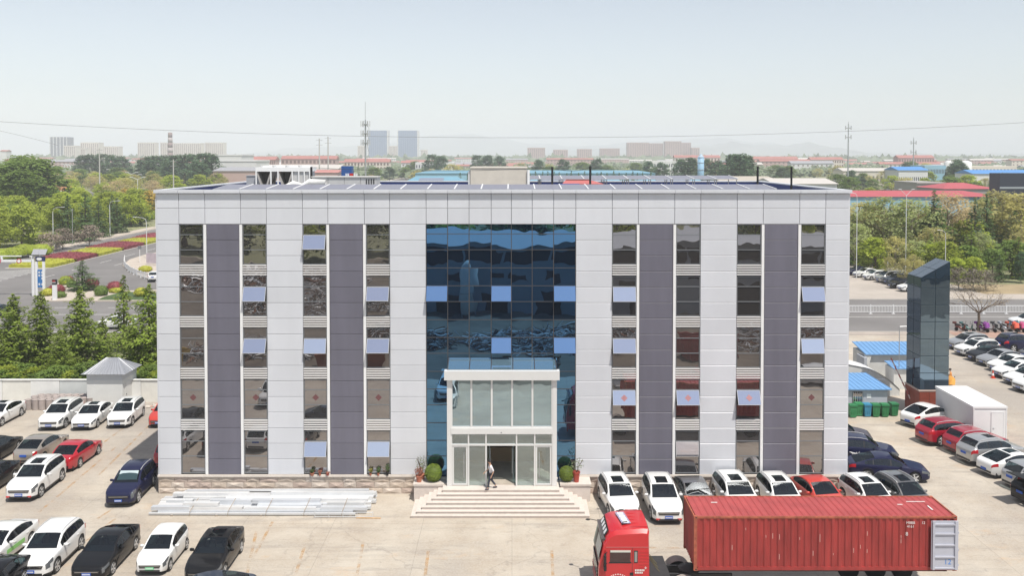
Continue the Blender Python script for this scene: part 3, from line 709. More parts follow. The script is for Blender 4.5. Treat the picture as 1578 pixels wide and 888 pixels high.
# left yard, back row, noses toward the viewer
wcar('fastback', 'white', (3.6, 657.5), -90, 1, 'white saloon cut by the left picture edge, in the row before the white wall', GL)
wcar('suv', 'white', (102, 659.6), -87, 1, 'white off-roader with dark sunroof parked beside the concrete drums', GL)
wcar('sedan', 'white', (150.8, 659.6), -86, 1, 'white saloon between two white off-roaders before the small white hut', GL)
wcar('suv', 'white', (204.8, 656.8), -85, 1, 'white crossover with dark sunroof parked right of the small white hut', GL, scale=.96)
car('hatch', 'orange', (-26.75, 68.9), -88, 'orange-red hatchback half hidden by the building\'s left edge', GL, sunroof=False)
# middle row
car('sedan', 'black', (-35.3, 60.5), 90, 'black saloon cut by the left picture edge, tail beside the silver saloon', GL, sunroof=False)
car('sedan', 'gold', (-32.3, 60.9), 90, 'dusty champagne saloon seen from behind next to the bright red saloon', GL, sunroof=False)
car('sedan', 'red', (-29.35, 59.7), 90, 'bright red saloon with its tail toward the viewer in the left yard', GL, sunroof=False)
car('hatch', 'red', (-22.75, 59.9), 90, 'red hatchback squeezed against the building\'s left side', GL, sunroof=False)
# front row
wcar('suv', 'white', (64, 766.7), -88, 1, 'white crossover with black sunroof and red lower bumper accents in the left yard', GL)
car('sedan', 'black', (-32.4, 54.9), -90, 'black saloon at the left edge beside the white crossover with red accents', GL, sunroof=False)
wcar('suv', 'navy', (215, 775), -87, 1, 'navy blue crossover with a silver sunshade behind its windscreen', GL, sunroof=False, scale=.97)
# nearest row
wcar('sedan', 'white', (2, 876), -92, 1, 'white saloon with a green door stripe at the lower left corner', GL, sunroof=False, plate='green')
wcar('suv', 'white', (88.1, 883.7), -88, 1, 'all-white off-roader with roof rails in the nearest row', GL, sunroof=False)
wcar('fastback', 'black', (175.5, 886), -89, 1, 'long black saloon with chrome grille between two white cars in the nearest row', GL, sunroof=False)
wcar('hatch', 'white', (264.5, 881), -89, 1, 'small white electric hatchback with a green licence plate', GL, sunroof=False, plate='green', scale=.93)
wcar('sedan', 'black', (346.8, 890), -90, 1, 'black saloon with glass roof panel at the right end of the nearest row', GL)
car('fastback', 'slate', (-13.95, 39.9), -160, 'dark car at the bottom edge of which only the roof shows', GL, sunroof=False)
car('sedan', 'black', (-24.3, 41.2), -90, 'dark car fender peeping in at the lower left corner', GL, sunroof=False)
# before the facade, right of the steps
GF = 'cars parked against the facade right of the steps'
car('suv', 'white', (6.2, 51.9), -84, 'white crossover nearest the entrance steps, nose hidden by the red lorry cab', GF, scale=.95)
wcar('suv', 'white', (1001.4, 800.9), -89, -1, 'white crossover with red bumper accents just left of the red container', GF)
car('fastback', 'grey', (10.75, 52.3), -86, 'dark grey saloon behind the left end of the red container', GF, sunroof=False)
car('suv', 'white', (13.15, 52.1), -86, 'white off-roader with a short sunroof behind the container, left of its white twin', GF)
car('suv', 'white', (15.75, 52.1), -86, 'white off-roader with a large sunroof next to the red saloon behind the container', GF, scale=.96)
car('sedan', 'orange', (18.05, 52.2), -80, 'orange-red saloon between white off-roaders behind the container', GF, sunroof=False)
car('suv', 'white', (20.85, 51.9), -80, 'white off-roader with black glass roof at the building\'s right corner', GF, scale=.97)
car('suv', 'grey', (22.95, 51.9), -80, 'grey-brown off-roader with a glass roof at the right end of the facade row', GF, scale=.97)
# along the building's right side
car('fastback', 'navy', (23.95, 56.7), -9, 'dark navy saloon pointing right, parked at the building\'s right corner', GR, sunroof=False)
car('suv', 'navy', (23.6, 59.9), -10, 'navy off-roader with white lettering on its door beside the building', GR, sunroof=False)
car('suv', 'plum', (23.3, 63.3), -12, 'dark plum crossover half hidden by the building\'s right edge', GR, sunroof=False)
car('suv', 'grey', (22.8, 68.7), -10, 'dark grey car of which only the nose shows past the building, left of the bins', GR, sunroof=False)
# the slanting row at the right
car('fastback', 'white', (32.1, 68.4), 28, 'white saloon parked before the red granite foot of the glass pylon', GR, sunroof=False)
ccar('suv', 'wine', (1410, 679), 15, 1, -1, 'crimson crossover with black tailgate window left of the white cabin', GR, sunroof=False)
ccar('suv', 'wine', (1449.4, 693.4), 14, 1, -1, 'crimson off-roader squeezed between its red twin and the silver estate', GR, sunroof=False, scale=.97)
ccar('suv', 'silver', (1472.3, 709), 14, 1, -1, 'silver off-roader with a long dark glass roof', GR)
ccar('fastback', 'white', (1502.6, 727), 14, 1, -1, 'white coupe-like saloon right of the silver off-roader', GR)
ccar('hatch', 'silver', (1541, 748), 14, 1, -1, 'pale silver hatchback mostly hidden behind the black car with open tailgate', GR, sunroof=False)
bk = ccar('suv', 'black', (1556, 770), 14, 1, -1, 'black off-roader with its tailgate raised at the right picture edge', GR, sunroof=False, skip=('rear_window',))
tg = MB(); tg.box(-.9, 0, -.62, .62, 0, .05); to = tg.build('tailgate', PAINT['black'], bk, (-1.75, 0, 1.66)); to.rotation_euler = (0, R(10), 0)
# far right lot: noses to the left
GT = 'cars in the front row of the far right lot'
TX = [((1473, 541), 'suv', 'silver', 'pale silver off-roader half behind the glass pylon'), ((1486.6, 551), 'suv', 'white', 'white off-roader second from the glass pylon in the right-hand lot'), ((1504.8, 559.5), 'sedan', 'black', 'black saloon among white cars in the right-hand lot'),
      ((1521.3, 567), 'sedan', 'silver', 'silver saloon right of the black one in the right-hand lot'), ((1537.9, 576), 'sedan', 'white', 'white saloon just beyond the red traffic cone'), ((1547, 585.5), 'sedan', 'white', 'white saloon beside the red traffic cone on its right'),
      ((1565, 596.5), 'sedan', 'white', 'white saloon in the right-hand lot, second from the right picture edge'), ((1580, 608.5), 'suv', 'white', 'white off-roader cut by the right picture edge in the right-hand lot')]
for p, kd, cl, lb in TX: ccar(kd, cl, p, 193, 1, 1, lb, GT, sunroof=(kd == 'suv'))
g = G(1540, 543); car('suv', 'navy', (g.x + 2.6, g.y + 1.0), 10, 'dark navy off-roader seen from behind in the second row of the right-hand lot', GT, scale=1.05)
g = G(1560, 560); car('sedan', 'grey', (g.x + 3.6, g.y + 1.0), 10, 'grey saloon at the right edge behind the white saloons', GT, sunroof=False)
g = G(1552, 503); car('suv', 'white', (g.x + 2.4, g.y - .5), 175, 'white car on the road behind the parked scooters', 'cars on the road', sunroof=False)
g = G(1566, 616); car('suv', 'white', (49.5, 73.9), 193, 'white car nose at the right picture edge above the white cabin', GT)
# distant lot
GU = 'cars lined up in the distant lot beyond the railing'
UX = [((1309, 424.5), 'sedan', 'navy', 'dark saloon at the left end of the distant line beyond the railing'), ((1321.5, 428), 'sedan', 'white', 'white saloon next to the dark one in the distant line'), ((1337, 432), 'hatch', 'white', 'white hatchback beside the silver van in the distant line'), ((1357, 436), 'van', 'silver', 'silver van standing in the distant line of cars'),
      ((1369, 439), 'suv', 'slate', 'dark off-roader right of the silver van'), ((1375, 445), 'sedan', 'black', 'black saloon in the distant line by the glass pylon'), ((1391, 450), 'sedan', 'white', 'white saloon whose tail disappears behind the glass pylon')]
for p, kd, cl, lb in UX: ccar(kd, cl, p, 192, 1, 1, lb, GU, sunroof=False)
g = G(2, 489); car('sedan', 'navy', (g.x - .8, g.y + 1), 0, 'dark car on the road at the left picture edge behind the conifers', 'cars on the road', sunroof=False)
g = G(178, 505); car('sedan', 'white', (g.x, g.y), 180, 'white car on the road glimpsed between the conifers', 'cars on the road', sunroof=False)
g = G(239, 432); car('hatch', 'white', (g.x, g.y), 100, 'small white car parked behind the corner railing at the junction', 'cars on the road', sunroof=False)
# details of single cars
def find(lbl): return next(o for o in bpy.data.objects if o.get('label', '').startswith(lbl))
def accents(o):
    for s in (1, -1):
        m = MB(); m.cbox((2.235, s*.55, .36), (.06, .34, .07), R(-s*12)); m.build('bumper_accent', M_red2, o)
M_red2 = pm('accent_red', (.5, .02, .02), .4)
accents(find('white crossover with black sunroof and red')); accents(find('white crossover with red bumper'))
o = find('navy blue crossover with a silver'); m = MB()
for i_ in range(1): m.face([(.86 + .02, -.6, 1.2), (.86 + .02, .6, 1.2), (.38, .55, 1.585), (.38, -.55, 1.585)])
m.build('sunshade', pm('sunshade_foil', (.62, .72, .72), .3, .5), o)
o = find('white saloon with a green'); m = MB(); m.cbox((.2, .935, .6), (1.5, .012, .22)); m.build('door_stripe', pm('green_decal', (.25, .55, .16), .5), o)
o = find('navy off-roader with white')
for k in range(9):
    m = MB(); xx = -.75 + k*.17; h = .10 + .05*((k*7) % 3); m.tube([(xx, -.945, .68), (xx + .09, -.95, .68 + h), (xx + .15, -.948, .70)], .018, 4); m.build('white_lettering_stroke', M_whitep, o)
for k in range(2):
    m = MB(); m.tube([(-.95 + .1*k, -.935, .82 - .06*k), (-.5, -.945, .74 - .06*k), (.1, -.94, .80 - .06*k)], .016, 4); m.build('white_flame_stroke', M_whitep, o)
# ================================================================== yard things, left
wr_ = empty('boundary_wall', (0, YW, 0), 0, 'white concrete panel wall along the back of the left yard', 'wall')
M_wallp = [pm('wall_panel_%s' % n, c, .85, 0, .07, 1.2, .15) for n, c in (('white', (.72, .72, .70)), ('grey', (.56, .58, .57)), ('cream', (.70, .69, .64)))]
x = -75.0; k = 0
while x < -20:
    w = (2.4, 2.45, .85, 1.0, 2.5, 2.4)[k % 6]; m = MB(); m.box(x + .012, x + w - .012, (k % 3) * .025 - .02, .2, 0, 1.80 + .03 * (k % 2)); m.build('wall_panel', M_wallp[(0, 1, 0, 1, 0, 2)[k % 6]], wr_)
    m = MB(); m.box(x, x + w - .01, -.05, .25, 1.835, 1.89); m.build('coping', M_wallp[0], wr_)
    x += w; k += 1
# hut with hipped metal roof
hx0, hx1 = A(134, 600, 72.4).x, A(189, 600, 72.4).x; hw_ = (hx1 - hx0)
hut = empty('small_hut', ((hx0 + hx1) / 2, 72.4, 0), 0, 'small white guard hut with a grey hipped metal roof by the wall', 'hut')
hz = A(160, 576, 72.4).z; q = hw_ / 2
M_hut = pm('hut_wall_white', (.66, .66, .64), .7, 0, .04, 1); M_hroof = pm('grey_roof_sheet', (.36, .37, .40), .45, .4, .06, 2)
m = MB(); m.box(-q, q, 0, 2.7, 0, hz - .55); m.build('wall', M_hut, hut)
m = MB(); m.box(-q - .012, q + .012, -.012, 2.712, hz - .55, hz); m.build('upper_wall', pm('hut_band_grey', (.55, .56, .58), .6), hut)
e = .35; ra = [(-q - e, -e), (q + e, -e), (q + e, 2.7 + e), (-q - e, 2.7 + e)]; rz1 = hz + 1.0; ap = [(-.5, 1.35), (.5, 1.35)]
m = MB(); a_, b_, c_, d_ = [(p[0], p[1], hz) for p in ra]; f1, f2 = [(p[0], p[1], rz1) for p in ap]
m.face([a_, b_, f2, f1]); m.face([b_, c_, f2]); m.face([c_, d_, f1, f2]); m.face([d_, a_, f1]); m.face([d_, c_, b_, a_])
rf = m.build('roof', M_hroof, hut)
def ribs_on(tri_a, tri_b, apex_a, apex_b, n, par):
    for i in range(1, n):
        t = i / n; p0 = Vector(tri_a).lerp(Vector(tri_b), t); p1 = Vector(apex_a).lerp(Vector(apex_b), t)
        k_ = MB(); off = Vector((0, 0, .012)); k_.tube([p0 + off, p1 + off], .022, 4); k_.build('roof_rib', M_hroof, par)
ribs_on(a_, b_, f1, f2, 12, rf); ribs_on(b_, c_, f2, f2, 9, rf)
m = MB(); m.box(q - .01, q + .02, .5, 1.35, 0, 2.0); dr = m.build('door', M_hut, hut); m = MB(); m.box(q + .02, q + .06, .6, .68, .95, 1.05); m.build('handle', M_frame, dr)
# concrete drums
M_drum = pm('rough_concrete_pink', (.36, .31, .29), .95, 0, .12, 3, .3, rndv=.12)
dm = MB(); dm.lathe([(.24, 0), (.265, .02), (.265, .78), (.275, .79), (.275, .83), (.22, .83), (.2, .79), (0, .79)], 14); dme = sharp(dm.mesh('concrete_drum', M_drum), 40)
g0 = G(38, 632)
for r in range(4):
    for c in range(9):
        if r == 0 and c > 7: continue
        o = inst('concrete_drum', dme, None, (g0.x + .25 + c * .57 + (r % 2) * .26 + rnd.uniform(-.02, .02), g0.y + .1 + r * .5, 0), (0, 0, rnd.random()))
        tag(o, 'grey-pink concrete drum in the block of drums before the white wall', 'drum', 'concrete drums by the wall')
m = MB()
rb = [pm('rubble_%d' % i, c, .95, 0, .2, 4) for i, c in enumerate(((.45, .28, .22), (.5, .45, .4)))]
for k in range(14):
    mm = MB(); s = rnd.uniform(.12, .32); mm.lathe([(0, 0), (s, s*.15), (s*.8, s*.5), (0, s*.7)], 6); o = mm.build('broken_stone', rb[k % 2], None, (A(232, 618, 73).x + rnd.uniform(-1.6, 1.8), 73 + rnd.uniform(-.6, .5), 0), rnd.random() * 6)
    tag(o, 'lump of broken stone in the heap right of the hut', 'stone', 'rubble heap by the wall')
# ------------------------------------------------------------------ steel stack before the facade
M_galv = [pm('white_coated_steel_%d' % i, c, .35, .25, .06, 1.5, rndv=.06) for i, c in enumerate(((.66, .67, .68), (.58, .60, .63), (.70, .70, .70)))]
def beam(L, w, h, t=.018):
    m = MB(); x0, x1 = -L / 2, L / 2
    o = [(-w/2, 0), (w/2, 0), (w/2, h), (-w/2, h)]; i_ = [(-w/2+t, t), (w/2-t, t), (w/2-t, h-t), (-w/2+t, h-t)]
    for q in range(4):
        a, b = o[q], o[(q+1) % 4]; c, d = i_[q], i_[(q+1) % 4]
        m.face([(x0, *a), (x0, *b), (x1, *b), (x1, *a)][::-1]); m.face([(x0, *c), (x0, *d), (x1, *d), (x1, *c)])
        m.face([(x0, *a), (x0, *c), (x0, *d), (x0, *b)]); m.face([(x1, *a), (x1, *b), (x1, *d), (x1, *c)])
    return m
PX0, PX1 = G(236, 790).x, G(577, 790).x; PY = G(400, 797).y
def layb(x0, x1, y, z, w, h, mi, lab):
    o = beam(x1 - x0, w, h).build('steel_section', M_galv[mi], None, ((x0 + x1) / 2, y, z), rnd.uniform(-.012, .012)); tag(o, lab, 'steel section', 'stack of white steel sections'); return o
lay = []
y = PY + .1
for k, w in enumerate((.16, .30, .26, .34, .28, .34, .30, .34, .32, .34)):
    x0 = PX0 + rnd.uniform(-.1, .7); x1 = PX1 - rnd.uniform(.1, 1.2); layb(x0, x1, y + w / 2, .06 + (0 if k else -.0), w - .02, .16 if k else .1, k % 3, 'long white steel section in the bottom layer of the stack before the facade'); lay.append(y + w / 2); y += w + .015
for k, (fx0, fx1, yy, w, h) in enumerate(((0.0, .17, 1, .3, .2), (.13, .41, 1, .28, .17), (.42, .74, 1, .26, .15), (.76, .97, 1, .3, .17), (0.02, .2, 2, .3, .2), (.16, .31, 2, .2, .12), (.47, .76, 2, .34, .2), (.78, .95, 3, .3, .2), (.04, .16, 4, .34, .22), (.24, .43, 4, .3, .22), (.1, .98, 6, .34, .2), (.06, .99, 7.1, .34, .2), (.08, .97, 8.2, .34, .2), (.3, .96, 5, .3, .18))):
    layb(lerp(PX0, PX1, fx0), lerp(PX0, PX1, fx1), lay[0] + (yy) * .315, .225, w, h, (k + 1) % 3, 'white steel section in the middle layer of the stack before the facade')
for k, (fx0, fx1, yy) in enumerate(((.14, .3, 1.4), (.44, .75, 3), (.05, .5, 6.2), (.4, .99, 6.6), (.1, .95, 7.6))):
    layb(lerp(PX0, PX1, fx0), lerp(PX0, PX1, fx1), lay[0] + yy * .315, .43, .3, .16, k % 3, ('short white section lying on top near the stack\'s left front', 'white section on top in the middle right of the stack', 'long white section on top at the left rear of the stack', 'long white section on top at the right rear of the stack', 'longest white section on top along the rear of the stack')[k])
for k in range(5):
    x = lerp(PX0, PX1, .18 + k * .17); m = MB(); m.tube([(x, PY + .02, 0), (x + .05, PY + .04, .3), (x + .1, PY + .35, .42), (x + .14, PY + 1.2, .62)], .014, 5); tag(m.build('tie_wire', pm('rusty_wire', (.33, .24, .15), .8)), 'rusty tie wire looped over the front of the steel stack', 'wire', 'tie wires on the steel stack')
for k in range(5):
    x = lerp(PX0, PX1, .1 + k * .2); m = MB(); m.box(x - .06, x + .06, PY + .05, PY + 3.2, .0, .055); tag(m.build('timber_bearer', pm('grey_timber', (.3, .25, .2), .9, 0, .2, 6)), 'timber bearer under the white steel stack', 'timber', 'bearers under the steel stack')
lf = empty('frame_rack', (lerp(PX0, PX1, .87), PY - .18, 0), 0, 'low thin metal frame lying at the right front of the steel stack', 'metal frame')
for z in (.08, .32): m = MB(); m.tube([(-1.6, 0, z), (1.7, 0, z)], .02, 5); m.build('rail', M_galv[0], lf)
for x in (-1.6, -.8, 0, .8, 1.7): m = MB(); m.tube([(x, 0, 0), (x, 0, .38)], .018, 5); m.build('upright', M_galv[0], lf)
m = MB(); m.cbox((0, 0, .03), (1.4, .1, .05)); tag(m.build('plank', pm('raw_wood', (.5, .34, .2), .8, 0, .15, 5), None, (PX1 - .2, PY - .25, 0), -.05), 'short raw plank at the right foot of the steel stack', 'plank')
# ------------------------------------------------------------------ planters, pots, sills
M_leafy = {}
def leafmat(n, c, v=.35, tr=.25, rv=.12):
    if n in MATS: return MATS[n]
    m = pm(n, c, .6, 0, v, .9, rndv=rv); b = m.node_tree.nodes['Principled BSDF']; nt = m.node_tree
    t = nt.nodes.new('ShaderNodeBsdfTranslucent'); mx = nt.nodes.new('ShaderNodeMixShader'); mx.inputs[0].default_value = tr; out = nt.nodes['Material Output']
    src = b.inputs['Base Color'].links[0].from_socket; nt.links.new(src, t.inputs['Color']); nt.links.new(b.outputs[0], mx.inputs[1]); nt.links.new(t.outputs[0], mx.inputs[2]); nt.links.new(mx.outputs[0], out.inputs[0]); return m
def leafball(n, rx, rz, size, rr, shell=.75, flat=0.0, cz=0):
    m = MB()
    for _ in range(n):
        while True:
            p = Vector((rr.uniform(-1, 1), rr.uniform(-1, 1), rr.uniform(-1, 1)))
            if .05 < p.length < 1: break
        p = p.normalized() * (shell + (1 - shell) * rr.random()) if rr.random() < .85 else p
        c = Vector((p.x * rx, p.y * rx, cz + p.z * rz))
        nrm = (p.normalized() + Vector((rr.uniform(-.7, .7), rr.uniform(-.7, .7), rr.uniform(-.4, .9)))).normalized()
        t = nrm.orthogonal().normalized(); t = Matrix.Rotation(rr.random() * 6.28, 3, nrm) @ t; b = nrm.cross(t); s = size * rr.uniform(.6, 1.3)
        m.face([c - t*s, c - b*s*.5, c + t*s, c + b*s*.5])
    return m
for (px, lb, lx) in ((662, 'left', -1), (886, 'right', 1)):
    gx = A(px, 745, YF - .75).x; zt_ = zland + .05; w = A(686, 745, YF - .75).x - A(641, 745, YF - .75).x
    pl_ = empty('stone_planter', (gx, YF - .72, 0), 0, 'pale granite planter wall on the %s of the entrance steps' % lb, 'planter')
    m = MB(); m.box(-w/2, w/2, -.6, .62, 0, zt_ - .1); m.build('planter_wall', M_step[0], pl_)
    m = MB(); m.box(-w/2 - .05, w/2 + .05, -.66, .62, zt_ - .1, zt_); m.build('planter_coping', M_step[1], pl_)
    bx = A(668 if lx < 0 else 873, 732, YF - .75)
    ball = empty('clipped_bush', (bx.x, YF - .8, zt_), 0, 'yellow-green clipped round bush on the planter %s of the entrance' % lb, 'bush', 'clipped bushes by the entrance')
    r_ = .54 if lx < 0 else .47
    leafball(2600, r_, r_, .035, rnd, .9, cz=r_ * .92).build('crown', leafmat('box_leaf', (.20, .27, .03), .25), ball)
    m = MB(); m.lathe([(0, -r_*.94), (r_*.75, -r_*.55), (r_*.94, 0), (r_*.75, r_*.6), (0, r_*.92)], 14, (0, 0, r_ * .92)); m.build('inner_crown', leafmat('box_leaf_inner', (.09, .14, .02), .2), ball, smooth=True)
    m = MB(); m.tube([(0, 0, 0), (0, 0, .2)], .05, 6); m.build('stem', pm('bark', (.12, .09, .06), .9), ball)
def pot(loc, h, r, mt, label, leaf, ph, n=220, name='potted_plant', pr=.28, sz=.05):
    o = empty(name, loc, 0, label, 'plant', 'potted plants along the facade')
    m = MB(); m.lathe([(r*.7, 0), (r*.95, h*.85), (r*1.08, h*.87), (r*1.08, h), (r*.9, h), (r*.85, h*.9), (0, h*.9)], 12); m.build('pot', mt, o)
    stm = MB()
    for _ in range(5): a = rnd.random() * 6.28; stm.tube([(0, 0, h*.85), (math.cos(a)*pr*.4, math.sin(a)*pr*.4, h + ph*.5), (math.cos(a)*pr*.8, math.sin(a)*pr*.8, h + ph*.9)], .012, 4)
    stm.build('stem', MATS['bark'], o)
    leafball(n, pr, ph * .55, sz, rnd, .4, cz=h + ph * .55).build('foliage', leaf, o); return o
M_terra = pm('terracotta', (.42, .15, .09), .8, 0, .1, 6); M_lg = leafmat('plant_leaf', (.07, .13, .03)); M_ly = leafmat('plant_leaf_yellow', (.3, .28, .04)); M_lp = leafmat('plant_leaf_pink', (.4, .15, .1)); M_lgr = leafmat('plant_leaf_grey', (.2, .24, .12))
q = A(646, 746, YF - .9); pot((q.x, YF - .95, zland + .05), .38, .2, M_terra, 'terracotta pot with pink flowers at the left end of the entrance planter', M_lp, .5)
q = A(650, 746, YF - .6); pot((q.x, YF - .45, zland + .05), .3, .2, M_terra, 'sparse grey-green shrub in a pot behind the pink flowers', M_lgr, 1.1, 160, pr=.42)
q = A(888, 747, YF - .9); pot((q.x, YF - .95, zland + .05), .62, .22, pm('glazed_red', (.38, .06, .04), .3), 'tall red glazed pot with a spreading bare shrub right of the entrance', M_lgr, .8, 120, pr=.5)
for px, h, r, mt, lf_, ph, lb in ((481, .16, .22, M_terra, M_lg, .25, 'wide terracotta bowl on the sill of the left window pair'), (493, .2, .13, M_terra, M_lp, .12, 'small terracotta pot next to the wide bowl on the sill'), (505, .12, .14, MATS['glazed_red'], M_lp, .1, 'low red dish at the right end of the same sill'), (571, .14, .12, M_terra, M_ly, .3, 'yellow-green potted plant on the sill nearer the entrance'), (583, .16, .13, M_terra, M_lg, .32, 'dark green potted plant in the middle of the sill nearer the entrance'), (597, .2, .15, M_black, M_lg, .45, 'bushy dark potted plant at the right of the sill nearer the entrance')):
    q = A(px, 732, YF - .1); pot((q.x, YF - .115, ZBASE - .01), h, r * .6, mt, lb, lf_, ph, 130, pr=.16, sz=.04)
# ================================================================== lorry and container
CX0, CX1, CY0, CY1, CZ0, CZ1 = 8.36, 20.43, 40.62, 43.12, 1.50, 4.03
M_cred = pm('container_red_paint', (.315, .037, .033), .55, 0, .28, 1.6, .12, 9, stretch=(1, 1, .25)); M_crust = pm('container_rail_rusty', (.36, .10, .055), .8, 0, .35, 5); M_croof = pm('container_roof_faded', (.36, .06, .06), .6, 0, .16, 1.1)
ct = empty('shipping_container', ((CX0 + CX1) / 2, (CY0 + CY1) / 2, CZ0), 0, 'long red corrugated shipping container with one grey door folded back', 'container')
hl, hw2, ch_ = (CX1 - CX0) / 2, (CY1 - CY0) / 2, CZ1 - CZ0
def corr(n, x0, x1, depth, prof=(0, .3, .5, .8)):
    pts = []; p = (x1 - x0) / n
    for k in range(n):
        b = x0 + k * p; pts += [(b, 0), (b + p*.36, 0), (b + p*.52, depth), (b + p*.84, depth)]
    pts.append((x1, 0)); return pts
for s in (-1, 1):
    pts = corr(38, -hl + .14, hl - .14, .042); m = MB(); yb = s * (hw2 - .012)
    for (a, da), (b, db) in zip(pts, pts[1:]):
        m.face([(a, yb - s*da, .18), (b, yb - s*db, .18), (b, yb - s*db, ch_ - .1), (a, yb - s*da, ch_ - .1)][::s * -1])
    m.build('side_panel', M_cred, ct)
pts = corr(38, -hl + .1, hl - .1, .03); m = MB()
for (a, da), (b, db) in zip(pts, pts[1:]): m.face([(a, -hw2 + .05, ch_ - .02 - da), (b, -hw2 + .05, ch_ - .02 - db), (b, hw2 - .05, ch_ - .02 - db), (a, hw2 - .05, ch_ - .02 - da)])
m.build('roof_panel', M_croof, ct)
pts = corr(8, -hw2 + .12, hw2 - .12, .05); m = MB()
for (a, da), (b, db) in zip(pts, pts[1:]): m.face([(-hl + .01 + da, a, .16), (-hl + .01 + da, a, ch_ - .1), (-hl + .01 + db, b, ch_ - .1), (-hl + .01 + db, b, .16)])
m.build('front_panel', M_cred, ct)
for sx in (-1, 1):
    for s in (-1, 1):
        m = MB(); m.box(min(sx*hl, sx*(hl-.14)), max(sx*hl, sx*(hl-.14)), min(s*hw2, s*(hw2-.12)), max(s*hw2, s*(hw2-.12)), .12, ch_ - .12); m.build('corner_post', M_crust if sx < 0 else M_cred, ct)
        for z0 in (0, ch_ - .12):
            m = MB(); m.box(min(sx*(hl+.005), sx*(hl-.18)), max(sx*(hl+.005), sx*(hl-.18)), min(s*(hw2+.006), s*(hw2-.16)), max(s*(hw2+.006), s*(hw2-.16)), z0, z0 + .12)
            cs = m.build('corner_casting', M_crust, ct); h_ = MB(); h_.cbox((sx*(hl-.09), s*(hw2+.007), z0 + .06), (.07, .004, .05)); h_.build('casting_hole', M_black, cs)
for s in (-1, 1):
    m = MB(); m.box(-hl + .18, hl - .18, min(s*hw2, s*(hw2-.06)), max(s*hw2, s*(hw2-.06)), ch_ - .1, ch_ - .005); m.build('top_rail', M_crust, ct)
    m = MB(); m.box(-hl + .18, hl - .18, min(s*hw2, s*(hw2-.06)), max(s*hw2, s*(hw2-.06)), .02, .18); m.build('bottom_rail', M_cred, ct)
m = MB(); m.box(-hl, -hl + .06, -hw2 + .16, hw2 - .16, ch_ - .1, ch_ - .004); m.build('front_header', M_crust, ct)
m = MB(); m.box(hl - .06, hl, -hw2 + .16, hw2 - .16, ch_ - .12, ch_ - .004); m.build('door_header', M_crust, ct)
m = MB(); m.box(-hl + .1, hl - .05, -hw2 + .07, hw2 - .07, .1, .17); m.build('floor', pm('plywood', (.2, .13, .08), .8), ct)
# the folded-back grey door shows its inner face
M_cgrey = pm('container_door_grey', (.46, .47, .53), .5, 0, .05, 2, .1)
dw = 1.16; dz0, dz1 = .12, ch_ - .16; yd = -hw2 - .06
m = MB(); m.box(-dw, 0, 0, .03, 0, dz1 - dz0)
dr = m.build('door', M_cgrey, ct, (hl - .02, yd - .06, dz0)); dr['label'] = 'grey inner face of the folded-back container door'
for a, b in ((-dw, -dw + .1), (-.14, 0)): m = MB(); m.box(a, b, -.06, -.001, 0, dz1 - dz0); m.build('door_stile', M_cgrey, dr)
for z in (.02, .55, 1.10, 1.62, 2.06): m = MB(); m.box(-dw + .1, -.14, -.05, -.001, z, z + .07); m.build('door_rib', M_cgrey, dr)
for z in (.2, .9, 1.7): m = MB(); m.cbox((.03, .04, z), (.06, .1, .09)); m.build('hinge', M_cgrey, dr)
m = MB(); m.tube([(-dw - .04, 0, 0), (-dw - .04, 0, dz1 - dz0)], .018, 6); m.build('lock_rod', M_cgrey, dr)
M_bluemk = pm('blue_marker', (.05, .22, .6), .7)
inst('chalk_number', text_mesh('12', .34, M_bluemk, .002), dr, (-.45, -.004, .34), (R(90), 0, R(0)))
M_wtxt = pm('stencil_white', (.72, .68, .66), .7)
for t_, xx, zz, s_ in (('M8BB', hl - 2.13, ch_ - .30, .17), ('12', hl - 1.55, ch_ - .30, .17), ('4161', hl - 2.13, ch_ - .47, .17)): inst('stencil_lettering', text_mesh(t_, s_, M_wtxt, .002), ct, (xx, -hw2 - .004, zz), (R(90), 0, 0))
inst('stencil_lettering', text_mesh('8', .24, M_wtxt, .002), ct, (hl - 2.3, -hw2 - .004, ch_ - .82), (R(90), 0, 0))
for k in range(16):                                   # scuffs on the corrugation crests
    kx = rnd.randrange(1, 31); p_ = (2*hl - .28) / 38; xx = -hl + .14 + kx * p_ + p_ * .2; zz = rnd.uniform(.5, 1.9); m = MB(); l_ = rnd.uniform(.08, .4); m.box(xx - .012, xx + .014, -hw2 + .009, -hw2 + .0115, zz, zz + l_); m.build('scuff', pm('scraped_primer', (.55, .36, .32), .8), ct)
for (xx, yy, w_, d_) in ((hl - 1.1, .55, .9, .07), (hl - .75, -.2, .07, .5), (-hl + 1.3, .45, .3, .08), (hl - 2.0, .2, .25, .08)):
    m = MB(); m.box(xx - w_/2, xx + w_/2, yy - d_/2, yy + d_/2, ch_ - .016, ch_ - .013); m.build('roof_mark', M_wtxt, ct)
# trailer chassis and wheels
tr_ = empty('semi_trailer', ((CX0 + CX1) / 2, (CY0 + CY1) / 2, 0), 0, 'black skeletal trailer chassis under the red container', 'trailer')
M_chas = pm('chassis_black', (.03, .03, .032), .6, 0, .2, 3)
for s in (-1, 1): m = MB(); m.box(-hl + .2, hl - .1, s*.48 - .07, s*.48 + .07, 1.15, 1.52); m.build('chassis_beam', M_chas, tr_)
for k in range(7): m = MB(); m.box(-hl + .4 + k*1.85, -hl + .55 + k*1.85, -1.2, 1.2, 1.45, 1.59); m.build('cross_member', M_chas, tr_)
def lorry_wheel(par, x, y, s, r=.5):
    t = MB(); t.lathe([(r*.55, -.14), (r*.93, -.15), (r, -.1), (r, .1), (r*.93, .15), (r*.55, .14)], 18, axis='Y'); w = t.build('wheel', M_tyre, par, (x, y, r), 0 if s > 0 else math.pi, True)
    t = MB(); t.lathe([(r*.56, .12), (r*.5, .06), (r*.2, .03), (r*.18, .14), (0, .14)], 14, axis='Y'); t.build('rim', M_rim, w)
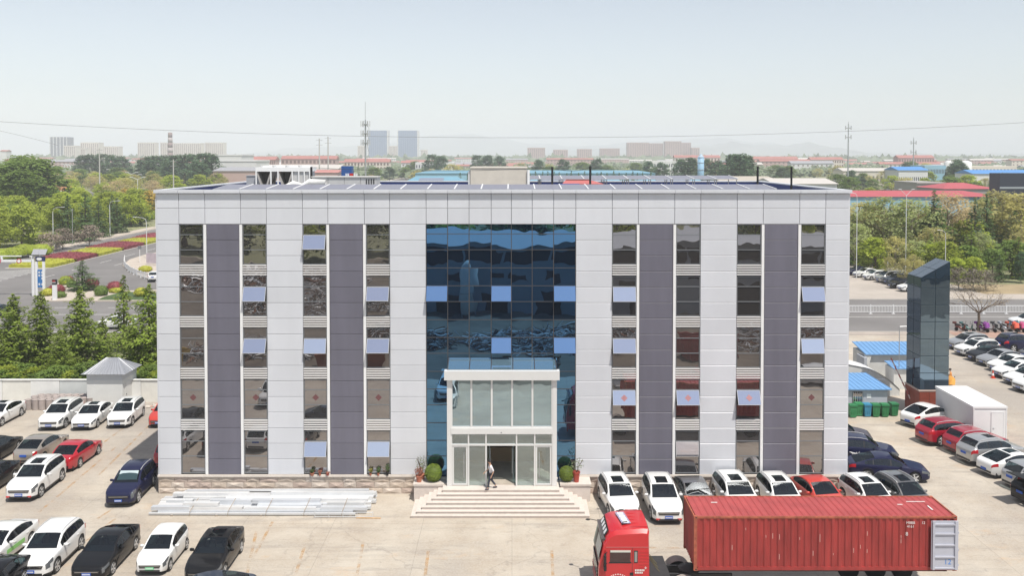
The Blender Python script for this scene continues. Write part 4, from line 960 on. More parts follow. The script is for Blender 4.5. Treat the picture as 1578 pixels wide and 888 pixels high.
for k in range(3):
    for s in (-1, 1): lorry_wheel(tr_, hl - 1.5 - k*1.3, s * 1.05, s)
lo = empty('red_lorry', (5.12, (CY0 + CY1) / 2, 0), 0, 'red cab-over lorry tractor coupled to the red container', 'lorry')
lo.scale = (1, 1, .945)
M_lred = pm('lorry_red', (.52, .02, .025), .3, 0, .03, 2, coat=.5)
cl0, cl1 = -1.15, 1.22
prof = [(cl0 + .04, .55), (cl0, .9), (cl0, 1.55), (cl0 + .03, 1.95), (cl0 + .22, 2.85), (cl0 + .30, 3.08), (cl0 + .52, 3.42), (cl0 + .8, 3.56), (cl1 - .3, 3.66), (cl1 - .06, 3.64), (cl1, 3.5), (cl1, .95), (cl1 - .5, .95), (cl1 - .7, .55)]
secs = [(-1.25, .0), (-1.25, .0)]
def cabsec(y, ins):
    out = []; cx_, cz_ = 0.1, 2.0
    for (x, z) in prof:
        k_ = ins if z > 2.9 else ins * .25
        out.append((x + (cx_ - x) * k_ * .5, y, z + (cz_ - z) * k_))
    return out
m = MB(); ss = [cabsec(-1.25, .30), cabsec(-1.245, .14), cabsec(-1.1, .035), cabsec(-.6, 0), cabsec(0, -.008), cabsec(.6, 0), cabsec(1.1, .035), cabsec(1.245, .14), cabsec(1.25, .30)]
for a, b in zip(ss, ss[1:]):
    n = len(a)
    for k in range(n): m.face([a[k], a[(k+1) % n], b[(k+1) % n], b[k]])
m.face(ss[0][::-1]); m.face(ss[-1])
cabm = m.build('cab', M_lred, lo); sharp(cabm.data, 28)
def lpart(nm, mb, mt, par=lo, smooth=False): return mb.build(nm, mt, par, smooth=smooth)
m = MB(); x0, z0, x1_, z1_ = cl0 + .02, 1.98, cl0 + .215, 2.86
w_ = [(-1.16, 1.0), (-.6, 1), (0, 1), (.6, 1), (1.16, 1)]
for (ya, _), (yb, _) in zip(w_, w_[1:]): m.face([(x0 - .03, ya, z0), (x1_ - .03, ya, z1_), (x1_ - .03, yb, z1_), (x0 - .03, yb, z0)])
lpart('windscreen', m, M_cglass)
m = MB(); m.box(x0 - .02, x0 + .0, -1.0, 1.0, 2.0, 2.05)
m = MB(); m.face([(cl0 + .05 - .036, -1.1, 2.15), (x1_ - .045, -1.1, z1_ - .02), (x1_ - .045, .3, z1_ - .02), (cl0 + .05 - .036, .3, 2.15)]); lpart('sun_blind', m, pm('blind_cream', (.6, .58, .52), .7))
m = MB(); m.prism([(cl0 + .16, -1.1), (cl0 + .5, -1.1), (cl0 + .5, 1.1), (cl0 + .16, 1.1)], 3.0, 3.1); lpart('sun_visor', m, pm('smoked_plastic', (.06, .05, .05), .3))
# visor board with white letters on the roof slope, roof sign
m = MB(); m.face([(cl0 + .285, -.95, 3.06), (cl0 + .285, .95, 3.06), (cl0 + .515, .9, 3.42), (cl0 + .515, -.9, 3.42)]); lpart('visor_board', m, M_black)
for k in range(4):
    m = MB(); yy = -.72 + k * .42; m.face([(cl0 + .325, yy, 3.125), (cl0 + .325, yy + .28, 3.125), (cl0 + .465, yy + .28, 3.345), (cl0 + .465, yy, 3.345)]); lpart('board_character', m, M_whitep)
for v in bpy.data.objects['visor_board'].data.vertices: v.co.x -= .012; v.co.z += .008
for o in [o for o in lo.children if o.name.startswith('board_char')]:
    for v in o.data.vertices: v.co.x -= .02; v.co.z += .014
m = MB(); m.cbox((.12, 0, 3.665), (.42, 1.35, .012), R(8)); rs_ = lpart('roof_sign', m, pm('sign_blue_grey', (.32, .3, .42), .5))
for k in range(4): m = MB(); m.cbox((.12 - (-.48 + k*.32)*.14, -.48 + k*.32, 3.675), (.26, .24, .012), R(8)); m.build('roof_character', M_whitep, rs_)
for k in range(6): m = MB(); m.cbox((.75, -.95 + k*.38, 3.645), (.8, .025, .02), 0, 0, 0, R(2)); lpart('roof_rib', m, M_lred)
for yy in (-.7, .75): m = MB(); m.tube([(.0, yy, 3.6), (.05, yy, 3.75), (.25, yy, 3.78)], .025, 5); lpart('air_horn', m, M_black)
ys = -1.262
def side(nm, x0, x1, z0, z1, mt, y=ys, th=.02): m = MB(); m.box(x0, x1, y, y + th, z0, z1); return lpart(nm, m, mt)
side('side_window', -.62, .33, 2.02, 2.60, M_cglass); side('window_blind', -.60, .33, 2.50, 2.60, MATS['blind_cream'], ys - .006); side('door_window_frame', -.66, .37, 1.97, 2.02, M_black, ys - .004)
side('rear_quarter_window', .48, .66, 1.98, 2.58, M_black); side('quarter_glass', .51, .63, 2.03, 2.53, pm('grey_glass', (.28, .27, .26), .2), ys - .006)
side('door_seam', .40, .415, .95, 2.7, M_black, ys - .002); side('door_seam', -.85, -.835, .95, 2.6, M_black, ys - .002); side('roof_seam', -.8, 1.18, 2.74, 2.76, pm('seam_pink', (.5, .15, .15), .5), ys - .004)
side('fuel_flap', .30, .46, 1.36, 1.50, M_black, ys - .008)
for k in range(6): side('body_rib', .72, 1.18, 1.75 + k*.15, 1.765 + k*.15, M_lred, ys - .008)
for s in (-1, 1):
    m = MB(); m.cbox((-.86, s*1.42, 2.2), (.10, .26, .52)); mi_ = lpart('mirror', m, M_black); m = MB(); m.tube([(-.75, s*1.22, 2.5), (-.84, s*1.4, 2.5)], .02, 5); m.tube([(-.75, s*1.22, 1.95), (-.84, s*1.4, 1.98)], .02, 5); m.build('mirror_arm', M_black, mi_)
    m = MB(); m.cbox((-.86, s*1.42, 1.82), (.12, .28, .2)); m.build('wide_mirror', M_black, mi_)
m = MB(); m.tube([(-1.0, 1.2, 3.0), (-1.35, 1.5, 2.95)], .018, 5); m.lathe([(0, -.06), (.12, 0), (0, .06)], 10, (-1.4, 1.55, 2.9)); lpart('front_mirror', m, M_black)
# fender and white door marks
m = MB(); pts = [(.62 + .66*math.cos(a), .55 + .66*math.sin(a)) for a in [R(180 - 12*k) for k in range(16)]]
for (a, b), (c, d) in zip(pts, pts[1:]): m.face([(a, -1.30, b), (c, -1.30, d), (c, -1.05, d), (a, -1.05, b)]); m.face([(a, -1.30, b), (c, -1.30, d), (.62 + (c - .62)*.9, -1.30, .55 + (d - .55)*.9), (.62 + (a - .62)*.9, -1.30, .55 + (b - .55)*.9)])
lpart('fender', m, M_lred)
for k in range(9):
    a = R(150 - k*15); m = MB(); m.cbox((-.25 + .42*math.cos(a), ys - .004, 1.12 + .3*math.sin(a)), (.05, .006, .06), 0, 0, 0, R(90) - a); lpart('door_mark', m, M_wtxt)
for row, n in ((1.62, 6), (1.50, 5)):
    for k in range(n): m = MB(); m.cbox((.56 + k*.075, ys - .004, row), (.055, .006, .085)); lpart('door_mark', m, M_wtxt)
m = MB(); m.cbox((1.02, ys - .004, 1.74), (.12, .006, .03)); m.cbox((1.02, ys - .005, 1.74), (.03, .006, .12)); lpart('star_mark', m, M_wtxt)
m = MB(); m.box(cl0 - .05, cl0 + .02, -1.2, 1.2, .45, 1.0); lpart('bumper', m, M_lred); m = MB(); m.box(cl0 - .03, cl0 + .01, -.95, .95, 1.05, 1.8); gr = lpart('grille', m, M_black)
for k in range(4): m = MB(); m.box(cl0 - .045, cl0 - .03, -.95, .95, 1.12 + k*.17, 1.2 + k*.17); m.build('grille_bar', M_chrome, gr)
for s in (-1, 1):
    m = MB(); m.box(cl0 - .065, cl0 - .02, s*.95 - .2, s*.95 + .2, .65, .9); lpart('headlamp', m, M_head)
    lorry_wheel(lo, -.1 + .2, s * 1.02, s); lorry_wheel(lo, 2.9, s * .98, s); 
    m = MB(); m.box(cl1, 5.2, s*.42 - .05, s*.42 + .05, .75, 1.05); lpart('chassis_rail', m, M_chas)
    mg = MB(); pts = [(2.9 + .62*math.cos(a), .52 + .62*math.sin(a)) for a in [R(170 - 16*k) for k in range(11)]]
    for (a, b), (c, d) in zip(pts, pts[1:]): mg.face([(a, s*.98 - .32, b), (c, s*.98 - .32, d), (c, s*.98 + .32, d), (a, s*.98 + .32, b)])
    lpart('mudguard', mg, pm('mudguard_grey', (.30, .27, .24), .8, 0, .1, 3))
m = MB(); m.box(cl1 + .05, 2.2, -1.1, 1.1, .7, 1.2); lpart('battery_box', m, M_chas)
m = MB(); m.lathe([(.5, 0), (.55, .08), (.2, .1), (0, .1)], 16, (3.3, 0, 1.06)); lpart('fifth_wheel', m, M_chas)
for k in range(3):
    m = MB(); m.tube([(cl1 + .05 + .9*t, -.5 + k*.4 + .1*math.sin(t*6), 1.9 - .9*t + .5*math.sin(t*3.1)*(-.4)) for t in (0, .2, .4, .6, .8, 1)], .016, 5); lpart('air_hose', m, pm('hose_dark', (.12, .10, .03), .6))
# ================================================================== right-hand things
PYX0, PYX1, PYY0, PYY1 = 32.3, 34.62, 70.4, 72.85
py = empty('glass_pylon', ((PYX0+PYX1)/2, (PYY0+PYY1)/2, 0), 0, 'tall dark glass pylon with a slanted top on a red granite foot', 'pylon')
a, b = (PYX1-PYX0)/2, (PYY1-PYY0)/2; zf = 2.02; zA, zB = 10.95, 12.25
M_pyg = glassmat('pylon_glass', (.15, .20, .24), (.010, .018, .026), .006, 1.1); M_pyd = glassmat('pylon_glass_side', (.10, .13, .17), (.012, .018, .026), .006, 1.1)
M_pfr = pm('pylon_frame', (.10, .15, .18), .4, .3)
m = MB(); i_ = .05
m.v = [(-a+i_, -b+i_, zf), (a-i_, -b+i_, zf), (a-i_, b-i_, zf), (-a+i_, b-i_, zf), (-a+i_, -b+i_, zA-i_), (a-i_, -b+i_, zB-i_), (a-i_, b-i_, zB-i_), (-a+i_, b-i_, zA-i_)]
m.f = [(0,3,2,1),(4,5,6,7),(0,1,5,4),(1,2,6,5),(2,3,7,6),(3,0,4,7)]; m.m = [0]*6; m.build('frame', M_pfr, py)
nr = 7
def slz(x): return zA + (zB - zA) * (x + a) / (2*a)
for f in range(2):
    for c in range(2):
        for r in range(nr):
            t0, t1 = c/2, (c+1)/2; g = .025
            m = MB()
            if f == 0:
                x0, x1 = -a + 2*a*t0 + g, -a + 2*a*t1 - g; y = -b
                z0 = zf + r*1.36 + g; z1a = z1b = zf + (r+1)*1.36 - g
                if r == nr - 1: z1a, z1b = slz(x0) - g, slz(x1) - g
                if r == nr - 1 and z1a < z0: continue
                m.v = [(x0,y,z0),(x1,y,z0),(x1,y,z1b),(x0,y,z1a),(x0,y+.04,z0),(x1,y+.04,z0),(x1,y+.04,z1b),(x0,y+.04,z1a)]
            else:
                y0, y1 = -b + 2*b*t0 + g, -b + 2*b*t1 - g; x = -a
                z0 = zf + r*1.36 + g; z1 = min(zf + (r+1)*1.36 - g, zA - g)
                if r == nr - 1: z1 = zA - g
                m.v = [(x,y1,z0),(x,y0,z0),(x,y0,z1),(x,y1,z1),(x+.04,y1,z0),(x+.04,y0,z0),(x+.04,y0,z1),(x+.04,y1,z1)]
            m.f = [(0,1,2,3),(0,4,5,1),(1,5,6,2),(2,6,7,3),(3,7,4,0)]; m.m = [0]*5
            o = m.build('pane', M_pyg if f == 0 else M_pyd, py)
for c in range(2):
    for r in range(2):
        x0, x1 = -a + a*c + .02, -a + a*(c+1) - .02; y0, y1 = -b + b*r + .02, -b + b*(r+1) - .02
        m = MB(); m.face([(x0, y0, slz(x0) + .005), (x1, y0, slz(x1) + .005), (x1, y1, slz(x1) + .005), (x0, y1, slz(x0) + .005)]); m.build('top_pane', glassmat('pylon_top_glass', (.28, .31, .33), (.05, .06, .07)), py)
M_gran = pm('red_granite', (.27, .065, .04), .35, 0, .16, 9, rndv=.1)
m = MB(); m.box(-a-.04, a+.04, -b-.04, b+.04, 0, zf-.1); m.build('foot', pm('dark_grout', (.12, .07, .06), .8), py)
for c in range(3):
    for r in range(3):
        w = (2*a+.08)/3; h = (zf-.12)/3
        m = MB(); m.box(-a-.04+c*w+.012, -a-.04+(c+1)*w-.012, -b-.06, -b-.03, r*h+.012, (r+1)*h-.012); m.build('granite_tile', M_gran, py)
        w = (2*b+.08)/3; m = MB(); m.box(-a-.06, -a-.03, -b-.04+c*w+.012, -b-.04+(c+1)*w-.012, r*h+.012, (r+1)*h-.012); m.build('granite_tile', M_gran, py)
m = MB(); m.box(-a-.09, a+.09, -b-.09, b+.09, zf-.1, zf); m.build('foot_coping', pm('pale_coping', (.55, .42, .36), .7), py)
# white cabin
cb = empty('site_cabin', (34.3, 66.55, 0), 0, 'long white flat-roofed site cabin with a single door', 'cabin')
M_cab = pm('cabin_white', (.72, .72, .72), .45, 0, .03, 1); M_cabg = pm('cabin_shade_grey', (.62, .62, .63), .5, 0, .04, .7)  # second tone is the cabin white with the long side's shade painted in
m = MB(); m.box(-1.19, 1.19, -2.85, 2.85, .1, 2.45); m.build('wall', M_cabg, cb)
m = MB(); m.box(-1.24, 1.24, -2.9, 2.9, 2.45, 2.6); m.build('roof', M_cab, cb)
m = MB(); m.box(-1.22, 1.22, -2.88, 2.88, 0, .12); m.build('base_rail', M_cab, cb)
for x in (-1.21, 1.13): m = MB(); m.box(x, x + .08, -2.89, -2.78, .12, 2.45); m.build('corner_post', M_cab, cb)
m = MB(); m.box(-1.12, 1.12, -2.875, -2.84, .12, 2.3); m.build('front_panel', M_cab, cb)
m = MB(); m.box(.1, .92, -2.90, -2.87, .15, 2.15); d = m.build('door', M_cab, cb)
m = MB(); m.tube([(.18, -2.93, 1.05), (.3, -2.93, 1.05)], .02, 6); m.build('handle', M_steel, d)
for (x0, x1, z0, z1) in ((.06, .1, .15, 2.19), (.92, .96, .15, 2.19), (.1, .92, 2.15, 2.19)): m = MB(); m.box(x0, x1, -2.91, -2.87, z0, z1); m.build('door_frame', M_cabg, cb)
m = MB(); m.lathe([(1.15, 0), (1.05, .16), (.7, .3), (0, .36)], 24); o = m.build('round_red_cover', pm('red_plastic', (.6, .03, .025), .4), cb, (1.2, -1.6, 1.25), 0, True); o.rotation_euler = (0, R(90), 0)
# waste bins
M_bgreen = pm('bin_green', (.03, .20, .075), .5, 0, .08, 3, rndv=.15); M_bblue = pm('bin_blue', (.04, .22, .35), .5, 0, .08, 3)
def bin_(px, py_, mt, label):
    g = G(px, py_); o = empty('wheeled_bin', (g.x, g.y, 0), rnd.uniform(-.06, .06), label, 'bin', 'wheeled bins in a row')
    m = MB(); t, bt = .29, .23; z0, z1 = .06, .93
    lo_ = [(-bt, -bt, z0), (bt, -bt, z0), (bt, bt, z0), (-bt, bt, z0)]; hi = [(-t, -t, z1), (t, -t, z1), (t, t+.06, z1), (-t, t+.06, z1)]
    m.face(lo_[::-1])
    for k in range(4): m.face([lo_[k], lo_[(k+1)%4], hi[(k+1)%4], hi[k]])
    m.face(hi); m.build('bin_body', mt, o)
    m = MB(); m.box(-t-.03, t+.03, -t-.05, t+.1, z1, z1+.05); m.box(-t, t, -t, t+.05, z1+.05, z1+.10); m.build('lid', mt, o)
    m = MB(); m.tube([(-.25, t+.13, z1), (.25, t+.13, z1)], .025, 6); m.build('handle', mt, o)
    for s in (-1, 1): m = MB(); m.lathe([(.1, -.03), (.1, .03)], 12, axis='Y'); w = m.build('wheel', M_tyre, o, (s*.24, .24, .1)); w.rotation_euler = (0, 0, R(90))
    for k in range(3): m = MB(); m.box(-.17+k*.14, -.13+k*.14, -.285, -.25, .3, .85); m.build('rib', mt, o)
for px, y_, mt, lb in ((1313.5, 643.5, M_bgreen, 'green wheeled bin nearest the building, standing slightly forward'), (1323, 641, M_bgreen, 'green wheeled bin left of the blue bin'), (1335.5, 642, M_bblue, 'the only blue wheeled bin in the row'), (1349, 642.5, M_bgreen, 'green wheeled bin right of the blue bin'), (1363, 642.5, M_bgreen, 'green wheeled bin second from the right end'), (1377, 641, M_bgreen, 'green wheeled bin behind the white saloon')): bin_(px, y_, mt, lb)
# blue-roofed sheds
M_blue = pm('blue_roof_sheet', (.16, .33, .58), .4, .1, .06, 1.5); M_shed = pm('shed_wall_grey', (.42, .44, .48), .8, 0, .08, 1.5); M_shedw = pm('shed_wall_white', (.6, .6, .58), .8, 0, .1, 1.5)
def shed(name, x0, x1, y0, y1, ze, zr_, label, cut=0.0, ov=.25, wallm=None):
    o = empty(name, ((x0+x1)/2, y0, 0), 0, label, 'shed'); q = (x1-x0)/2; d = y1-y0
    m = MB(); m.box(-q, q, 0, d, 0, ze-.08); m.build('wall', wallm or M_shed, o)
    m = MB(); pts = [(-q-.1, -ov, ze), (q+ov, -ov, ze), (q+ov-cut, d, zr_), (-q-.1, d, zr_)]; m.face(pts); m.face([(p[0], p[1], p[2]-.06) for p in pts][::-1])
    for k in range(4): p, p2 = pts[k], pts[(k+1)%4]; m.face([(p[0],p[1],p[2]-.06), (p2[0],p2[1],p2[2]-.06), p2, p])
    r = m.build('roof', M_blue, o)
    n = int((x1-x0)/.38)
    for k in range(n+1):
        t = k/n; A0 = Vector(pts[0]).lerp(Vector(pts[1]), t); B0 = Vector(pts[3]).lerp(Vector(pts[2]), t); k_ = MB(); k_.tube([A0 + Vector((0,0,.01)), B0 + Vector((0,0,.01))], .035, 4, cap=False); k_.build('roof_rib', M_blue, r)
    return o
s1 = shed('blue_roofed_shed', 24.2, 30.0, 71.0, 73.6, 1.98, 2.62, 'low grey shed with a bright blue ribbed roof behind the bins', 1.0)
m = MB(); m.box(.1, .95, -.03, .02, .75, 1.75); w_ = m.build('window', M_frame, s1)
for k in range(2): m = MB(); m.box(.14+k*.4, .5+k*.4, -.045, -.03, .8, 1.7); m.build('pane', M_glass, w_)
for k in range(5): m = MB(); m.tube([(.15+k*.18, -.06, .78), (.15+k*.18, -.06, 1.72)], .012, 4); m.build('bar', M_white, w_)
m = MB(); m.box(1.25, 1.6, -.02, .0, 1.2, 1.55); m.build('notice', M_white, s1)
m = MB(); m.box(-2.7, 2.7, -.3, -.05, 0, .62); m.build('kerb_wall', M_shedw, s1)
s2 = shed('blue_roofed_shed', 32.4, 39.2, 81.5, 84.5, 2.45, 2.95, 'farther shed with a blue ribbed roof and white upper wall left of the pylon', 0, .3, M_shedw)
m = MB(); m.box(-3.75, -3.5, -.6, 1.2, 0, 2.2); m.build('side_wall', M_shed, s2)
m = MB(); m.face([(-3.6, -.2, 2.4), (-2.9, -.2, 2.4), (-3.25, -.25, 1.2)]); m.face([(-3.6, -.22, 2.4), (-3.25, -.27, 1.2), (-2.9, -.22, 2.4)]); m.build('hanging_sheet', M_shedw, s2)
shed('blue_awning_hut', 33.6, 37.0, 78.2, 80.0, 1.9, 2.15, 'small hut with a deep blue awning tucked behind the glass pylon', 0, .2, M_shedw)
ar = empty('arched_canopy', (28.2, 76.0, 0), 0, 'white arched tarpaulin canopy behind the nearer blue-roofed shed', 'canopy')
m = MB(); n = 18; pr_ = [(-6 + 11*k/n, 3.0 - 1.55*((-6 + 11*k/n + 2.5)/7.6)**2 - .9*max(0, (k-13)/5)**2) for k in range(n+1)]
for (x0, z0), (x1, z1) in zip(pr_, pr_[1:]):
    m.face([(x0, 0, z0), (x1, 0, z1), (x1, 2.4, z1), (x0, 2.4, z0)]); m.face([(x0, 0, z0-.04), (x0, 2.4, z0-.04), (x1, 2.4, z1-.04), (x1, 0, z1-.04)])
m.build('arched_roof', pm('tarpaulin_white', (.62, .62, .62), .6, 0, .06, 1), ar, smooth=True)
m = MB()
for (x0, z0), (x1, z1) in zip(pr_, pr_[1:]): m.face([(x0, .05, 0), (x1, .05, 0), (x1, .05, z1-.05), (x0, .05, z0-.05)])
m.build('front_wall', M_shedw, ar)
m = MB(); m.box(29.9, 31.2, 74.2, 74.45, 0, 1.9); tag(m.build('block_wall', M_shedw), 'short weathered white wall between the shed and the pylon', 'wall')
car('suv', 'black', (28.2, 87.5), -80, 'black people carrier half hidden by the building above the white canopy', GR, sunroof=False)
car('sedan', 'white', (27.4, 80.6), -20, 'white car roof showing between the building and the arched canopy', GR, sunroof=False)
# leaning barrier pole
pb = G(1409, 628, .3); pa = A(1373, 552, 73.5)
bp_ = empty('barrier_pole', (pb.x, pb.y, 0), 0, 'long red and white striped barrier pole leaning against the sheds', 'pole')
P0, P1 = Vector((0, 0, .3)), pa - Vector((pb.x, pb.y, 0))
for k in range(12): m = MB(); m.tube([P0.lerp(P1, k/12), P0.lerp(P1, (k+1)/12)], .055, 8); m.build('stripe', pm('barrier_red', (.42, .1, .08), .6) if k % 2 else pm('barrier_white', (.6, .5, .46), .6), bp_)
g = G(1385, 600); m = MB(); m.tube([(g.x, g.y, 0), (g.x, g.y, 5.6)], .035, 6); m.tube([(g.x, g.y, 5.55), (g.x + 2.0, g.y, 5.62)], .02, 5); tag(m.build('lamp_pole', M_steel), 'thin grey pole with a side arm left of the glass pylon', 'pole')
# traffic cone
def cone(px, y_, label):
    g = G(px, y_); o = empty('traffic_cone', (g.x, g.y, 0), 0, label, 'cone')
    m = MB(); m.box(-.19, .19, -.19, .19, 0, .04); m.build('base', pm('cone_red', (.6, .05, .02), .5), o)
    m = MB(); m.lathe([(.15, .04), (.115, .25)], 12); m.lathe([(.075, .47), (.03, .72), (0, .73)], 12); m.build('cone_body', MATS['cone_red'], o)
    m = MB(); m.lathe([(.116, .25), (.074, .47)], 12); m.build('reflective_band', M_white, o)
cone(1530, 583, 'red and white traffic cone before the row of white saloons')
# white railing along the road
YRAIL = G(1400, 482.5).y
def railing(p0, p1, label, span=3.0, h=1.1, name='road_railing', mt=M_white):
    p0, p1 = Vector((*p0, 0)), Vector((*p1, 0)); d = p1 - p0; n = max(1, round(d.length / span)); rz = math.atan2(d.y, d.x)
    o = empty(name, p0, rz, label, 'railing', 'white road railings'); s = d.length / n
    pan = MB(); pan.box(.06, s - .06, -.025, .025, h - .09, h); pan.box(.06, s - .06, -.02, .02, .22, .28); pm_ = pan.mesh('rail_pair', mt)
    ba = MB(); nb = int(s / .19)
    for k in range(1, nb): x = s * k / nb; ba.box(x - .02, x + .02, -.014, .014, .28, h - .09)
    bm_ = ba.mesh('balusters', mt)
    ps = MB(); ps.box(-.05, .05, -.05, .05, 0, h + .1); ps.box(-.2, .2, -.14, .14, 0, .05); psm = ps.mesh('post', mt)
    for k in range(n):
        inst('rail', pm_, o, (k*s, 0, -.1)); bo = inst('balusters', bm_, o, (k*s, 0, -.1)); bo['kind'] = 'stuff'
    for k in range(n + 1): inst('post', psm, o, (k*s, 0, -.1))
    return o
railing((BX1 - 6, YRAIL), (118, YRAIL), 'long white steel railing along the road right of the office building')
cr = [G(*q) for q in ((192, 402), (191, 409), (194, 414.5), (201, 420), (211, 425), (223, 429), (240, 434), (262, 440))]
for k, (p, q) in enumerate(zip(cr, cr[1:])): railing(p[:2], q[:2], 'white railing section curving round the pavement corner of the junction', 2.6, 1.1, 'corner_railing')
# scooters
def scooter(g, rz, col, label, cover=None):
    o = empty('scooter', (g.x, g.y, .03), rz, label, 'scooter', 'scooters parked along the pavement')
    c = pm('scooter_' + col[0], col[1], .4)
    for x in (.62, -.58):
        t = MB(); t.lathe([(.14, -.05), (.22, -.045), (.24, 0), (.22, .045), (.14, .05)], 12, axis='Y'); w = t.build('wheel', M_tyre, o, (x, 0, .24), 0, True); t = MB(); t.lathe([(.14, -.04), (.06, -.03), (.06, .03), (.14, .04)], 10, axis='Y'); t.build('rim', M_rim, w)
    m = MB(); m.tube([(-.75, 0, .62), (-.55, 0, .60), (-.2, 0, .55), (-.02, 0, .38), (.28, 0, .32), (.42, 0, .45), (.45, 0, .85)], [.10, .17, .17, .12, .10, .13, .09], 8); m.build('body_shell', c, o, smooth=True)
    m = MB(); m.tube([(-.78, 0, .80), (-.6, 0, .77), (-.25, 0, .74), (-.05, 0, .72)], [.08, .14, .14, .08], 8); m.build('seat', M_black, o, smooth=True)
    m = MB(); m.tube([(.62, 0, .24), (.52, 0, .6), (.42, 0, 1.0)], .035, 6); m.build('fork', M_steel, o)
    m = MB(); m.tube([(.30, -.34, 1.06), (.42, -.12, 1.0), (.42, .12, 1.0), (.30, .34, 1.06)], .022, 6); m.build('handlebar', M_black, o)
    for s in (-1, 1): m = MB(); m.tube([(.36, s*.26, 1.05), (.38, s*.3, 1.22)], .01, 4); m.lathe([(0, -.05), (.06, 0), (0, .05)], 8, (.38, s*.32, 1.24)); m.build('mirror', M_black, o)
    m = MB(); m.lathe([(0, -.06), (.08, -.03), (.09, .03), (0, .06)], 8, (.52, 0, .9)); m.build('headlamp', M_head, o)
    m = MB(); m.box(-.98, -.66, -.16, .16, .84, 1.08); m.build('top_box', c if not cover else pm('cover_' + cover[0], cover[1], .8, 0, .2, 5), o)
    if cover: m = MB(); m.tube([(.2, 0, .98), (.5, 0, .95), (.62, 0, .55)], [.3, .34, .28], 8); m.build('wind_apron', MATS['cover_' + cover[0]], o, smooth=True)
    m = MB(); m.tube([(-.1, .1, .28), (-.12, .22, .02)], .015, 4); m.build('kickstand', M_steel, o)
SC = [(1481, ('maroon', (.16, .05, .04)), None, 'maroon scooter standing alone next to the glass pylon'), (1492, ('teal', (.12, .25, .24)), None, 'teal scooter second from the pylon'), (1514, ('purple', (.15, .04, .17)), ('purple', (.22, .05, .26)), 'scooter with a purple rain apron right of the bare tree'), (1525, ('grey', (.3, .3, .32)), None, 'slim grey scooter right of the purple one'), (1538, ('black', (.05, .05, .05)), None, 'black scooter in the middle of the right-hand group'), (1550, ('silver', (.42, .45, .5)), None, 'silver scooter between the black and the orange one'), (1560, ('orange', (.55, .15, .05)), ('orange', (.6, .1, .06)), 'scooter with a red-orange apron'), (1571, ('pink', (.4, .08, .18)), ('pink', (.45, .08, .2)), 'pink scooter near the right picture edge'), (1578, ('cyan', (.1, .35, .4)), None, 'turquoise scooter at the right picture edge')]
for px, c, cv, lb in SC: scooter(G(px, 512), R(rnd.uniform(-75, -50)), c, lb, cv)
scooter(G(1463, 601), R(-100), ('yellow', (.55, .30, .05)), 'yellow delivery scooter half hidden behind the glass pylon', ('amber', (.6, .28, .05)))
# ================================================================== rooftop
ZR = ZTOP - .95
def AR(px, py, Y): return A(px, py, Y)
YR_ = YF + 6
# solar modules: framed, slightly tilted, in three rows
M_pv = pm('solar_cells_sky_tint', (.20, .19, .235), .3, .1, .05, 3, spec=.8); M_pvf = pm('solar_frame', (.62, .62, .63), .35, .6)  # lavender grey of the cells is reflected sky put into the base colour
def pv_mesh(w, d):
    m = MB(); m.box(-w/2+.04, w/2-.04, .03, d-.03, 0, .03); f = MB()
    for (x0, x1, y0, y1) in ((-w/2, -w/2+.04, 0, d), (w/2-.04, w/2, 0, d), (-w/2+.04, w/2-.04, 0, .03), (-w/2+.04, w/2-.04, d-.03, d)): f.box(x0, x1, y0, y1, -.005, .04)
    return m.mesh('cell_sheet', M_pv), f.mesh('module_frame', M_pvf)
pw_ = 1.64; cells, frm = pv_mesh(pw_ - .02, 3.0)
leg = MB(); leg.tube([(0, 0, -.8), (0, 0, 0)], .03, 4); legm = leg.mesh('support_leg', M_steel)
nrow = int((BX1 - BX0 - 6.5) / pw_)
RC = ((BX0 + BX1) / 2)
def pvrow(y, z, tilt, n, lab, x_from, gapd=()):
    for k in range(n):
        if k in gapd: continue
        x = x_from + (k + .5) * pw_
        o = empty('solar_module', (x, y, z), 0, lab, 'solar panel', 'rooftop solar modules'); o.rotation_euler = (R(tilt), 0, 0)
        inst('cell_sheet', cells, o); inst('module_frame', frm, o)
        for dx in (-.75, .75):
            inst('support_leg', legm, o, (dx, .2, 0)); inst('support_leg', legm, o, (dx, 2.7, -.0))
        if k % 1 == 0: m = MB(); m.box(-.03, .03, 0, 3.0, .04, .07); b_ = m.build('mounting_rail', M_white, o, (pw_/2, 0, 0))
pvrow(YF + .55, ZTOP + .0, 3.8, nrow, 'grey solar module in the front row along the parapet', BX0 + 3.2)
pvrow(YF + 12.6, ZTOP + .32, 3.5, 10, 'grey solar module in the rear row on the right half of the roof', RC + 1.0)
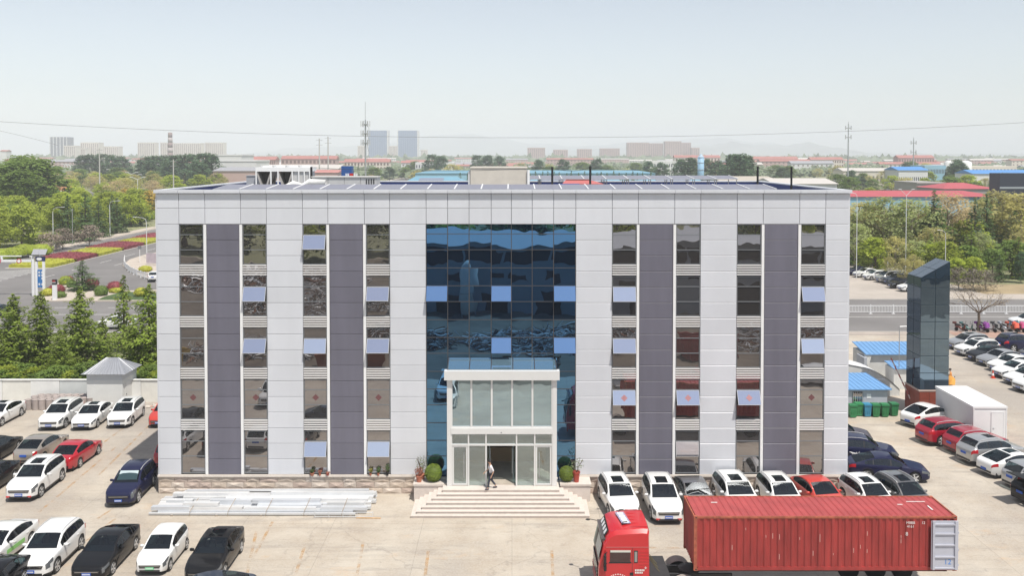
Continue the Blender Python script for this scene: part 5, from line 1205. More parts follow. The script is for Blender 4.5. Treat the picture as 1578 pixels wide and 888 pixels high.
# air-cooled chiller with V coils
cA, cB = A(400, 284, YF + 10), A(483, 284, YF + 10); cw_ = cB.x - cA.x; ctop = A(440, 257, YF + 10).z
chl = empty('rooftop_chiller', ((cA.x + cB.x)/2, YF + 10, ZR), 0, 'white rooftop chiller with two V-shaped coils', 'chiller')
hh_ = ctop - ZR; q = cw_/2; M_chg = pm('coil_fins', (.42, .40, .38), .6, .3, .15, 30, stretch=(1, 1, 8))
m = MB(); m.box(-q, q, -1, 1, hh_ - .32, hh_ - .02); m.build('fan_deck', M_white, chl)
m = MB(); m.box(-q, q, -1, 1, .15, .42); m.build('base_frame', M_white, chl)
for x in (-q, -q + cw_*.27, -q + cw_*.40, -q + cw_*.66, -q + cw_*.78, -q + cw_*.88, q - .08): m = MB(); m.box(x, x + .08, -1.005, -.93, .42, hh_ - .32); m.build('post', M_white, chl)
for c0 in (-q + cw_*.15, -q + cw_*.54):
    for s in (-1, 1):
        m = MB(); m.v = [(c0, -.95, .5), (c0 + s*cw_*.115, -.95, hh_ - .34), (c0 + s*cw_*.115, .95, hh_ - .34), (c0, .95, .5), (c0 + s*.12, -.95, .5), (c0 + s*(cw_*.115 + .12), -.95, hh_ - .34), (c0 + s*(cw_*.115+.12), .95, hh_ - .34), (c0 + s*.12, .95, .5)]
        m.f = [(0,1,2,3),(4,7,6,5),(0,4,5,1),(3,2,6,7)]; m.m = [0]*4; m.build('coil', M_chg, chl)
    m = MB(); m.box(c0 - cw_*.13, c0 + cw_*.13, .2, .3, .45, hh_ - .34); m.build('back_grille', pm('grille_dark', (.26, .25, .24), .7), chl)
m = MB(); m.box(-q + cw_*.66, q - .1, -.9, .9, .42, hh_ - .33); m.build('control_cabinet', pm('cabinet_grey', (.5, .5, .5), .5), chl)
for k in range(4): m = MB(); m.lathe([(.45, 0), (.47, .12), (.4, .12), (.38, .02), (0, .02)], 16, (-q + cw_*(.14 + k*.24), 0, hh_ - .02)); m.build('fan_shroud', M_white, chl)
# low grey air handler, in lengths, with round intakes
a0, b0 = A(484, 284, YF + 8.5), A(583, 284, YF + 8.5); L_ = b0.x - a0.x; top = A(530, 275, YF + 8.5).z
ah = empty('air_handler', ((a0.x + b0.x)/2, YF + 8.5, ZR), 0, 'long low grey air handling unit on the left half of the roof', 'air unit'); h3 = top - ZR + .1
M_ah = pm('air_unit_grey', (.50, .50, .50), .5, .2, .05, 2)
for k in range(4): m = MB(); m.box(-L_/2 + k*L_/4 + .01, -L_/2 + (k+1)*L_/4 - .01, -.7, .9, .1, h3); m.build('casing', M_ah, ah)
m = MB(); m.box(-L_/2 - .05, L_/2 + .05, -.78, .98, h3, h3 + .06); m.build('lid', pm('air_unit_lid', (.55, .54, .52), .6), ah)
for k in range(4): m = MB(); m.lathe([(.36, 0), (.34, .1), (.2, .18), (0, .2)], 16, axis='Y'); o = m.build('intake_hood', M_white, ah, (-L_/2 + .6 + k*L_/4.6, -.7, h3*.45), math.pi, True)
for k in range(4): m = MB(); m.box(L_/2 - .75 + k*.17, L_/2 - .68 + k*.17, -.73, -.70, .3, h3 - .12); m.build('vent_slot', M_trim, ah)
# water-proof sheet on the pipes, little box
g = A(392, 283, YF + 10); m = MB(); m.box(-.45, .45, -.4, .4, 0, A(392, 271, YF + 10).z - ZR); m.box(-.5, .5, -.45, .45, A(392, 271, YF+10).z - ZR, A(392, 270, YF+10).z - ZR); tag(m.build('vent_box', pm('vent_grey', (.32, .33, .36), .6), None, (g.x, YF + 10, ZR)), 'small grey vent box left of the chiller', 'vent')
m = MB(); m.tube([(-1.3, 0, .5), (-.6, -.05, .75), (0, 0, .62), (.5, 0, .85), (1.6, .05, .8)], [.12, .2, .14, .24, .22], 8); o = m.build('wrapped_pipe', pm('white_wrap', (.7, .7, .68), .7, 0, .06, 4), None, (A(468, 283, YF + 8).x, YF + 7.6, A(468, 284, YF + 7.6).z - .7), 0, True); tag(o, 'bulky white wrapped pipe before the chiller', 'pipe')
# stair penthouse
g0, g1 = A(725, 284, YF + 12), A(812, 284, YF + 12); zt2 = A(770, 257.5, YF + 12).z
ph_ = empty('stair_housing', ((g0.x + g1.x)/2, YF + 12, ZR), 0, 'beige rendered stair housing on the middle of the roof', 'roof housing'); q = (g1.x - g0.x)/2
m = MB(); m.box(-q, q, 0, 4.5, 0, zt2 - ZR - .08); m.build('wall', M_conc, ph_); m = MB(); m.box(-q - .05, q + .05, -.05, 4.55, zt2 - ZR - .08, zt2 - ZR); m.build('roof_slab', M_conc, ph_)
m = MB(); m.tube([(q + .1, -.1, 0), (q + .1, -.1, zt2 - ZR - .2)], .1, 8); m.build('downpipe', M_white, ph_)
m = MB(); m.tube([(-q - .1, .2, 0), (-q - .1, .2, zt2 - ZR - .35), (-q + .1, .4, zt2 - ZR - .1)], .09, 8); m.build('downpipe', M_white, ph_)
# red sheet roof and blue tank behind
g0, g1 = A(866, 281, YF + 11.5), A(916, 281, YF + 11.5); m = MB(); m.v = [(g0.x, YF + 11, ZTOP + .05), (g1.x + .6, YF + 11, ZTOP + .05), (g1.x - .3, YF + 13, ZTOP + .3), (g0.x + .4, YF + 13, ZTOP + .3), (g0.x, YF + 11, ZR), (g1.x + .6, YF + 11, ZR), (g1.x - .3, YF + 13, ZR), (g0.x + .4, YF + 13, ZR)]
m.f = [(0,1,2,3),(4,7,6,5),(0,4,5,1),(1,5,6,2),(2,6,7,3),(3,7,4,0)]; m.m = [0]*6; tag(m.build('red_roof_cover', pm('faded_red_sheet', (.48, .14, .13), .6)), 'low faded red cover right of the stair housing', 'cover')
g = A(877, 289, YF + 5); m = MB(); m.box(-.65, .65, 0, .6, 0, A(877, 285, YF + 5).z - ZR); m.box(-.7, .7, -.05, .65, A(877, 285, YF + 5).z - ZR, A(877, 283.5, YF+5).z - ZR); tag(m.build('blue_box', pm('blue_box_paint', (.015, .07, .32), .5), None, (g.x, YF + 5, ZR)), 'small deep blue box behind the parapet right of the stair housing', 'box')
# black poles with wires
for px, y0, lb in ((480, 257, 'black pole beside the white chiller'), (851, 257, 'black pole right of the stair housing'), (909.5, 256, 'black pole at the red roof cover'), (1167.5, 256, 'black pole toward the right end of the roof'), (1219.5, 257, 'rightmost black pole on the roof')):
    g = A(px, 285, YF + 9); zt3 = A(px, y0, YF + 9).z; m = MB(); m.tube([(0, 0, 0), (0, 0, zt3 - ZR)], .075, 8); m.box(-.2, .2, -.2, .2, 0, .25); tag(m.build('roof_pole', M_black, None, (g.x, YF + 9, ZR)), lb, 'pole', 'black poles on the roof')
for (xa, xb) in ((851, 909.5), (909.5, 1167.5), (1167.5, 1219.5), (480, 851)):
    A_, B_ = A(xa, 258, YF + 9), A(xb, 258, YF + 9); m = MB(); m.tube([A_.lerp(B_, t) - Vector((0, 0, .25 * 4*t*(1-t))) for t in [k/12 for k in range(13)]], .012, 4); tag(m.build('roof_wire', M_black), 'thin wire strung between black roof poles', 'wire', 'wires on the roof')
# blue cabinet with red and white characters behind the air handler
g0, g1 = A(526, 270, YF + 14), A(542, 270, YF + 14); zt3 = A(530, 256, YF + 14).z
m = MB(); m.box(-(g1.x-g0.x)/2, (g1.x-g0.x)/2, 0, .8, 0, zt3 - ZR); tag(m.build('blue_cabinet', pm('cabinet_blue', (.03, .09, .27), .5), None, ((g0.x+g1.x)/2, YF + 14, ZR)), 'blue cabinet standing behind the air handling unit', 'cabinet')
sg = empty('letter_sign', (A(541.5, 270, YF + 13).x, YF + 13, ZR), 0, 'three-character sign in white, red and white behind the air handling unit', 'sign')
for k, mt in enumerate((M_white, pm('sign_red', (.5, .03, .02), .5), M_white)):
    w = .27; zc = A(541, 270, YF + 13).z - ZR; x = (k - 1)*.31*1.02
    m = MB()
    if k == 1: m.box(x - w/2, x + w/2, 0, .05, zc - w/2, zc + w/2)
    else:
        for zz in (-.1, 0, .1): m.box(x - w/2, x + w/2, 0, .05, zc + zz - .025, zc + zz + .025)
        for xx in (-.09, .09): m.box(x + xx - .02, x + xx + .02, .002, .052, zc - w/2, zc + w/2)
    m.build('character', mt, sg)
m = MB(); m.tube([(-.4, .03, 0), (-.4, .03, A(541, 273, YF+13).z - ZR)], .03, 4); m.tube([(.4, .03, 0), (.4, .03, A(541, 273, YF+13).z - ZR)], .03, 4); m.build('legs', M_steel, sg)
# ================================================================== trees and planting
tr = random.Random(21)
M_bark = pm('tree_bark', (.13, .10, .075), .9, 0, .2, 4); M_barkl = pm('pale_bark', (.32, .28, .23), .9, 0, .15, 4)
LEAF = dict(bright=leafmat('leaf_bright', (.44, .51, .075), .3, .6, .18), green=leafmat('leaf_green', (.20, .29, .06), .35, .5, .2), olive=leafmat('leaf_olive', (.52, .48, .19), .3, .55, .16), tan=leafmat('leaf_tan', (.52, .42, .24), .3, .55, .14),
  dark=leafmat('leaf_dark', (.12, .20, .10), .35, .5, .2), cedar=leafmat('leaf_cedar', (.25, .33, .05), .4, .5, .15), cedard=leafmat('leaf_cedar_dark', (.11, .18, .06), .4, .45, .2), yellow=leafmat('leaf_golden', (.50, .36, .06), .3, .3, .1), red=leafmat('leaf_wine', (.24, .05, .06), .3, .2, .1), pink=leafmat('blossom_pink', (.30, .24, .19), .3, .3, .1), lime=leafmat('leaf_lime', (.42, .42, .04), .22, .25, .1), grey=leafmat('twig_grey', (.20, .17, .13), .3, .2, .12))
def leaf(m, c, nrm, s, asp=.55):
    t = nrm.orthogonal().normalized(); t = Matrix.Rotation(tr.random()*6.28, 3, nrm) @ t; b = nrm.cross(t)
    i = len(m.v); m.v += [tuple(c - t*s), tuple(c - b*s*asp), tuple(c + t*s), tuple(c + b*s*asp)]; m.f.append((i, i+1, i+2, i+3)); m.m.append(0)
def rv(a=1.0): return Vector((tr.uniform(-a, a), tr.uniform(-a, a), tr.uniform(-a, a)))
def broad(h, rad, nclump, nleaf, size, trunk=.32, lo=.28, spread=.9):
    """trunk with limbs, and a crown of leaf clumps hung on them with gaps between"""
    w = MB(); c = MB(); base = h*lo
    w.tube([(0, 0, 0), (.05, .03, base), (.1, 0, h*.62), (.05, .05, h*.86)], [trunk*.5, trunk*.4, trunk*.22, .03], 6)
    for k in range(nclump):
        a = tr.random()*6.283; v = tr.random()**.8; z = base + (h - base)*(.08 + .92*v)
        env = math.sin(math.pi*min(1, max(.0, (z - base)/(h - base))*.80 + .14))**.75
        r = rad*env*math.sqrt(tr.uniform(.12, 1)); p = Vector((math.cos(a)*r, math.sin(a)*r, z - rad*.1))
        if k % 3 == 0:
            st = Vector((.06, .02, max(base*.9, z - r*.8))); w.tube([st, st.lerp(p, .55) + Vector((0, 0, .15)), p], [trunk*.16, trunk*.09, .012], 4, cap=False)
        cr_ = spread*tr.uniform(.55, 1.15)
        for _ in range(nleaf):
            d = rv(); 
            if d.length > 1: d.normalize()
            leaf(c, p + Vector((d.x*cr_, d.y*cr_, d.z*cr_*.65)), (d*.6 + rv(.55) + Vector((.1, -.15, .95))).normalized(), size*tr.uniform(.6, 1.25))
    return w, c
def cedar(h, rad, nl=26, nb=11, size=.17, bare=.06, droop=.22, dens=1.0):
    w = MB(); c = MB(); w.tube([(0, 0, 0), (0, 0, h*.5), (.03, 0, h*.98)], [h*.022, h*.014, .02], 6)
    ph0, ph1 = tr.random()*6, tr.random()*6
    for t in range(nl):
        f = t/(nl - 1); z = h*(bare + (1 - bare)*f*.985); R0 = rad*(1 - f)**(.72 if dens > 2 else .8) + .1; R0 *= tr.uniform(.7, 1.18)
        n = max(3, int(nb*(1 - f*.55)))
        for k in range(n):
            a = 6.283*(k + tr.random()*.9)/n + t*1.3; L = R0*tr.uniform(.55, 1.1)*(1 + .28*math.sin(2*a + ph0) + .16*math.sin(3*a + ph1 + t*.5)); ca, sa = math.cos(a), math.sin(a)
            tip = Vector((ca*L, sa*L, z + L*.10 - L*L*droop*.16))
            w.tube([(0, 0, z), tip*.6 + Vector((0, 0, z*.4 + L*.05)), tip], [.035, .02, .008], 3, cap=False)
            ns = max(4, int(L*9*dens))
            for q in range(ns):
                u = .18 + .82*((q + tr.random())/ns)**.75; wd = .30*L*(1 - abs(u - .7)*1.0) + .14
                p = Vector((ca*L*u, sa*L*u, z + L*u*.10 - (L*u)**2*droop*.16)) + Vector((-sa, ca, 0))*tr.uniform(-wd, wd) + Vector((0, 0, tr.uniform(-.24, .07)))
                leaf(c, p, (Vector((ca*.35, sa*.35, 1)) + rv(.55)).normalized(), size*tr.uniform(.65, 1.3), .5)
    return w, c
def treeset(kind, maker, n): return [tuple(mb.mesh(nm, mt) for mb, nm, mt in ((wc[0], 'trunk', M_barkl if kind in ('olive', 'tan', 'yellow', 'grey') else M_bark), (wc[1], 'crown', LEAF[kind]))) for wc in (maker() for _ in range(n))]
T = {'bright': treeset('bright', lambda: broad(8, 3.2, 105, 34, .26, lo=.13), 4), 'green': treeset('green', lambda: broad(8, 3.1, 100, 34, .25, lo=.15), 3), 'olive': treeset('olive', lambda: broad(9, 3.3, 100, 22, .19, spread=.85), 4), 'tan': treeset('tan', lambda: broad(9, 3.3, 95, 17, .17, spread=.8), 3),
     'dark': treeset('dark', lambda: broad(11, 3.0, 120, 34, .28, lo=.08), 3), 'yellow': treeset('yellow', lambda: broad(6, 2.4, 60, 30, .22, lo=.1), 1), 'pink': treeset('pink', lambda: broad(4.2, 2.0, 45, 26, .16, .18, .12), 2), 'grey': treeset('grey', lambda: broad(5, 2.8, 60, 20, .16, .2, .15), 2),
     'cedar': treeset('cedar', lambda: cedar(9, 3.2, 24, 11, .17, .05, .42, 3.0), 3), 'cedard': treeset('cedard', lambda: cedar(8, 2.3, 20, 9, .2, .05, .2, 1.3), 3)}
T['cedarg'] = [(a, (lambda m: (m.materials.__setitem__(0, LEAF['cedar']), m)[1])(b.copy())) for a, b in T['cedard']]
T['sage'] = [(a, (lambda m: (m.materials.__setitem__(0, leafmat('leaf_sage', (.42, .47, .20), .3, .6, .15)), m)[1])(b.copy())) for a, b in T['olive']]
BASEH = dict(sage=9, bright=8, green=8, olive=9, tan=9, dark=11, yellow=6, pink=4.2, grey=5, cedar=9, cedard=8, cedarg=8)
NAMES = dict(sage='spring_tree', bright='broadleaf_tree', green='broadleaf_tree', olive='spring_tree', tan='spring_tree', dark='poplar_tree', yellow='golden_tree', pink='blossom_tree', grey='bare_bush', cedar='cedar_tree', cedard='fir_tree', cedarg='fir_tree')
def tree(kind, x, y, h, label, group=None, wide=1.0, z=-.1, v=None, name=None):
    w, c = T[kind][tr.randrange(len(T[kind])) if v is None else v]; s = h/BASEH[kind]
    o = empty(name or NAMES[kind], (x, y, z), tr.random()*6.28, label, 'tree' if kind != 'grey' else 'bush', group); o.scale = (s*wide, s*wide, s)
    inst('trunk', w, o); inst('crown', c, o); return o
def ptree(kind, px, Y, ytop, label, group=None, wide=1.0, **k):
    p = A(px, ytop, Y); return tree(kind, p.x, Y, p.z + .1, label, group, wide, **k)
GC = 'conifers behind the left yard wall'
for kd, px, Y, yt, w, v, lb in (('cedar', 20, 81, 452, 1.15, 0, 'broad shaggy cedar behind the wall at the left picture edge'), ('cedar', 62, 84, 449, 1.0, 1, 'cedar left of centre behind the wall with a thin leader'), ('cedar', 123, 82, 441, 1.12, 2, 'tall full cedar rising behind the small white hut\'s left side'), ('cedarg', 190, 95, 424, .95, 0, 'slender cedar standing back toward the road'), ('cedar', 229, 80, 437, 1.0, 0, 'tall cedar touching the building\'s left edge'), ('cedar', -25, 83, 470, 1.1, 1, 'cedar cut by the left picture edge behind the wall'), ('cedar', 92, 79, 505, .9, 2, 'low spreading cedar just behind the wall left of the hut'), ('cedar', 205, 79, 500, .8, 1, 'low spreading cedar just behind the hut\'s right side'), ('cedar', 158, 84, 488, .9, 0, 'half-height cedar behind the hut roof')):
    ptree(kd, px, Y, yt, lb, GC, w, v=v)
for k in range(26):
    px = -20 + k*11; ptree('green' if k % 3 else 'bright', px, 76.2 + tr.random()*1.6, 566 + tr.uniform(-8, 14), 'low leafy shrub in the thicket directly behind the left wall', 'thicket behind the left wall', 1.5, name='thicket_shrub')['category'] = 'shrub'
# left bank across the side road
def vis(x, y, lo=-60, hi=1640): return lo < CX + x/y*FPX < hi
def scatter(n, x0, x1, y0, y1, kinds, hr, label, group, wide=1.1, lo=-60, hi=1640, mind=4.5, avoid=None):
    pts = []; tries = 0
    while len(pts) < n and tries < n*40:
        tries += 1; x, y = tr.uniform(x0, x1), tr.uniform(y0, y1)
        if not vis(x, y, lo, hi) or any((x-a)**2 + (y-b)**2 < mind**2 for a, b in pts) or (avoid and avoid(x, y)): continue
        pts.append((x, y)); kd = kinds[tr.randrange(len(kinds))]; tree(kd, x, y, tr.uniform(*hr), label[kd] if isinstance(label, dict) else label, group, wide)
GLB = 'trees on the left bank across the side road'
scatter(62, -200, -110, 172, 330, ['bright']*5 + ['green'], (7, 10), {'bright': 'fresh green broadleaf tree on the left bank across the side road', 'green': 'darker green broadleaf tree on the left bank across the side road'}, GLB, 1.2, hi=240, mind=5)
for px, Y, yt in ((104, 212, 302), (131, 216, 299), (152, 225, 307), (180, 238, 305), (172, 250, 300), (215, 262, 308)): ptree('cedard', px, Y, yt, 'dark fir standing among the bright trees of the left bank', 'firs on the left bank', 1.2)
for px, Y, yt in ((78, 192, 356), (96, 197, 352), (137, 204, 347)): ptree('pink', px, Y, yt, 'pale pink blossoming tree at the edge of the left bank', 'blossom trees on the left bank', 1.2)
for px, Y, yt in ((235, 300, 293), (225, 330, 296), (213, 345, 291), (195, 360, 290)): ptree('yellow', px, Y, yt, 'golden yellow tree next to the building\'s left roof corner', 'golden trees left of the roof', 1.2)
def bush(x, y, r, h, mt, label, group, n=260, sz=.16, name='round_bush', z=.04, inner=True):
    o = empty(name, (x, y, z), tr.random()*6, label, 'bush', group); leafball(n, r, h*.6, sz, tr, .8, cz=h*.42).build('crown', mt, o)
    m = MB(); m.lathe([(0, 0), (r*.8, h*.12), (r*.88, h*.42), (r*.6, h*.85), (0, h*.98)], 9); m.build('inner_crown', mt, o, smooth=True); return o
for px, py_, r in ((60, 392, 3.0), (20, 398, 2.6), (38, 392, 2.4), (2, 400, 2.2)): g = G(px, py_); bush(g.x, g.y, r, 2.2, LEAF['bright'], 'round green bush beside the far pavement at the left', 'bushes along the far pavement', 500, .2)
for (xa, ya, xb, yb) in ((66, 376, 106, 368), (147, 362, 178, 354), (175, 357, 213, 345), (216, 345, 260, 334)):
    a, b = G(xa, ya), G(xb, yb); d = b - a; n = int(d.length/2.2)
    for k in range(n): p = a.lerp(b, k/max(1, n-1)); bush(p.x - 3, p.y, 2.0, 2.2, LEAF['green'] if k % 2 else LEAF['bright'], 'clipped green bush in the hedge line along the far pavement', 'hedge line along the far pavement', 260, .2)
# median hedges
def hedge(x0, x1, y0, y1, h, mt, label, n, crown=0.0):
    o = empty('median_hedge', ((x0+x1)/2, (y0+y1)/2, -.1), 0, label, 'hedge', 'hedges on the road median'); a, b = (x1-x0)/2, (y1-y0)/2
    m = MB(); N = 10
    def zz(u, v): return h*(1 - .25*max(abs(u), abs(v))**6) + crown*(1 - u*u)*(1 - v*v)
    g = [[(a*u, b*v, zz(u, v)) for u in [2*i/N - 1 for i in range(N+1)]] for v in [2*j/N - 1 for j in range(N+1)]]
    for j in range(N):
        for i in range(N): m.face([g[j][i], g[j][i+1], g[j+1][i+1], g[j+1][i]])
    for i in range(N):
        for e in (0, N): m.face([g[e][i], g[e][i+1], (*g[e][i+1][:2], 0), (*g[e][i][:2], 0)]); m.face([g[i][e], g[i+1][e], (*g[i+1][e][:2], 0), (*g[i][e][:2], 0)])
    m.build('hedge_body', mt, o)
    c = MB()
    for _ in range(n):
        u, v = tr.uniform(-1, 1), tr.uniform(-1, 1)
        if tr.random() < .25: u, z = (1 if tr.random() < .5 else -1), tr.random()*h
        else: z = zz(u, v)
        leaf(c, Vector((a*u, b*v, z)), (Vector((0, 0, 1)) + rv(.8)).normalized(), tr.uniform(.1, .22))
    c.build('foliage', mt, o)
M_hl = LEAF['lime']; M_hr = LEAF['red']
for y0, y1, kd in ((163.5, 173, 0), (172, 182, 1), (181.5, 194, 0), (193, 205, 1), (204.5, 217, 0), (216, 227, 1), (226.5, 246, 0), (246, 258, 1), (258, 290, 0)):
    hedge(-92.3, -84.4, y0, y1, .9 if not kd else 1.0, M_hr if kd else M_hl, ('wine-red clipped hedge bed on the road median' if kd else 'yellow-green clipped hedge bed on the road median'), 900, .5 if kd else .15)
m = MB(); m.box(-92.7, -84, 163, 420, -.12, .05); tag(m.build('median_kerb', MATS['kerb_stone']), kind='structure')
ISL = [((104, 434), .95, .9, 'red', 'small red bush behind the green ones on the traffic island'), ((101, 439), 1.15, 1.4, 'bright', 'large green bush on the traffic island left of the little pine'), ((111, 443), .9, 1.1, 'green', 'small green bush before the large one on the traffic island'), ((141.5, 443), 1.2, 1.5, 'red', 'round red bush right of the little pine'), ((156, 456), 1.1, 1.5, 'green', 'clipped green ball on the traffic island path'), ((177, 448), 1.3, 1.4, 'red', 'round red bush on the right of the traffic island'), ((180, 451), 1.2, .7, 'lime', 'low yellow bush below the right-hand red bush'), ((87, 451), 1.4, 1.2, 'red', 'low red bush behind the white signal post'), ((74, 456), 1.0, 1.1, 'lime', 'yellow bush left of the white signal post'), ((92, 459), 1.0, .9, 'green', 'green bush at the foot of the white signal post'), ((218, 457), 1.1, 1.3, 'lime', 'yellow-green bush at the right end of the traffic island'), ((224, 419), 1.3, 1.1, 'lime', 'yellow-green bush on the corner pavement'), ((239, 403), 1.2, 1.2, 'red', 'red bush behind the corner hoarding')]
for (px, py_), r, h, kd, lb in ISL: g = G(px, py_); bush(g.x, g.y, r, h, LEAF[kd], lb, 'bushes on the traffic island', 420, .12)
p = G(127, 448); o = tree('cedard', p.x, p.y, 4.6, 'small dark spreading pine on the traffic island', None, 1.9, z=.04)
gr = [G(*q) for q in ((150, 463), (243, 463), (243, 452), (190, 450), (160, 458))]; sheet('lawn', [q[:2] for q in gr], .05, pm('lawn_green', (.06, .10, .03), .95, 0, .3, .5))
# right bank
GRB = 'trees on the right bank beyond the far lot'
RB = [('olive', 1332, 172, 318, 1.25), ('sage', 1362, 168, 312, 1.3), ('tan', 1392, 176, 318, 1.2), ('sage', 1405, 166, 316, 1.2), ('tan', 1462, 172, 305, 1.35), ('tan', 1478, 180, 312, 1.2), ('olive', 1545, 176, 302, 1.3), ('sage', 1522, 182, 312, 1.2), ('olive', 1575, 170, 306, 1.2), ('sage', 1318, 160, 345, 1.2), ('bright', 1350, 156, 368, 1.3), ('olive', 1380, 155, 366, 1.3), ('sage', 1412, 153, 372, 1.3), ('bright', 1430, 152, 378, 1.3), ('bright', 1460, 150, 374, 1.3), ('green', 1490, 150, 380, 1.2), ('olive', 1440, 160, 352, 1.2), ('sage', 1510, 158, 360, 1.1), ('green', 1560, 152, 372, 1.3), ('green', 1530, 150, 385, 1.2), ('bright', 1500, 146, 398, 1.2), ('green', 1330, 162, 380, 1.2), ('bright', 1475, 146, 400, 1.2), ('olive', 1590, 160, 350, 1.2)]
RBL = dict(sage='pale sage-green spring tree on the right bank', olive='olive-yellow spring tree on the right bank', tan='sparse brownish spring tree on the right bank', bright='fresh green tree low on the right bank', green='dark green tree low on the right bank')
for kd, px, Y, yt, w in RB: ptree(kd, px, Y, yt - (9 if yt < 330 else 2), RBL[kd], GRB, w)
for kd, px, Y, yt, w, lb in (('cedard', 1440, 168, 294, 1.1, 'tall dark fir before the light blue wall'), ('cedard', 1503, 164, 305, .9, 'pointed dark fir left of centre of the right bank'), ('cedard', 1521, 170, 298, .9, 'pointed dark fir beside the golden tree at the right'), ('cedarg', 1497, 152, 345, 1.2, 'broad green fir in the lower right bank'), ('cedarg', 1570, 150, 365, 1.3, 'dark fir at the right picture edge'), ('cedarg', 1435, 154, 360, 1.1, 'green fir behind the glass pylon'), ('cedarg', 1352, 160, 392, 1.3, 'dark low fir behind the distant line of cars'), ('cedard', 1316, 168, 330, .9, 'dark fir beside the building\'s right edge'), ('cedard', 1540, 146, 392, 1.2, 'low dark fir right of the bare tree')): ptree(kd, px, Y, yt, lb, 'firs on the right bank', w)
for px, Y, yt in ((1478, 137, 412), (1500, 136, 414), (1520, 137, 416)): ptree('grey', px, Y, yt, 'bare brownish bush on the slope behind the bare tree', 'bare bushes on the right bank', 1.3)
for px, Y, yt in ((1393, 142, 398), (1408, 143, 392), (1419, 141, 400), (1372, 146, 395)): ptree('olive', px, Y, yt, 'thin young tree behind the distant line of cars', 'young trees behind the distant cars', .8)
ptree('dark', 1574, 145, 388, 'wine-dark tree at the right edge', None, .8)
scatter(26, 62, 175, 168, 225, ['green', 'olive', 'bright'], (6, 10), {'green': 'dark green filler tree deep in the right bank', 'olive': 'olive filler tree deep in the right bank', 'bright': 'fresh green filler tree deep in the right bank'}, GRB, 1.2, lo=1300, mind=6, avoid=lambda x, y: y > 205 and x > 80)
sheet('slope_ground', [(70.5, 133), (190, 133), (190, 143), (70.5, 143)], -.05, pm('sandy_earth', (.32, .25, .15), .95, 0, .2, .3))
# bare street tree
def bare_tree(loc, h, label):
    o = empty('bare_tree', loc, 0, label, 'tree'); w = MB(); w.tube([(0, 0, 0), (.03, 0, h*.25), (0, .02, h*.42)], [.20, .16, .14], 8); w.build('trunk', M_bark, o)
    br = MB()
    def grow(p, d, L, r, lev):
        q = p + d*L*.5 + rv(.06)*L; e = p + d*L + rv(.08)*L; br.tube([p, q, e], [r, r*.8, r*.55], 5 if lev < 2 else 3, cap=False)
        if lev < 5:
            for _ in range(3 if lev < 3 else 2): nd = (d + rv(.75) + Vector((0, 0, .12))).normalized(); nd.z = max(nd.z, -.05); grow(e, nd.normalized(), L*tr.uniform(.55, .8), r*.55, lev+1)
    for k in range(6): a = k*1.05 + .3; grow(Vector((0, .01, h*.38)), Vector((math.cos(a)*.95, math.sin(a)*.95, .55 + .3*(k % 2))).normalized(), h*.26, .085, 1)
    br.build('branches', M_bark, o)
    c = MB()
    for _ in range(500): a = tr.random()*6.28; r_ = h*.55*math.sqrt(tr.random()); leaf(c, Vector((math.cos(a)*r_, math.sin(a)*r_, h*(.62 + .33*tr.random()*(1 - (r_/(h*.6))**2)))), rv().normalized(), .06)
    c.build('sparse_buds', LEAF['tan'], o)['kind'] = 'stuff'
g = G(1508, 511); bare_tree((g.x, g.y, .03), A(1508, 437, g.y).z, 'bare wide-branching street tree standing among the parked scooters')
# ================================================================== middle distance and far background
br_ = random.Random(5)
M_cream = pm('far_wall_cream', (.66, .60, .52), .8, 0, .05, .05); M_wht = pm('far_wall_white', (.66, .66, .65), .8); M_pinkw = pm('far_wall_pink', (.46, .33, .30), .8); M_redr = pm('far_roof_red', (.36, .15, .13), .8, 0, .1, .1); M_win = pm('far_window', (.10, .11, .13), .3); M_winr = pm('far_window_brown', (.16, .09, .08), .5)
def block(name, px0, px1, ytop, Y, depth, wall, label, cat='building', group=None, floors=0, bays=0, winm=None, roof=None, rh=2.5, z0=0, fac=(.55, .55), parapet=None, ybase=None):
    a, b = A(px0, ytop, Y), A(px1, ytop, Y); h = a.z if not roof else a.z - rh; w = b.x - a.x; q = w/2
    o = empty(name, ((a.x + b.x)/2, Y, -.12), 0, label, cat, group); h += .12
    m = MB(); m.box(-q, q, 0, depth, 0, h); m.build('wall', wall, o)
    if floors and bays:
        fm = MB(); fh = h/floors; bw = w/bays
        for f in range(floors):
            for k in range(bays): fm.box(-q + (k + .5 - fac[0]/2)*bw, -q + (k + .5 + fac[0]/2)*bw, -.12, .05, f*fh + fh*(.5 - fac[1]/2), f*fh + fh*(.5 + fac[1]/2))
        wo_ = fm.build('windows', winm or M_win, o); wo_['kind'] = 'stuff'
    if roof:
        e = .03*w*0 + .5; m = MB(); pr = [(-q - e, -e, h), (q + e, -e, h), (q + e, depth + e, h), (-q - e, depth + e, h), (-q - e, depth/2, h + rh), (q + e, depth/2, h + rh)]
        m.v = pr; m.f = [(0,1,5,4),(2,3,4,5),(1,2,5),(3,0,4),(3,2,1,0)]; m.m = [0]*5; m.build('roof', roof, o)
    elif parapet: m = MB(); m.box(-q - .3, q + .3, -.3, depth + .3, h, h + parapet); m.build('parapet', wall, o)
    return o
def windows_each(o, w, n, z0, z1, y=-.08, mt=None, ww=.55):
    for k in range(n): m = MB(); c = -w/2 + (k + .5)*w/n; m.box(c - w/n*ww/2, c + w/n*ww/2, y, .05, z0, z1); m.build('window', mt or M_win, o)
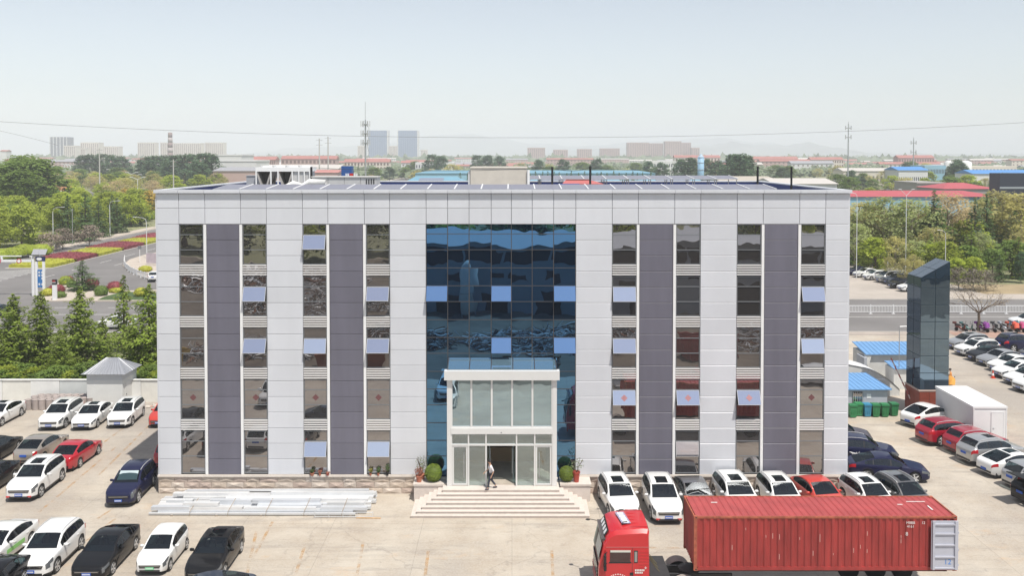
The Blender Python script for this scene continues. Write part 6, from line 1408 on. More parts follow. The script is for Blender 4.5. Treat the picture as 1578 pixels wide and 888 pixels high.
# far towers
GT_ = 'far apartment blocks'
t = block('office_tower', 77, 103, 211, 2600, 40, pm('slate_tower', (.13, .13, .16), .4), 'dark slate tower with pale vertical strips far at the left', 'tower')
for k in range(6): m = MB(); w = A(103, 211, 2600).x - A(77, 211, 2600).x; x = -w/2 + w*k/5; m.box(x - 1.0, x + 1.0, -1.2, 0, 0, A(90, 210, 2600).z); m.build('pale_strip', M_wht, t)
for i, (x0, x1, yt, fl, by) in enumerate(((98, 116, 226, 14, 6), (118, 131, 230, 12, 4), (124, 152, 221, 17, 9), (158, 182, 227, 14, 8), (212, 238, 221, 17, 8), (247, 262, 221, 16, 5), (268, 310, 222, 16, 14), (316, 344, 221, 17, 9))):
    o = block('apartment_block', x0, x1, yt, 2350 + 40*i, 30, M_cream, ('cream apartment block right beside the dark slate tower', 'small cream apartment block between two larger ones at far left', 'broad cream apartment block with stepped top at far left', 'cream apartment block farthest right of the left cluster', 'cream apartment block left of the striped chimney', 'narrow cream apartment block just left of the striped chimney', 'long cream apartment block right of the striped chimney', 'cream apartment block above the white factory at left')[i], 'building', GT_, fl, by, M_winr, fac=(.5, .6), parapet=3)
ch = empty('striped_chimney', (A(262.5, 240, 1500).x, 1500, -.1), 0, 'tall red and white banded chimney above the trees at left', 'chimney'); hc = A(262, 204, 1500).z
for k in range(7):
    z0, z1 = hc*k/7, hc*(k+1)/7; r0, r1 = 4.6 - 1.2*k/7, 4.6 - 1.2*(k+1)/7; m = MB(); m.lathe([(r0, z0), (r1, z1)], 14); m.build('band', pm('chimney_red', (.24, .17, .16), .8) if k % 2 == 0 else pm('chimney_pale', (.40, .35, .34), .8), ch, smooth=True)
for px0, px1, lb in ((567, 597, 'left of two identical blue-grey glass towers on the skyline'), (613, 643.5, 'right of two identical blue-grey glass towers on the skyline')):
    t = block('glass_tower', px0, px1, 201, 3000, 45, pm('far_blue_glass', (.12, .19, .33), .35), lb, 'tower', 'twin glass towers'); w = A(px1, 201, 3000).x - A(px0, 201, 3000).x; h = A(px0, 201, 3000).z
    for s in (-1, 1): m = MB(); m.box(s*w/2 - 1.6, s*w/2 + 1.6, -1.5, 45, 0, h + 1); m.build('edge_fin', M_wht, t)
    for k in range(1, 9): m = MB(); m.box(-w/2 + k*w/9 - .5, -w/2 + k*w/9 + .5, -.8, 0, 0, h); m.build('mullion', pm('far_blue_fin', (.25, .32, .45), .4), t)
for i, (x0, x1, yt, fl, by, Y) in enumerate(((551, 562, 226, 14, 5, 2900), (598.5, 611.5, 226, 14, 6, 2950), (648, 658, 232, 10, 4, 2950), (813, 840, 229, 12, 9, 2600), (853, 875, 232, 11, 7, 2600), (890, 912, 231, 11, 7, 2640), (925, 955, 230, 12, 10, 2680), (967, 1000, 221, 17, 12, 2700), (996, 1022, 222, 17, 8, 2780), (1025, 1050, 219, 18, 9, 2720), (1046, 1065, 221, 17, 7, 2800), (1066, 1078, 229, 12, 4, 2750))):
    block('apartment_block', x0, x1, yt, Y, 28, M_pinkw if i > 2 else M_cream, 'hazy apartment block, number %s from the left counting from the twin towers' % ('one two three four five six seven eight nine ten eleven twelve'.split()[i]), 'building', GT_, fl, by, M_winr, fac=(.5, .6), parapet=3)
# low town: rows of red-roofed houses
GH = 'low red-roofed houses of the far town'
def house(x, y, w, d, h, lab, rm=None, wm=None):
    o = empty('town_house', (x, y, -.12), br_.uniform(-.05, .05), lab, 'house', GH); q = w/2
    m = MB(); m.box(-q, q, 0, d, 0, h); m.build('wall', wm or [M_cream, M_wht, M_pinkw][br_.randrange(3)], o)
    rh = br_.uniform(1.5, 3); m = MB(); m.v = [(-q-.6, -.6, h), (q+.6, -.6, h), (q+.6, d+.6, h), (-q-.6, d+.6, h), (-q-.6, d/2, h+rh), (q+.6, d/2, h+rh)]; m.f = [(0,1,5,4),(2,3,4,5),(1,2,5),(3,0,4)]; m.m = [0]*4
    m.build('roof', rm or [M_redr, M_redr, pm('far_roof_pale', (.5, .47, .44), .8), pm('far_roof_grey', (.3, .3, .32), .8)][br_.randrange(4)], o)
    fm = MB(); nb, nf = max(3, int(w/5)), max(1, int(h/3.2))
    for f in range(nf):
        for k in range(nb): c = -q + (k+.5)*w/nb; fm.box(c - .9, c + .9, -.1, .05, f*h/nf + .9, f*h/nf + 2.3)
    wi = fm.build('windows', M_winr, o); wi['kind'] = 'stuff'
n = 0
while n < 150:
    y = br_.uniform(1000, 2300); px = br_.uniform(-40, 1620); x = (px - CX)/FPX*y
    if 560 < px < 640 and y > 2000: continue
    house(x, y, br_.uniform(25, 80), br_.uniform(10, 16), br_.uniform(5, 15), 'low red-roofed or pale house in the hazy far town'); n += 1
for px0, px1, yt, Y in ((385, 424, 241, 900), (433, 518, 240, 950), (530, 600, 245, 1000), (1040, 1110, 239, 1300), (1130, 1230, 241, 1200), (1385, 1440, 239, 1100), (1250, 1300, 242, 1150)):
    block('long_house', px0, px1, yt, Y, 16, M_pinkw if px0 in (433, 385, 1385) else M_cream, {385: 'pink red-roofed block just right of the white factory', 433: 'long pink red-roofed block behind the chiller', 530: 'red-roofed block at the foot of the telecom mast', 1040: 'red-roofed block left of the far right tree clump', 1130: 'long red-roofed block above the right roof end', 1385: 'pink red-roofed block under the small right mast', 1250: 'red-roofed block left of the slim right mast'}[px0], 'building', GH, 3, 14, M_winr, roof=M_redr, rh=3.5)
block('white_factory', 330, 372, 240, 640, 30, M_wht, 'white stepped factory building at the left edge of the roofline', 'building', None, 2, 8, M_win, fac=(.45, .25), parapet=1)
block('white_factory', 325, 395, 249, 560, 30, M_wht, 'lower white factory wing with a row of small windows at left', 'building', None, 1, 9, M_win, fac=(.4, .3), parapet=1)
block('grey_roofed_hall', 328, 396, 258, 500, 30, M_pinkw, 'long low pink-walled hall with grey roof left of the chiller', 'building', None, roof=pm('far_roof_grey', (.3, .3, .32), .8), rh=2)
block('white_hall', 400, 520, 254, 620, 40, M_wht, 'long white hall behind the chiller', 'building', None, 1, 20, M_win, fac=(.4, .3), roof=pm('far_roof_pale', (.5, .47, .44), .8), rh=3)
block('pink_hall', 380, 520, 262, 520, 20, M_pinkw, 'low salmon hall just above the air handling unit', 'building', None, roof=pm('far_roof_salmon', (.45, .2, .18), .8), rh=1.5)
# blue roofs with solar arrays straight behind the office
M_lb = pm('light_blue_roof', (.16, .33, .43), .5, 0, .06, .2); M_lbw = pm('light_blue_wall', (.28, .48, .60), .6, 0, .05, .2)
def bigshed(px0, px1, Y, zE, zRdg, dep, label, pv=True, wallm=None, roofm=None):
    a, b = (px0 - CX)/FPX*Y, (px1 - CX)/FPX*Y; o = empty('factory_shed', ((a+b)/2, Y, -.12), 0, label, 'building', 'blue-roofed factory sheds'); q = (b-a)/2
    m = MB(); m.box(-q, q, 0, dep, 0, zE); m.build('wall', wallm or M_lbw, o)
    m = MB(); m.v = [(-q-.4, -.4, zE), (q+.4, -.4, zE), (q+.4, dep+.4, zE), (-q-.4, dep+.4, zE), (-q+6, dep/2, zRdg), (q-6, dep/2, zRdg)]; m.f = [(0,1,5,4),(2,3,4,5),(1,2,5),(3,0,4)]; m.m = [0]*4; r = m.build('roof', roofm or M_lb, o)
    if pv:
        n = max(1, int(2*q/16)); sl = math.atan2(zRdg - zE, dep/2)
        for k in range(n):
            for j in range(3):
                m = MB(); x0 = -q + 8 + k*(2*q - 16)/n; x1 = x0 + (2*q - 16)/n - 2.2; y0, y1 = dep*(.06 + j*.135), dep*(.06 + j*.135 + .1); f = lambda y: zE + (zRdg - zE)*y/(dep/2) + .18
                m.face([(x0, y0, f(y0)), (x1, y0, f(y0)), (x1, y1, f(y1)), (x0, y1, f(y1))]); m.build('solar_array', pm('far_solar', (.20, .23, .30), .3), r)
    return o
bigshed(600, 724, 300, 9.0, 13.2, 50, 'turquoise-roofed factory shed left of the stair housing')
bigshed(800, 985, 300, 9.0, 13.2, 50, 'light blue factory roof with solar arrays behind the black poles')
bigshed(988, 1125, 310, 9.0, 12.8, 50, 'light blue factory roof with solar arrays ending before the pale hall')
bigshed(640, 1010, 420, 12.5, 13.6, 40, 'farther light blue shed behind the row of small firs', False)
for k in range(24):
    px = 808 + k*9.2 + tr.uniform(-2, 2)
    if px > 1008: px -= 300
    ptree('cedard', px, 385, 264 + tr.uniform(-1, 2.5), 'small dark fir in the row before the farther light blue shed', 'row of small firs between the sheds', .8)
block('pale_hall', 1110, 1200, 273, 300, 30, pm('far_concrete', (.42, .39, .34), .85), 'low pale concrete hall at the right behind the roof', 'building', None, roof=pm('far_roof_sand', (.42, .38, .32), .8), rh=1.2)
block('grey_hall', 1195, 1290, 276, 280, 24, M_wht, 'low grey-roofed hall near the rightmost roof pole', 'building', None, roof=pm('far_roof_pale', (.5, .47, .44), .8), rh=1.5)
si = empty('blue_silo', (A(1080, 240, 520).x, 520, -.1), 0, 'light blue slender silo tower among trees right of centre', 'silo'); zs = A(1080, 242, 520).z
m = MB(); m.lathe([(1.9, 0), (1.9, zs)], 16); m.build('shaft', pm('silo_blue', (.25, .42, .58), .6), si, smooth=True); m = MB(); m.lathe([(2.1, zs), (1.2, zs + .8), (.4, zs + 2), (0, zs + 2)], 16); m.build('cap', pm('silo_cap', (.35, .45, .55), .6), si)
for k in range(5): m = MB(); m.lathe([(2.0, zs*k/5 + .5), (2.0, zs*k/5 + 1.0)], 16); m.build('hoop', pm('silo_cap', (.35, .45, .55), .6), si)
# right side sheds
bigshed(1290, 1545, 236, 9.9, 11.2, 18, 'light blue walled hall with red roof behind the right-hand trees', False, pm('sky_blue_wall', (.26, .44, .56), .6), pm('bright_red_roof', (.42, .085, .10), .6, 0, .06, .2))
block('tan_gate_building', 1414, 1456, 283, 330, 20, pm('tan_wall', (.36, .34, .32), .8), 'grey building with a lettered parapet above the red roof', 'building', None, 1, 12, M_win, fac=(.6, .25), parapet=.5)
bigshed(1455, 1536, 300, 9.6, 11.4, 20, 'grey hall with bright red roof beside the dark building', False, pm('grey_far_wall', (.28, .27, .28), .8), MATS['bright_red_roof'])
dk = block('dark_building', 1541, 1660, 267, 225, 5, pm('navy_cladding', (.028, .034, .055), .5), 'large dark navy clad building cut by the right picture edge', 'building'); w = A(1660, 267, 225).x - A(1541, 267, 225).x
m = MB(); m.box(-w/2 - .05, w/2, -.12, 0, 12.4, 12.9); m.build('pale_band', pm('pale_band', (.3, .33, .36), .5), dk)
for k in range(4): m = MB(); m.box(-w/2, w/2, -.05, 0, 2 + k*3.0, 2.06 + k*3.0); m.build('cladding_joint', M_black, dk)
for i, (x0, x1, yt, Y, wm, rm, lb) in enumerate(((1385, 1430, 257, 520, M_wht, pm('mid_blue_roof', (.08, .25, .55), .6), 'small blue-roofed shed in the right middle distance'), (1425, 1458, 255, 560, M_lbw, None, 'teal walled block next to the blue-roofed shed'), (1500, 1600, 262, 480, M_wht, MATS['mid_blue_roof'], 'long blue roof above the dark building'), (1492, 1567, 256, 640, M_cream, None, 'long cream building with a row of windows at the right'), (1300, 1386, 259, 600, M_cream, pm('far_roof_pale', (.5, .47, .44), .8), 'long cream warehouse at the foot of the right mast'), (1000, 1052, 248, 800, M_wht, None, 'white two-storey building in the trees right of centre'), (640, 700, 250, 800, M_wht, None, 'white low building below the twin towers'))):
    block('warehouse', x0, x1, yt, Y, 20, wm, lb, 'building', None, 1 if rm else 2, 14, M_win, fac=(.45, .35), roof=rm, rh=2)
for px, r_, yt in ((1462, 3, 250), (1488, 4, 250)):
    p = A(px, yt, 620); m = MB(); m.lathe([(r_, 0), (r_, p.z), (r_*.5, p.z + 1), (0, p.z + 1.3)], 14); tag(m.build('white_tank', M_wht, None, (p.x, 620, -.1), 0, True), 'white cylindrical tank %s in the right middle distance' % ('left of the tall tree' if px < 1480 else 'right of the tall tree'), 'tank')
# left middle distance roofs
for i, (x0, x1, yt, Y, rm, lb) in enumerate(((-40, 32, 299, 320, MATS['light_blue_roof'], 'long pale blue roof at the left edge behind the bright trees'), (50, 72, 292, 330, pm('vivid_blue_roof', (.05, .25, .5), .6), 'small vivid blue roof among the bright trees'), (80, 96, 288, 350, pm('orange_roof', (.5, .18, .1), .7), 'small orange roof among the bright trees'), (72, 98, 295, 322, pm('far_roof_pale', (.5, .47, .44), .8), 'pale roof beside the vivid blue one'), (98, 120, 293, 330, MATS['far_roof_pale'], 'white roof right of the orange one'), (0, 10, 231, 1200, M_redr, 'red-topped block at the far left edge'))):
    block('roadside_shed', x0, x1, yt, Y, 12, M_wht, lb, 'building', 'small roofs left', roof=rm, rh=1.6)
# trees of the middle distance
GM = 'trees of the middle distance'
ML = {'olive': 'olive spring tree in the middle distance', 'tan': 'brownish spring tree in the middle distance', 'green': 'green tree in the middle distance', 'dark': 'dark green tree in the middle distance', 'bright': 'fresh green tree in the middle distance'}
scatter(70, -330, -100, 340, 620, ['olive', 'olive', 'tan', 'bright', 'green'], (8, 12), ML, GM, 1.4, hi=345, mind=9)
scatter(48, 130, 420, 260, 640, ['olive', 'green', 'bright', 'green', 'dark'], (7, 12), ML, GM, 1.4, lo=1290, mind=9, avoid=lambda x, y: y < 330 and x < 200)
scatter(36, -140, 260, 470, 800, ['olive', 'green', 'tan', 'green'], (8, 13), ML, GM, 1.4, mind=12, lo=330, hi=1300)
scatter(30, -330, 420, 560, 900, ['dark', 'green', 'olive'], (10, 16), ML, GM, 1.5, mind=14)
DK = [(15, 300, 247), (35, 310, 238), (55, 305, 243), (-10, 300, 252), (30, 280, 262), (128, 700, 238), (142, 700, 236.5), (157, 710, 236), (172, 700, 237), (187, 705, 239), (224, 620, 240), (240, 600, 239), (256, 610, 238), (270, 560, 238), (285, 560, 236), (300, 540, 237), (314, 520, 235), (326, 520, 236), (232, 590, 246), (262, 540, 246), (305, 500, 246), (665, 760, 237), (680, 740, 239), (735, 800, 238), (752, 800, 238), (770, 820, 239), (1050, 560, 244), (1065, 560, 242), (1092, 560, 244), (1108, 560, 246), (1130, 480, 237), (1140, 470, 236), (1150, 480, 239), (1475, 560, 244), (1480, 520, 250), (1468, 540, 254), (1000, 620, 247), (1020, 600, 249), (868, 700, 244), (920, 720, 243), (830, 720, 245)]
for px, Y, yt in DK: ptree('dark' if px > 60 else 'green', px, Y, yt + 1, 'tall dark green tree standing in a clump against the far town' if px > 60 else 'large deep green tree in the clump at the upper left edge', 'dark tree clumps before the far town' if px > 60 else 'large trees at the upper left edge', 1.25)
# far wood as one mass
fw = MB()
def clump(x, y, w, h):
    for _ in range(26):
        a = tr.random()*6.28; r = w*math.sqrt(tr.random())*.5; z = h*(.25 + .75*tr.random()*(1 - (2*r/w)**2*.6)); c = Vector((x + math.cos(a)*r, y + math.sin(a)*r*.6, z)); leaf(fw, c, (Vector((0, -.6, .7)) + rv(.6)).normalized(), w*tr.uniform(.13, .24), .7)
for _ in range(1500):
    y = 760*(2.9 ** tr.random()) ; px = tr.uniform(-60, 1640); clump((px - CX)/FPX*y, y, tr.uniform(9, 22), tr.uniform(6, 11))
for _ in range(700):
    y = tr.uniform(2000, 5200); px = tr.uniform(-60, 1640); clump((px - CX)/FPX*y, y, tr.uniform(40, 110), tr.uniform(8, 15))
o = fw.build('far_wood', leafmat('far_leaf', (.16, .20, .11), .5, .15, 0)); tag(o, 'hazy belt of woodland stretching to the far town', 'wood', kind='stuff')
# hills on the horizon
def hills(pts, Y, name, mt):
    m = MB(); n = 140; prof = []
    for k in range(n+1):
        px = pts[0][0] + (pts[-1][0] - pts[0][0])*k/n; yt = interp(pts, px) + 1.2*math.sin(px*.11) + .8*math.sin(px*.27 + 1) + tr.uniform(-.25, .25); q = A(px, min(yt, 241.5), Y); prof.append((q.x, q.z))
    for (x0, z0), (x1, z1) in zip(prof, prof[1:]):
        m.face([(x0, Y - 900, -1), (x1, Y - 900, -1), (x1, Y, z1), (x0, Y, z0)]); m.face([(x0, Y, z0), (x1, Y, z1), (x1, Y + 900, -1), (x0, Y + 900, -1)])
    tag(m.build(name, mt, smooth=True), kind='structure')
M_hill = pm('hill_scrub', (.20, .21, .20), .95, 0, .3, .002, detail=8)
hills([(-400, 240), (380, 238), (440, 229), (520, 226), (600, 222), (660, 210), (700, 206), (745, 209), (800, 219), (900, 226), (960, 220), (1040, 216), (1110, 212), (1160, 219), (1230, 224), (1270, 228), (1330, 236), (1600, 239), (2000, 240)], 9000, 'hills', M_hill)
hills([(820, 240), (870, 232), (930, 228), (1000, 230), (1080, 224), (1130, 219), (1180, 224), (1222, 222), (1250, 220), (1290, 228), (1340, 236), (1480, 238), (1700, 236)], 7000, 'hills', M_hill)
# ------------------------------------------------------------------ masts, poles, wires
def mast(px, ybase_Y, ytop, ytip, label, r=.3, arr=True, plat=2):
    Y = ybase_Y; p = A(px, ytop, Y); o = empty('telecom_mast', (p.x, Y, -.12), 0, label, 'mast'); h = p.z
    m = MB(); m.tube([(0, 0, 0), (0, 0, h*.5), (0, 0, h)], [r*1.3, r, r*.7], 8); m.build('pole', M_steel, o)
    if ytip: m = MB(); m.tube([(0, 0, h), (0, 0, A(px, ytip, Y).z)], .06*Y/250, 4); m.build('lightning_rod', M_steel, o)
    for k in range(plat):
        z = h - 1.2*Y/250 - k*2.6*Y/250; rr = r*4.5
        m = MB(); m.lathe([(rr*.75, -.08), (rr*.75, .08)], 12, (0, 0, z)); m.build('ring', M_steel, o)
        for q in range(6):
            a = q*1.047 + .2; m = MB(); m.cbox((math.cos(a)*rr, math.sin(a)*rr, z + .1), (r*.8, r*.9, r*6), a); m.build('antenna', pm('antenna_grey', (.5, .51, .52), .5), o); m = MB(); m.tube([(0, 0, z - .3), (math.cos(a)*rr, math.sin(a)*rr, z - .2)], r*.18, 4); m.build('bracket', M_steel, o)
    return o
o = mast(563, 240, 184, 156, 'tall telecom mast with stacked antennas rising behind the roof', .26, plat=3)
for k in range(8): m = MB(); z = 4 + k*3.2; m.tube([(.5, 0, z), (.9, .5, z + 1.6), (.5, 0, z + 3.2)], .05, 4); m.build('ladder_brace', M_steel, o)
mast(1307.5, 480, 190, 187, 'slim telecom mast with two antenna rings at the right', .36); mast(1408, 760, 213, 211, 'farther small telecom mast at the right', .5)
for px, Y, yt, lb in ((267, 250, 245, 'thick concrete pole standing left of the roof'), (153, 420, 228, 'thin pole above the left-hand trees'), (492, 600, 213, 'power pole left of the telecom mast'), (505.5, 600, 210, 'taller power pole left of the telecom mast'), (1368, 150, 402, 'grey post among the young trees')):
    p = A(px, yt, Y); o = empty('utility_pole', (p.x, Y, -.12), 0, lb, 'pole', 'utility poles'); w_ = .00075*Y; m = MB(); m.tube([(0, 0, 0), (0, 0, p.z)], [w_*1.15, w_*.8], 8); m.build('shaft', pm('pole_concrete', (.45, .44, .42), .8), o)
    if Y > 200:
        for zz in (.6, 2.2): m = MB(); m.tube([(-.9*Y/250, 0, p.z - zz*Y/300), (.9*Y/250, 0, p.z - zz*Y/300)], .05*Y/250, 4); m.build('cross_arm', M_steel, o)
def wire(pts, r, label):
    m = MB(); m.tube(pts, r, 4); tag(m.build('power_line', pm('cable', (.2, .2, .21), .7)), label, 'cable', 'overhead power lines')
def sag(p0, pm_, p1, n=40):
    out = []
    for k in range(n+1):
        t = k/n; out.append(p0*(1-t)*(1-2*t) + pm_*4*t*(1-t) + p1*t*(2*t-1))
    return out
YWR = 130
wire(sag(A(-190, 174, YWR), A(820, 212, YWR), A(1830, 171, YWR), 60), .024, 'long overhead cable sagging across the whole sky')
wire(sag(A(-190, 168, YWR + 60), A(-40, 193, YWR + 60), A(90, 224, YWR + 60), 16), .026, 'short cable slanting down at the upper left')
for px, yt, Y in ((-190, 172, YWR), (1830, 170, YWR)):
    p = A(px, yt, Y); o = empty('power_pylon', (p.x, Y, -.12), 0, 'steel pole carrying the overhead cable beyond the %s picture edge' % ('left' if px < 0 else 'right'), 'pole'); m = MB(); m.tube([(0, 0, 0), (0, 0, p.z + .6)], [.35, .16], 8); m.build('shaft', M_steel, o); m = MB(); m.tube([(-1.2, 0, p.z), (1.2, 0, p.z)], .07, 5); m.build('cross_arm', M_steel, o)
# ------------------------------------------------------------------ street lamps
def lamp(px, Y, ytop, label, arm=(2.2, 0), two=False, group='street lamps'):
    p = A(px, ytop, Y); h = p.z; o = empty('street_lamp', (p.x, Y, -.05), 0, label, 'street lamp', group); k = Y/220
    m = MB(); m.tube([(0, 0, 0), (0, 0, h*.5), (0, 0, h - 1.0)], [.11*k, .09*k, .07*k], 7); m.build('pole', pm('lamp_pole_white', (.62, .63, .63), .5), o)
    for s in ((1, -1) if two else (1,)):
        ax, ay = arm[0]*s, arm[1]*s
        m = MB()
        if two: m.tube([(0, 0, h - 1.0), (ax*.5, ay*.5, h - .45), (ax, ay, h)], .06*k, 5)
        else: m.tube([(0, 0, h - 1.0), (ax*.08, ay*.08, h - .35), (ax*.35, ay*.35, h - .05), (ax, ay, h + .08)], .055*k, 6)
        m.build('arm', MATS['lamp_pole_white'], o); m = MB(); m.cbox((ax*1.12, ay*1.12, h + .1), (.8*k, .26*k, .13*k), math.atan2(ay, ax)); m.build('lamp_head', MATS['lamp_pole_white'], o)
LX = RX0 - 1.2
for i, y in enumerate((170, 198, 226, 255)):
    g = (LX/y*FPX + CX); lamp(g, y, A and (240 - (9.2 - CAMH)/y*FPX), ('street lamp nearest the left picture edge on the far pavement', 'street lamp second from the left on the far pavement', 'street lamp third from the left on the far pavement', 'street lamp fourth from the left, half behind golden trees')[i], (2.2, -.4))
p = G(227, 398); lamp(CX + p.x/p.y*FPX, p.y, 335, 'street lamp on the corner pavement with its arm to the left', (-2.2, .2))
for i in range(13): Y = 420 + i*60; px = 212 - i*11.5 + (i % 3)*7; lamp(px, Y, 240 + (CAMH - 10.5)/Y*FPX, 'white twin-arm lamp above the left-hand trees', (2.6, 0), True, 'twin-arm lamps along the far road')
for px, Y, yt, lb in ((1321, 150, 297, 'tall lamp at the building\'s right edge'), (1397, 152, 292, 'tall lamp right of centre of the right bank'), (1457.5, 145, 355, 'lower lamp behind the glass pylon')): lamp(px, Y, yt, lb, (-1.0, 0), px == 1397, 'lamps on the right bank')
for px, yt in ((112, 336), (84, 385)): pass
# ================================================================== left junction furniture
g = G(60, 456); sp_ = empty('sign_pylon', (g.x, g.y, -.05), 0, 'white framed sign pylon with a tall blue panel and solar panels on top', 'sign')
u = g.y/FPX                                            # metres per pixel there
for dx in (-8, -3, 8): m = MB(); m.box(dx*u - .16, dx*u + .16, -.12, .12, 0, 5.5 if dx == -8 else 5.1); m.build('post', M_white, sp_)
m = MB(); m.box(-2*u, 7*u - .02, -.1, .1, 1.3, 3.9); bp2 = m.build('blue_panel', pm('sign_blue', (.03, .16, .42), .5), sp_)
for r, c in ((3.5, 0), (3.5, 1), (3.05, 0), (3.05, 1), (2.6, 1), (1.75, 0), (1.75, 1)):
    m = MB(); x = -1.0*u + .1 + c*.42
    for zz in (-.1, .02, .12): m.box(x, x + .28, -.115, -.1, r + zz - .03, r + zz + .03)
    m.box(x + .11, x + .17, -.12, -.1, r - .14, r + .16); m.build('sign_character', M_white, bp2)
m = MB(); m.box(-4*u, 8*u + .2, -.14, .14, 5.15, 5.85); lb_ = m.build('logo_board', pm('logo_navy', (.02, .025, .12), .5), sp_)
m = MB(); m.lathe([(.4, -.01), (.4, .01)], 20, axis='Y'); o = m.build('logo_oval', M_white, lb_, (2*u, -.16, 5.5)); o.scale = (1, 1, .55)
for dx in (-3.6, 7): m = MB(); m.cbox((dx*u, 0, 6.5), (1.05, 1.0, .06), 0, 0, R(50)); m.build('solar_panel', pm('small_solar', (.33, .33, .36), .3), sp_)
m = MB(); m.tube([(2*u, .05, 5.8), (2*u, .05, 6.6)], .06, 6); m.build('panel_mast', M_white, sp_)
# gantry beam to the left with round signs
gb = empty('barrier_gantry', (g.x - 8*u - .2, g.y + .3, -.05), 0, 'white barrier gantry with red round signs at the left picture edge', 'gantry')
m = MB(); m.box(-9.5, 0, -.08, .08, 5.0, 5.35); m.build('beam', M_white, gb); m = MB(); m.box(-9.5, 0, -.05, .05, 5.8, 5.95); m.build('upper_beam', M_white, gb)
for x in (-9.4, -4.6, -.1): m = MB(); m.box(x - .12, x + .12, -.1, .1, 0 if x < -5 or x > -1 else 5.35, 5.95); m.build('post', M_white, gb)
for x in (-2.0, -5.0): m = MB(); m.lathe([(.36, -.02), (.36, .02)], 18, axis='Y'); s_ = m.build('round_sign', pm('sign_ring_red', (.5, .04, .05), .5), gb, (x, -.12, 5.15)); m = MB(); m.lathe([(.25, -.03), (.25, -.0205)], 18, axis='Y'); m.build('sign_face', M_white, s_)
m = MB(); m.box(-1.6, -.5, -.12, -.06, 5.6, 5.95); m.build('display', M_black, gb)
m = MB(); m.box(-8.9, -7.2, -.12, -.06, 3.0, 3.7); m.build('blue_plate_sign', MATS['sign_blue'], gb)
g = G(84.5, 463); o = empty('signal_post', (g.x, g.y, .04), 0, 'stout white post with a dark red-lit head on the traffic island', 'post')
m = MB(); m.box(-.26, .26, -.2, .2, 0, 2.2); m.build('shaft', M_white, o); m = MB(); m.box(-.27, .27, -.21, .21, 2.2, 2.95); m.build('head', M_black, o)
m = MB(); m.box(-.2, .2, -.24, -.21, 2.62, 2.85); m.build('red_lamp', pm('signal_red', (.35, .03, .03), .4), o); m = MB(); m.box(-.27, .27, -.215, .215, 2.5, 2.58); m.build('white_band', M_white, o)
g = G(235, 412); m = MB(); m.box(-2.6, 4, -.06, .06, .3, 2.2); tag(m.build('hoarding', pm('hoarding_purple', (.42, .36, .40), .7, 0, .15, 1.5), None, (g.x, g.y + 3, .04), R(-12)), 'low printed hoarding board behind the corner railing', 'hoarding')
g = G(215.5, 405); o = empty('traffic_sign', (g.x, g.y, .04), 0, 'small dark sign on a thin post near the corner railing', 'sign'); m = MB(); m.tube([(0, 0, 0), (0, 0, 3.2)], .05, 6); m.build('post', M_white, o); m = MB(); m.box(-.35, .35, -.08, -.04, 2.6, 3.2); m.build('plate', M_frame, o)
g = G(89, 383); o = empty('litter_bin', (g.x, g.y, 0), 0, 'small litter bin frame on the far pavement', 'bin'); m = MB(); m.box(-.6, -.5, -.2, .2, 0, 1.1); m.box(.5, .6, -.2, .2, 0, 1.1); m.build('frame', M_white, o); m = MB(); m.box(-.45, .45, -.18, .18, .2, 1.0); m.build('bin_body', M_frame, o)
g = G(112, 377); m = MB(); m.tube([(0, 0, 0), (0, 0, 8.0)], .08, 6); m.box(-.12, .12, -.12, .12, 7.9, 8.3); tag(m.build('camera_post', M_steel, None, (g.x, g.y, 0)), 'thin grey post between street lamps on the far pavement', 'post')
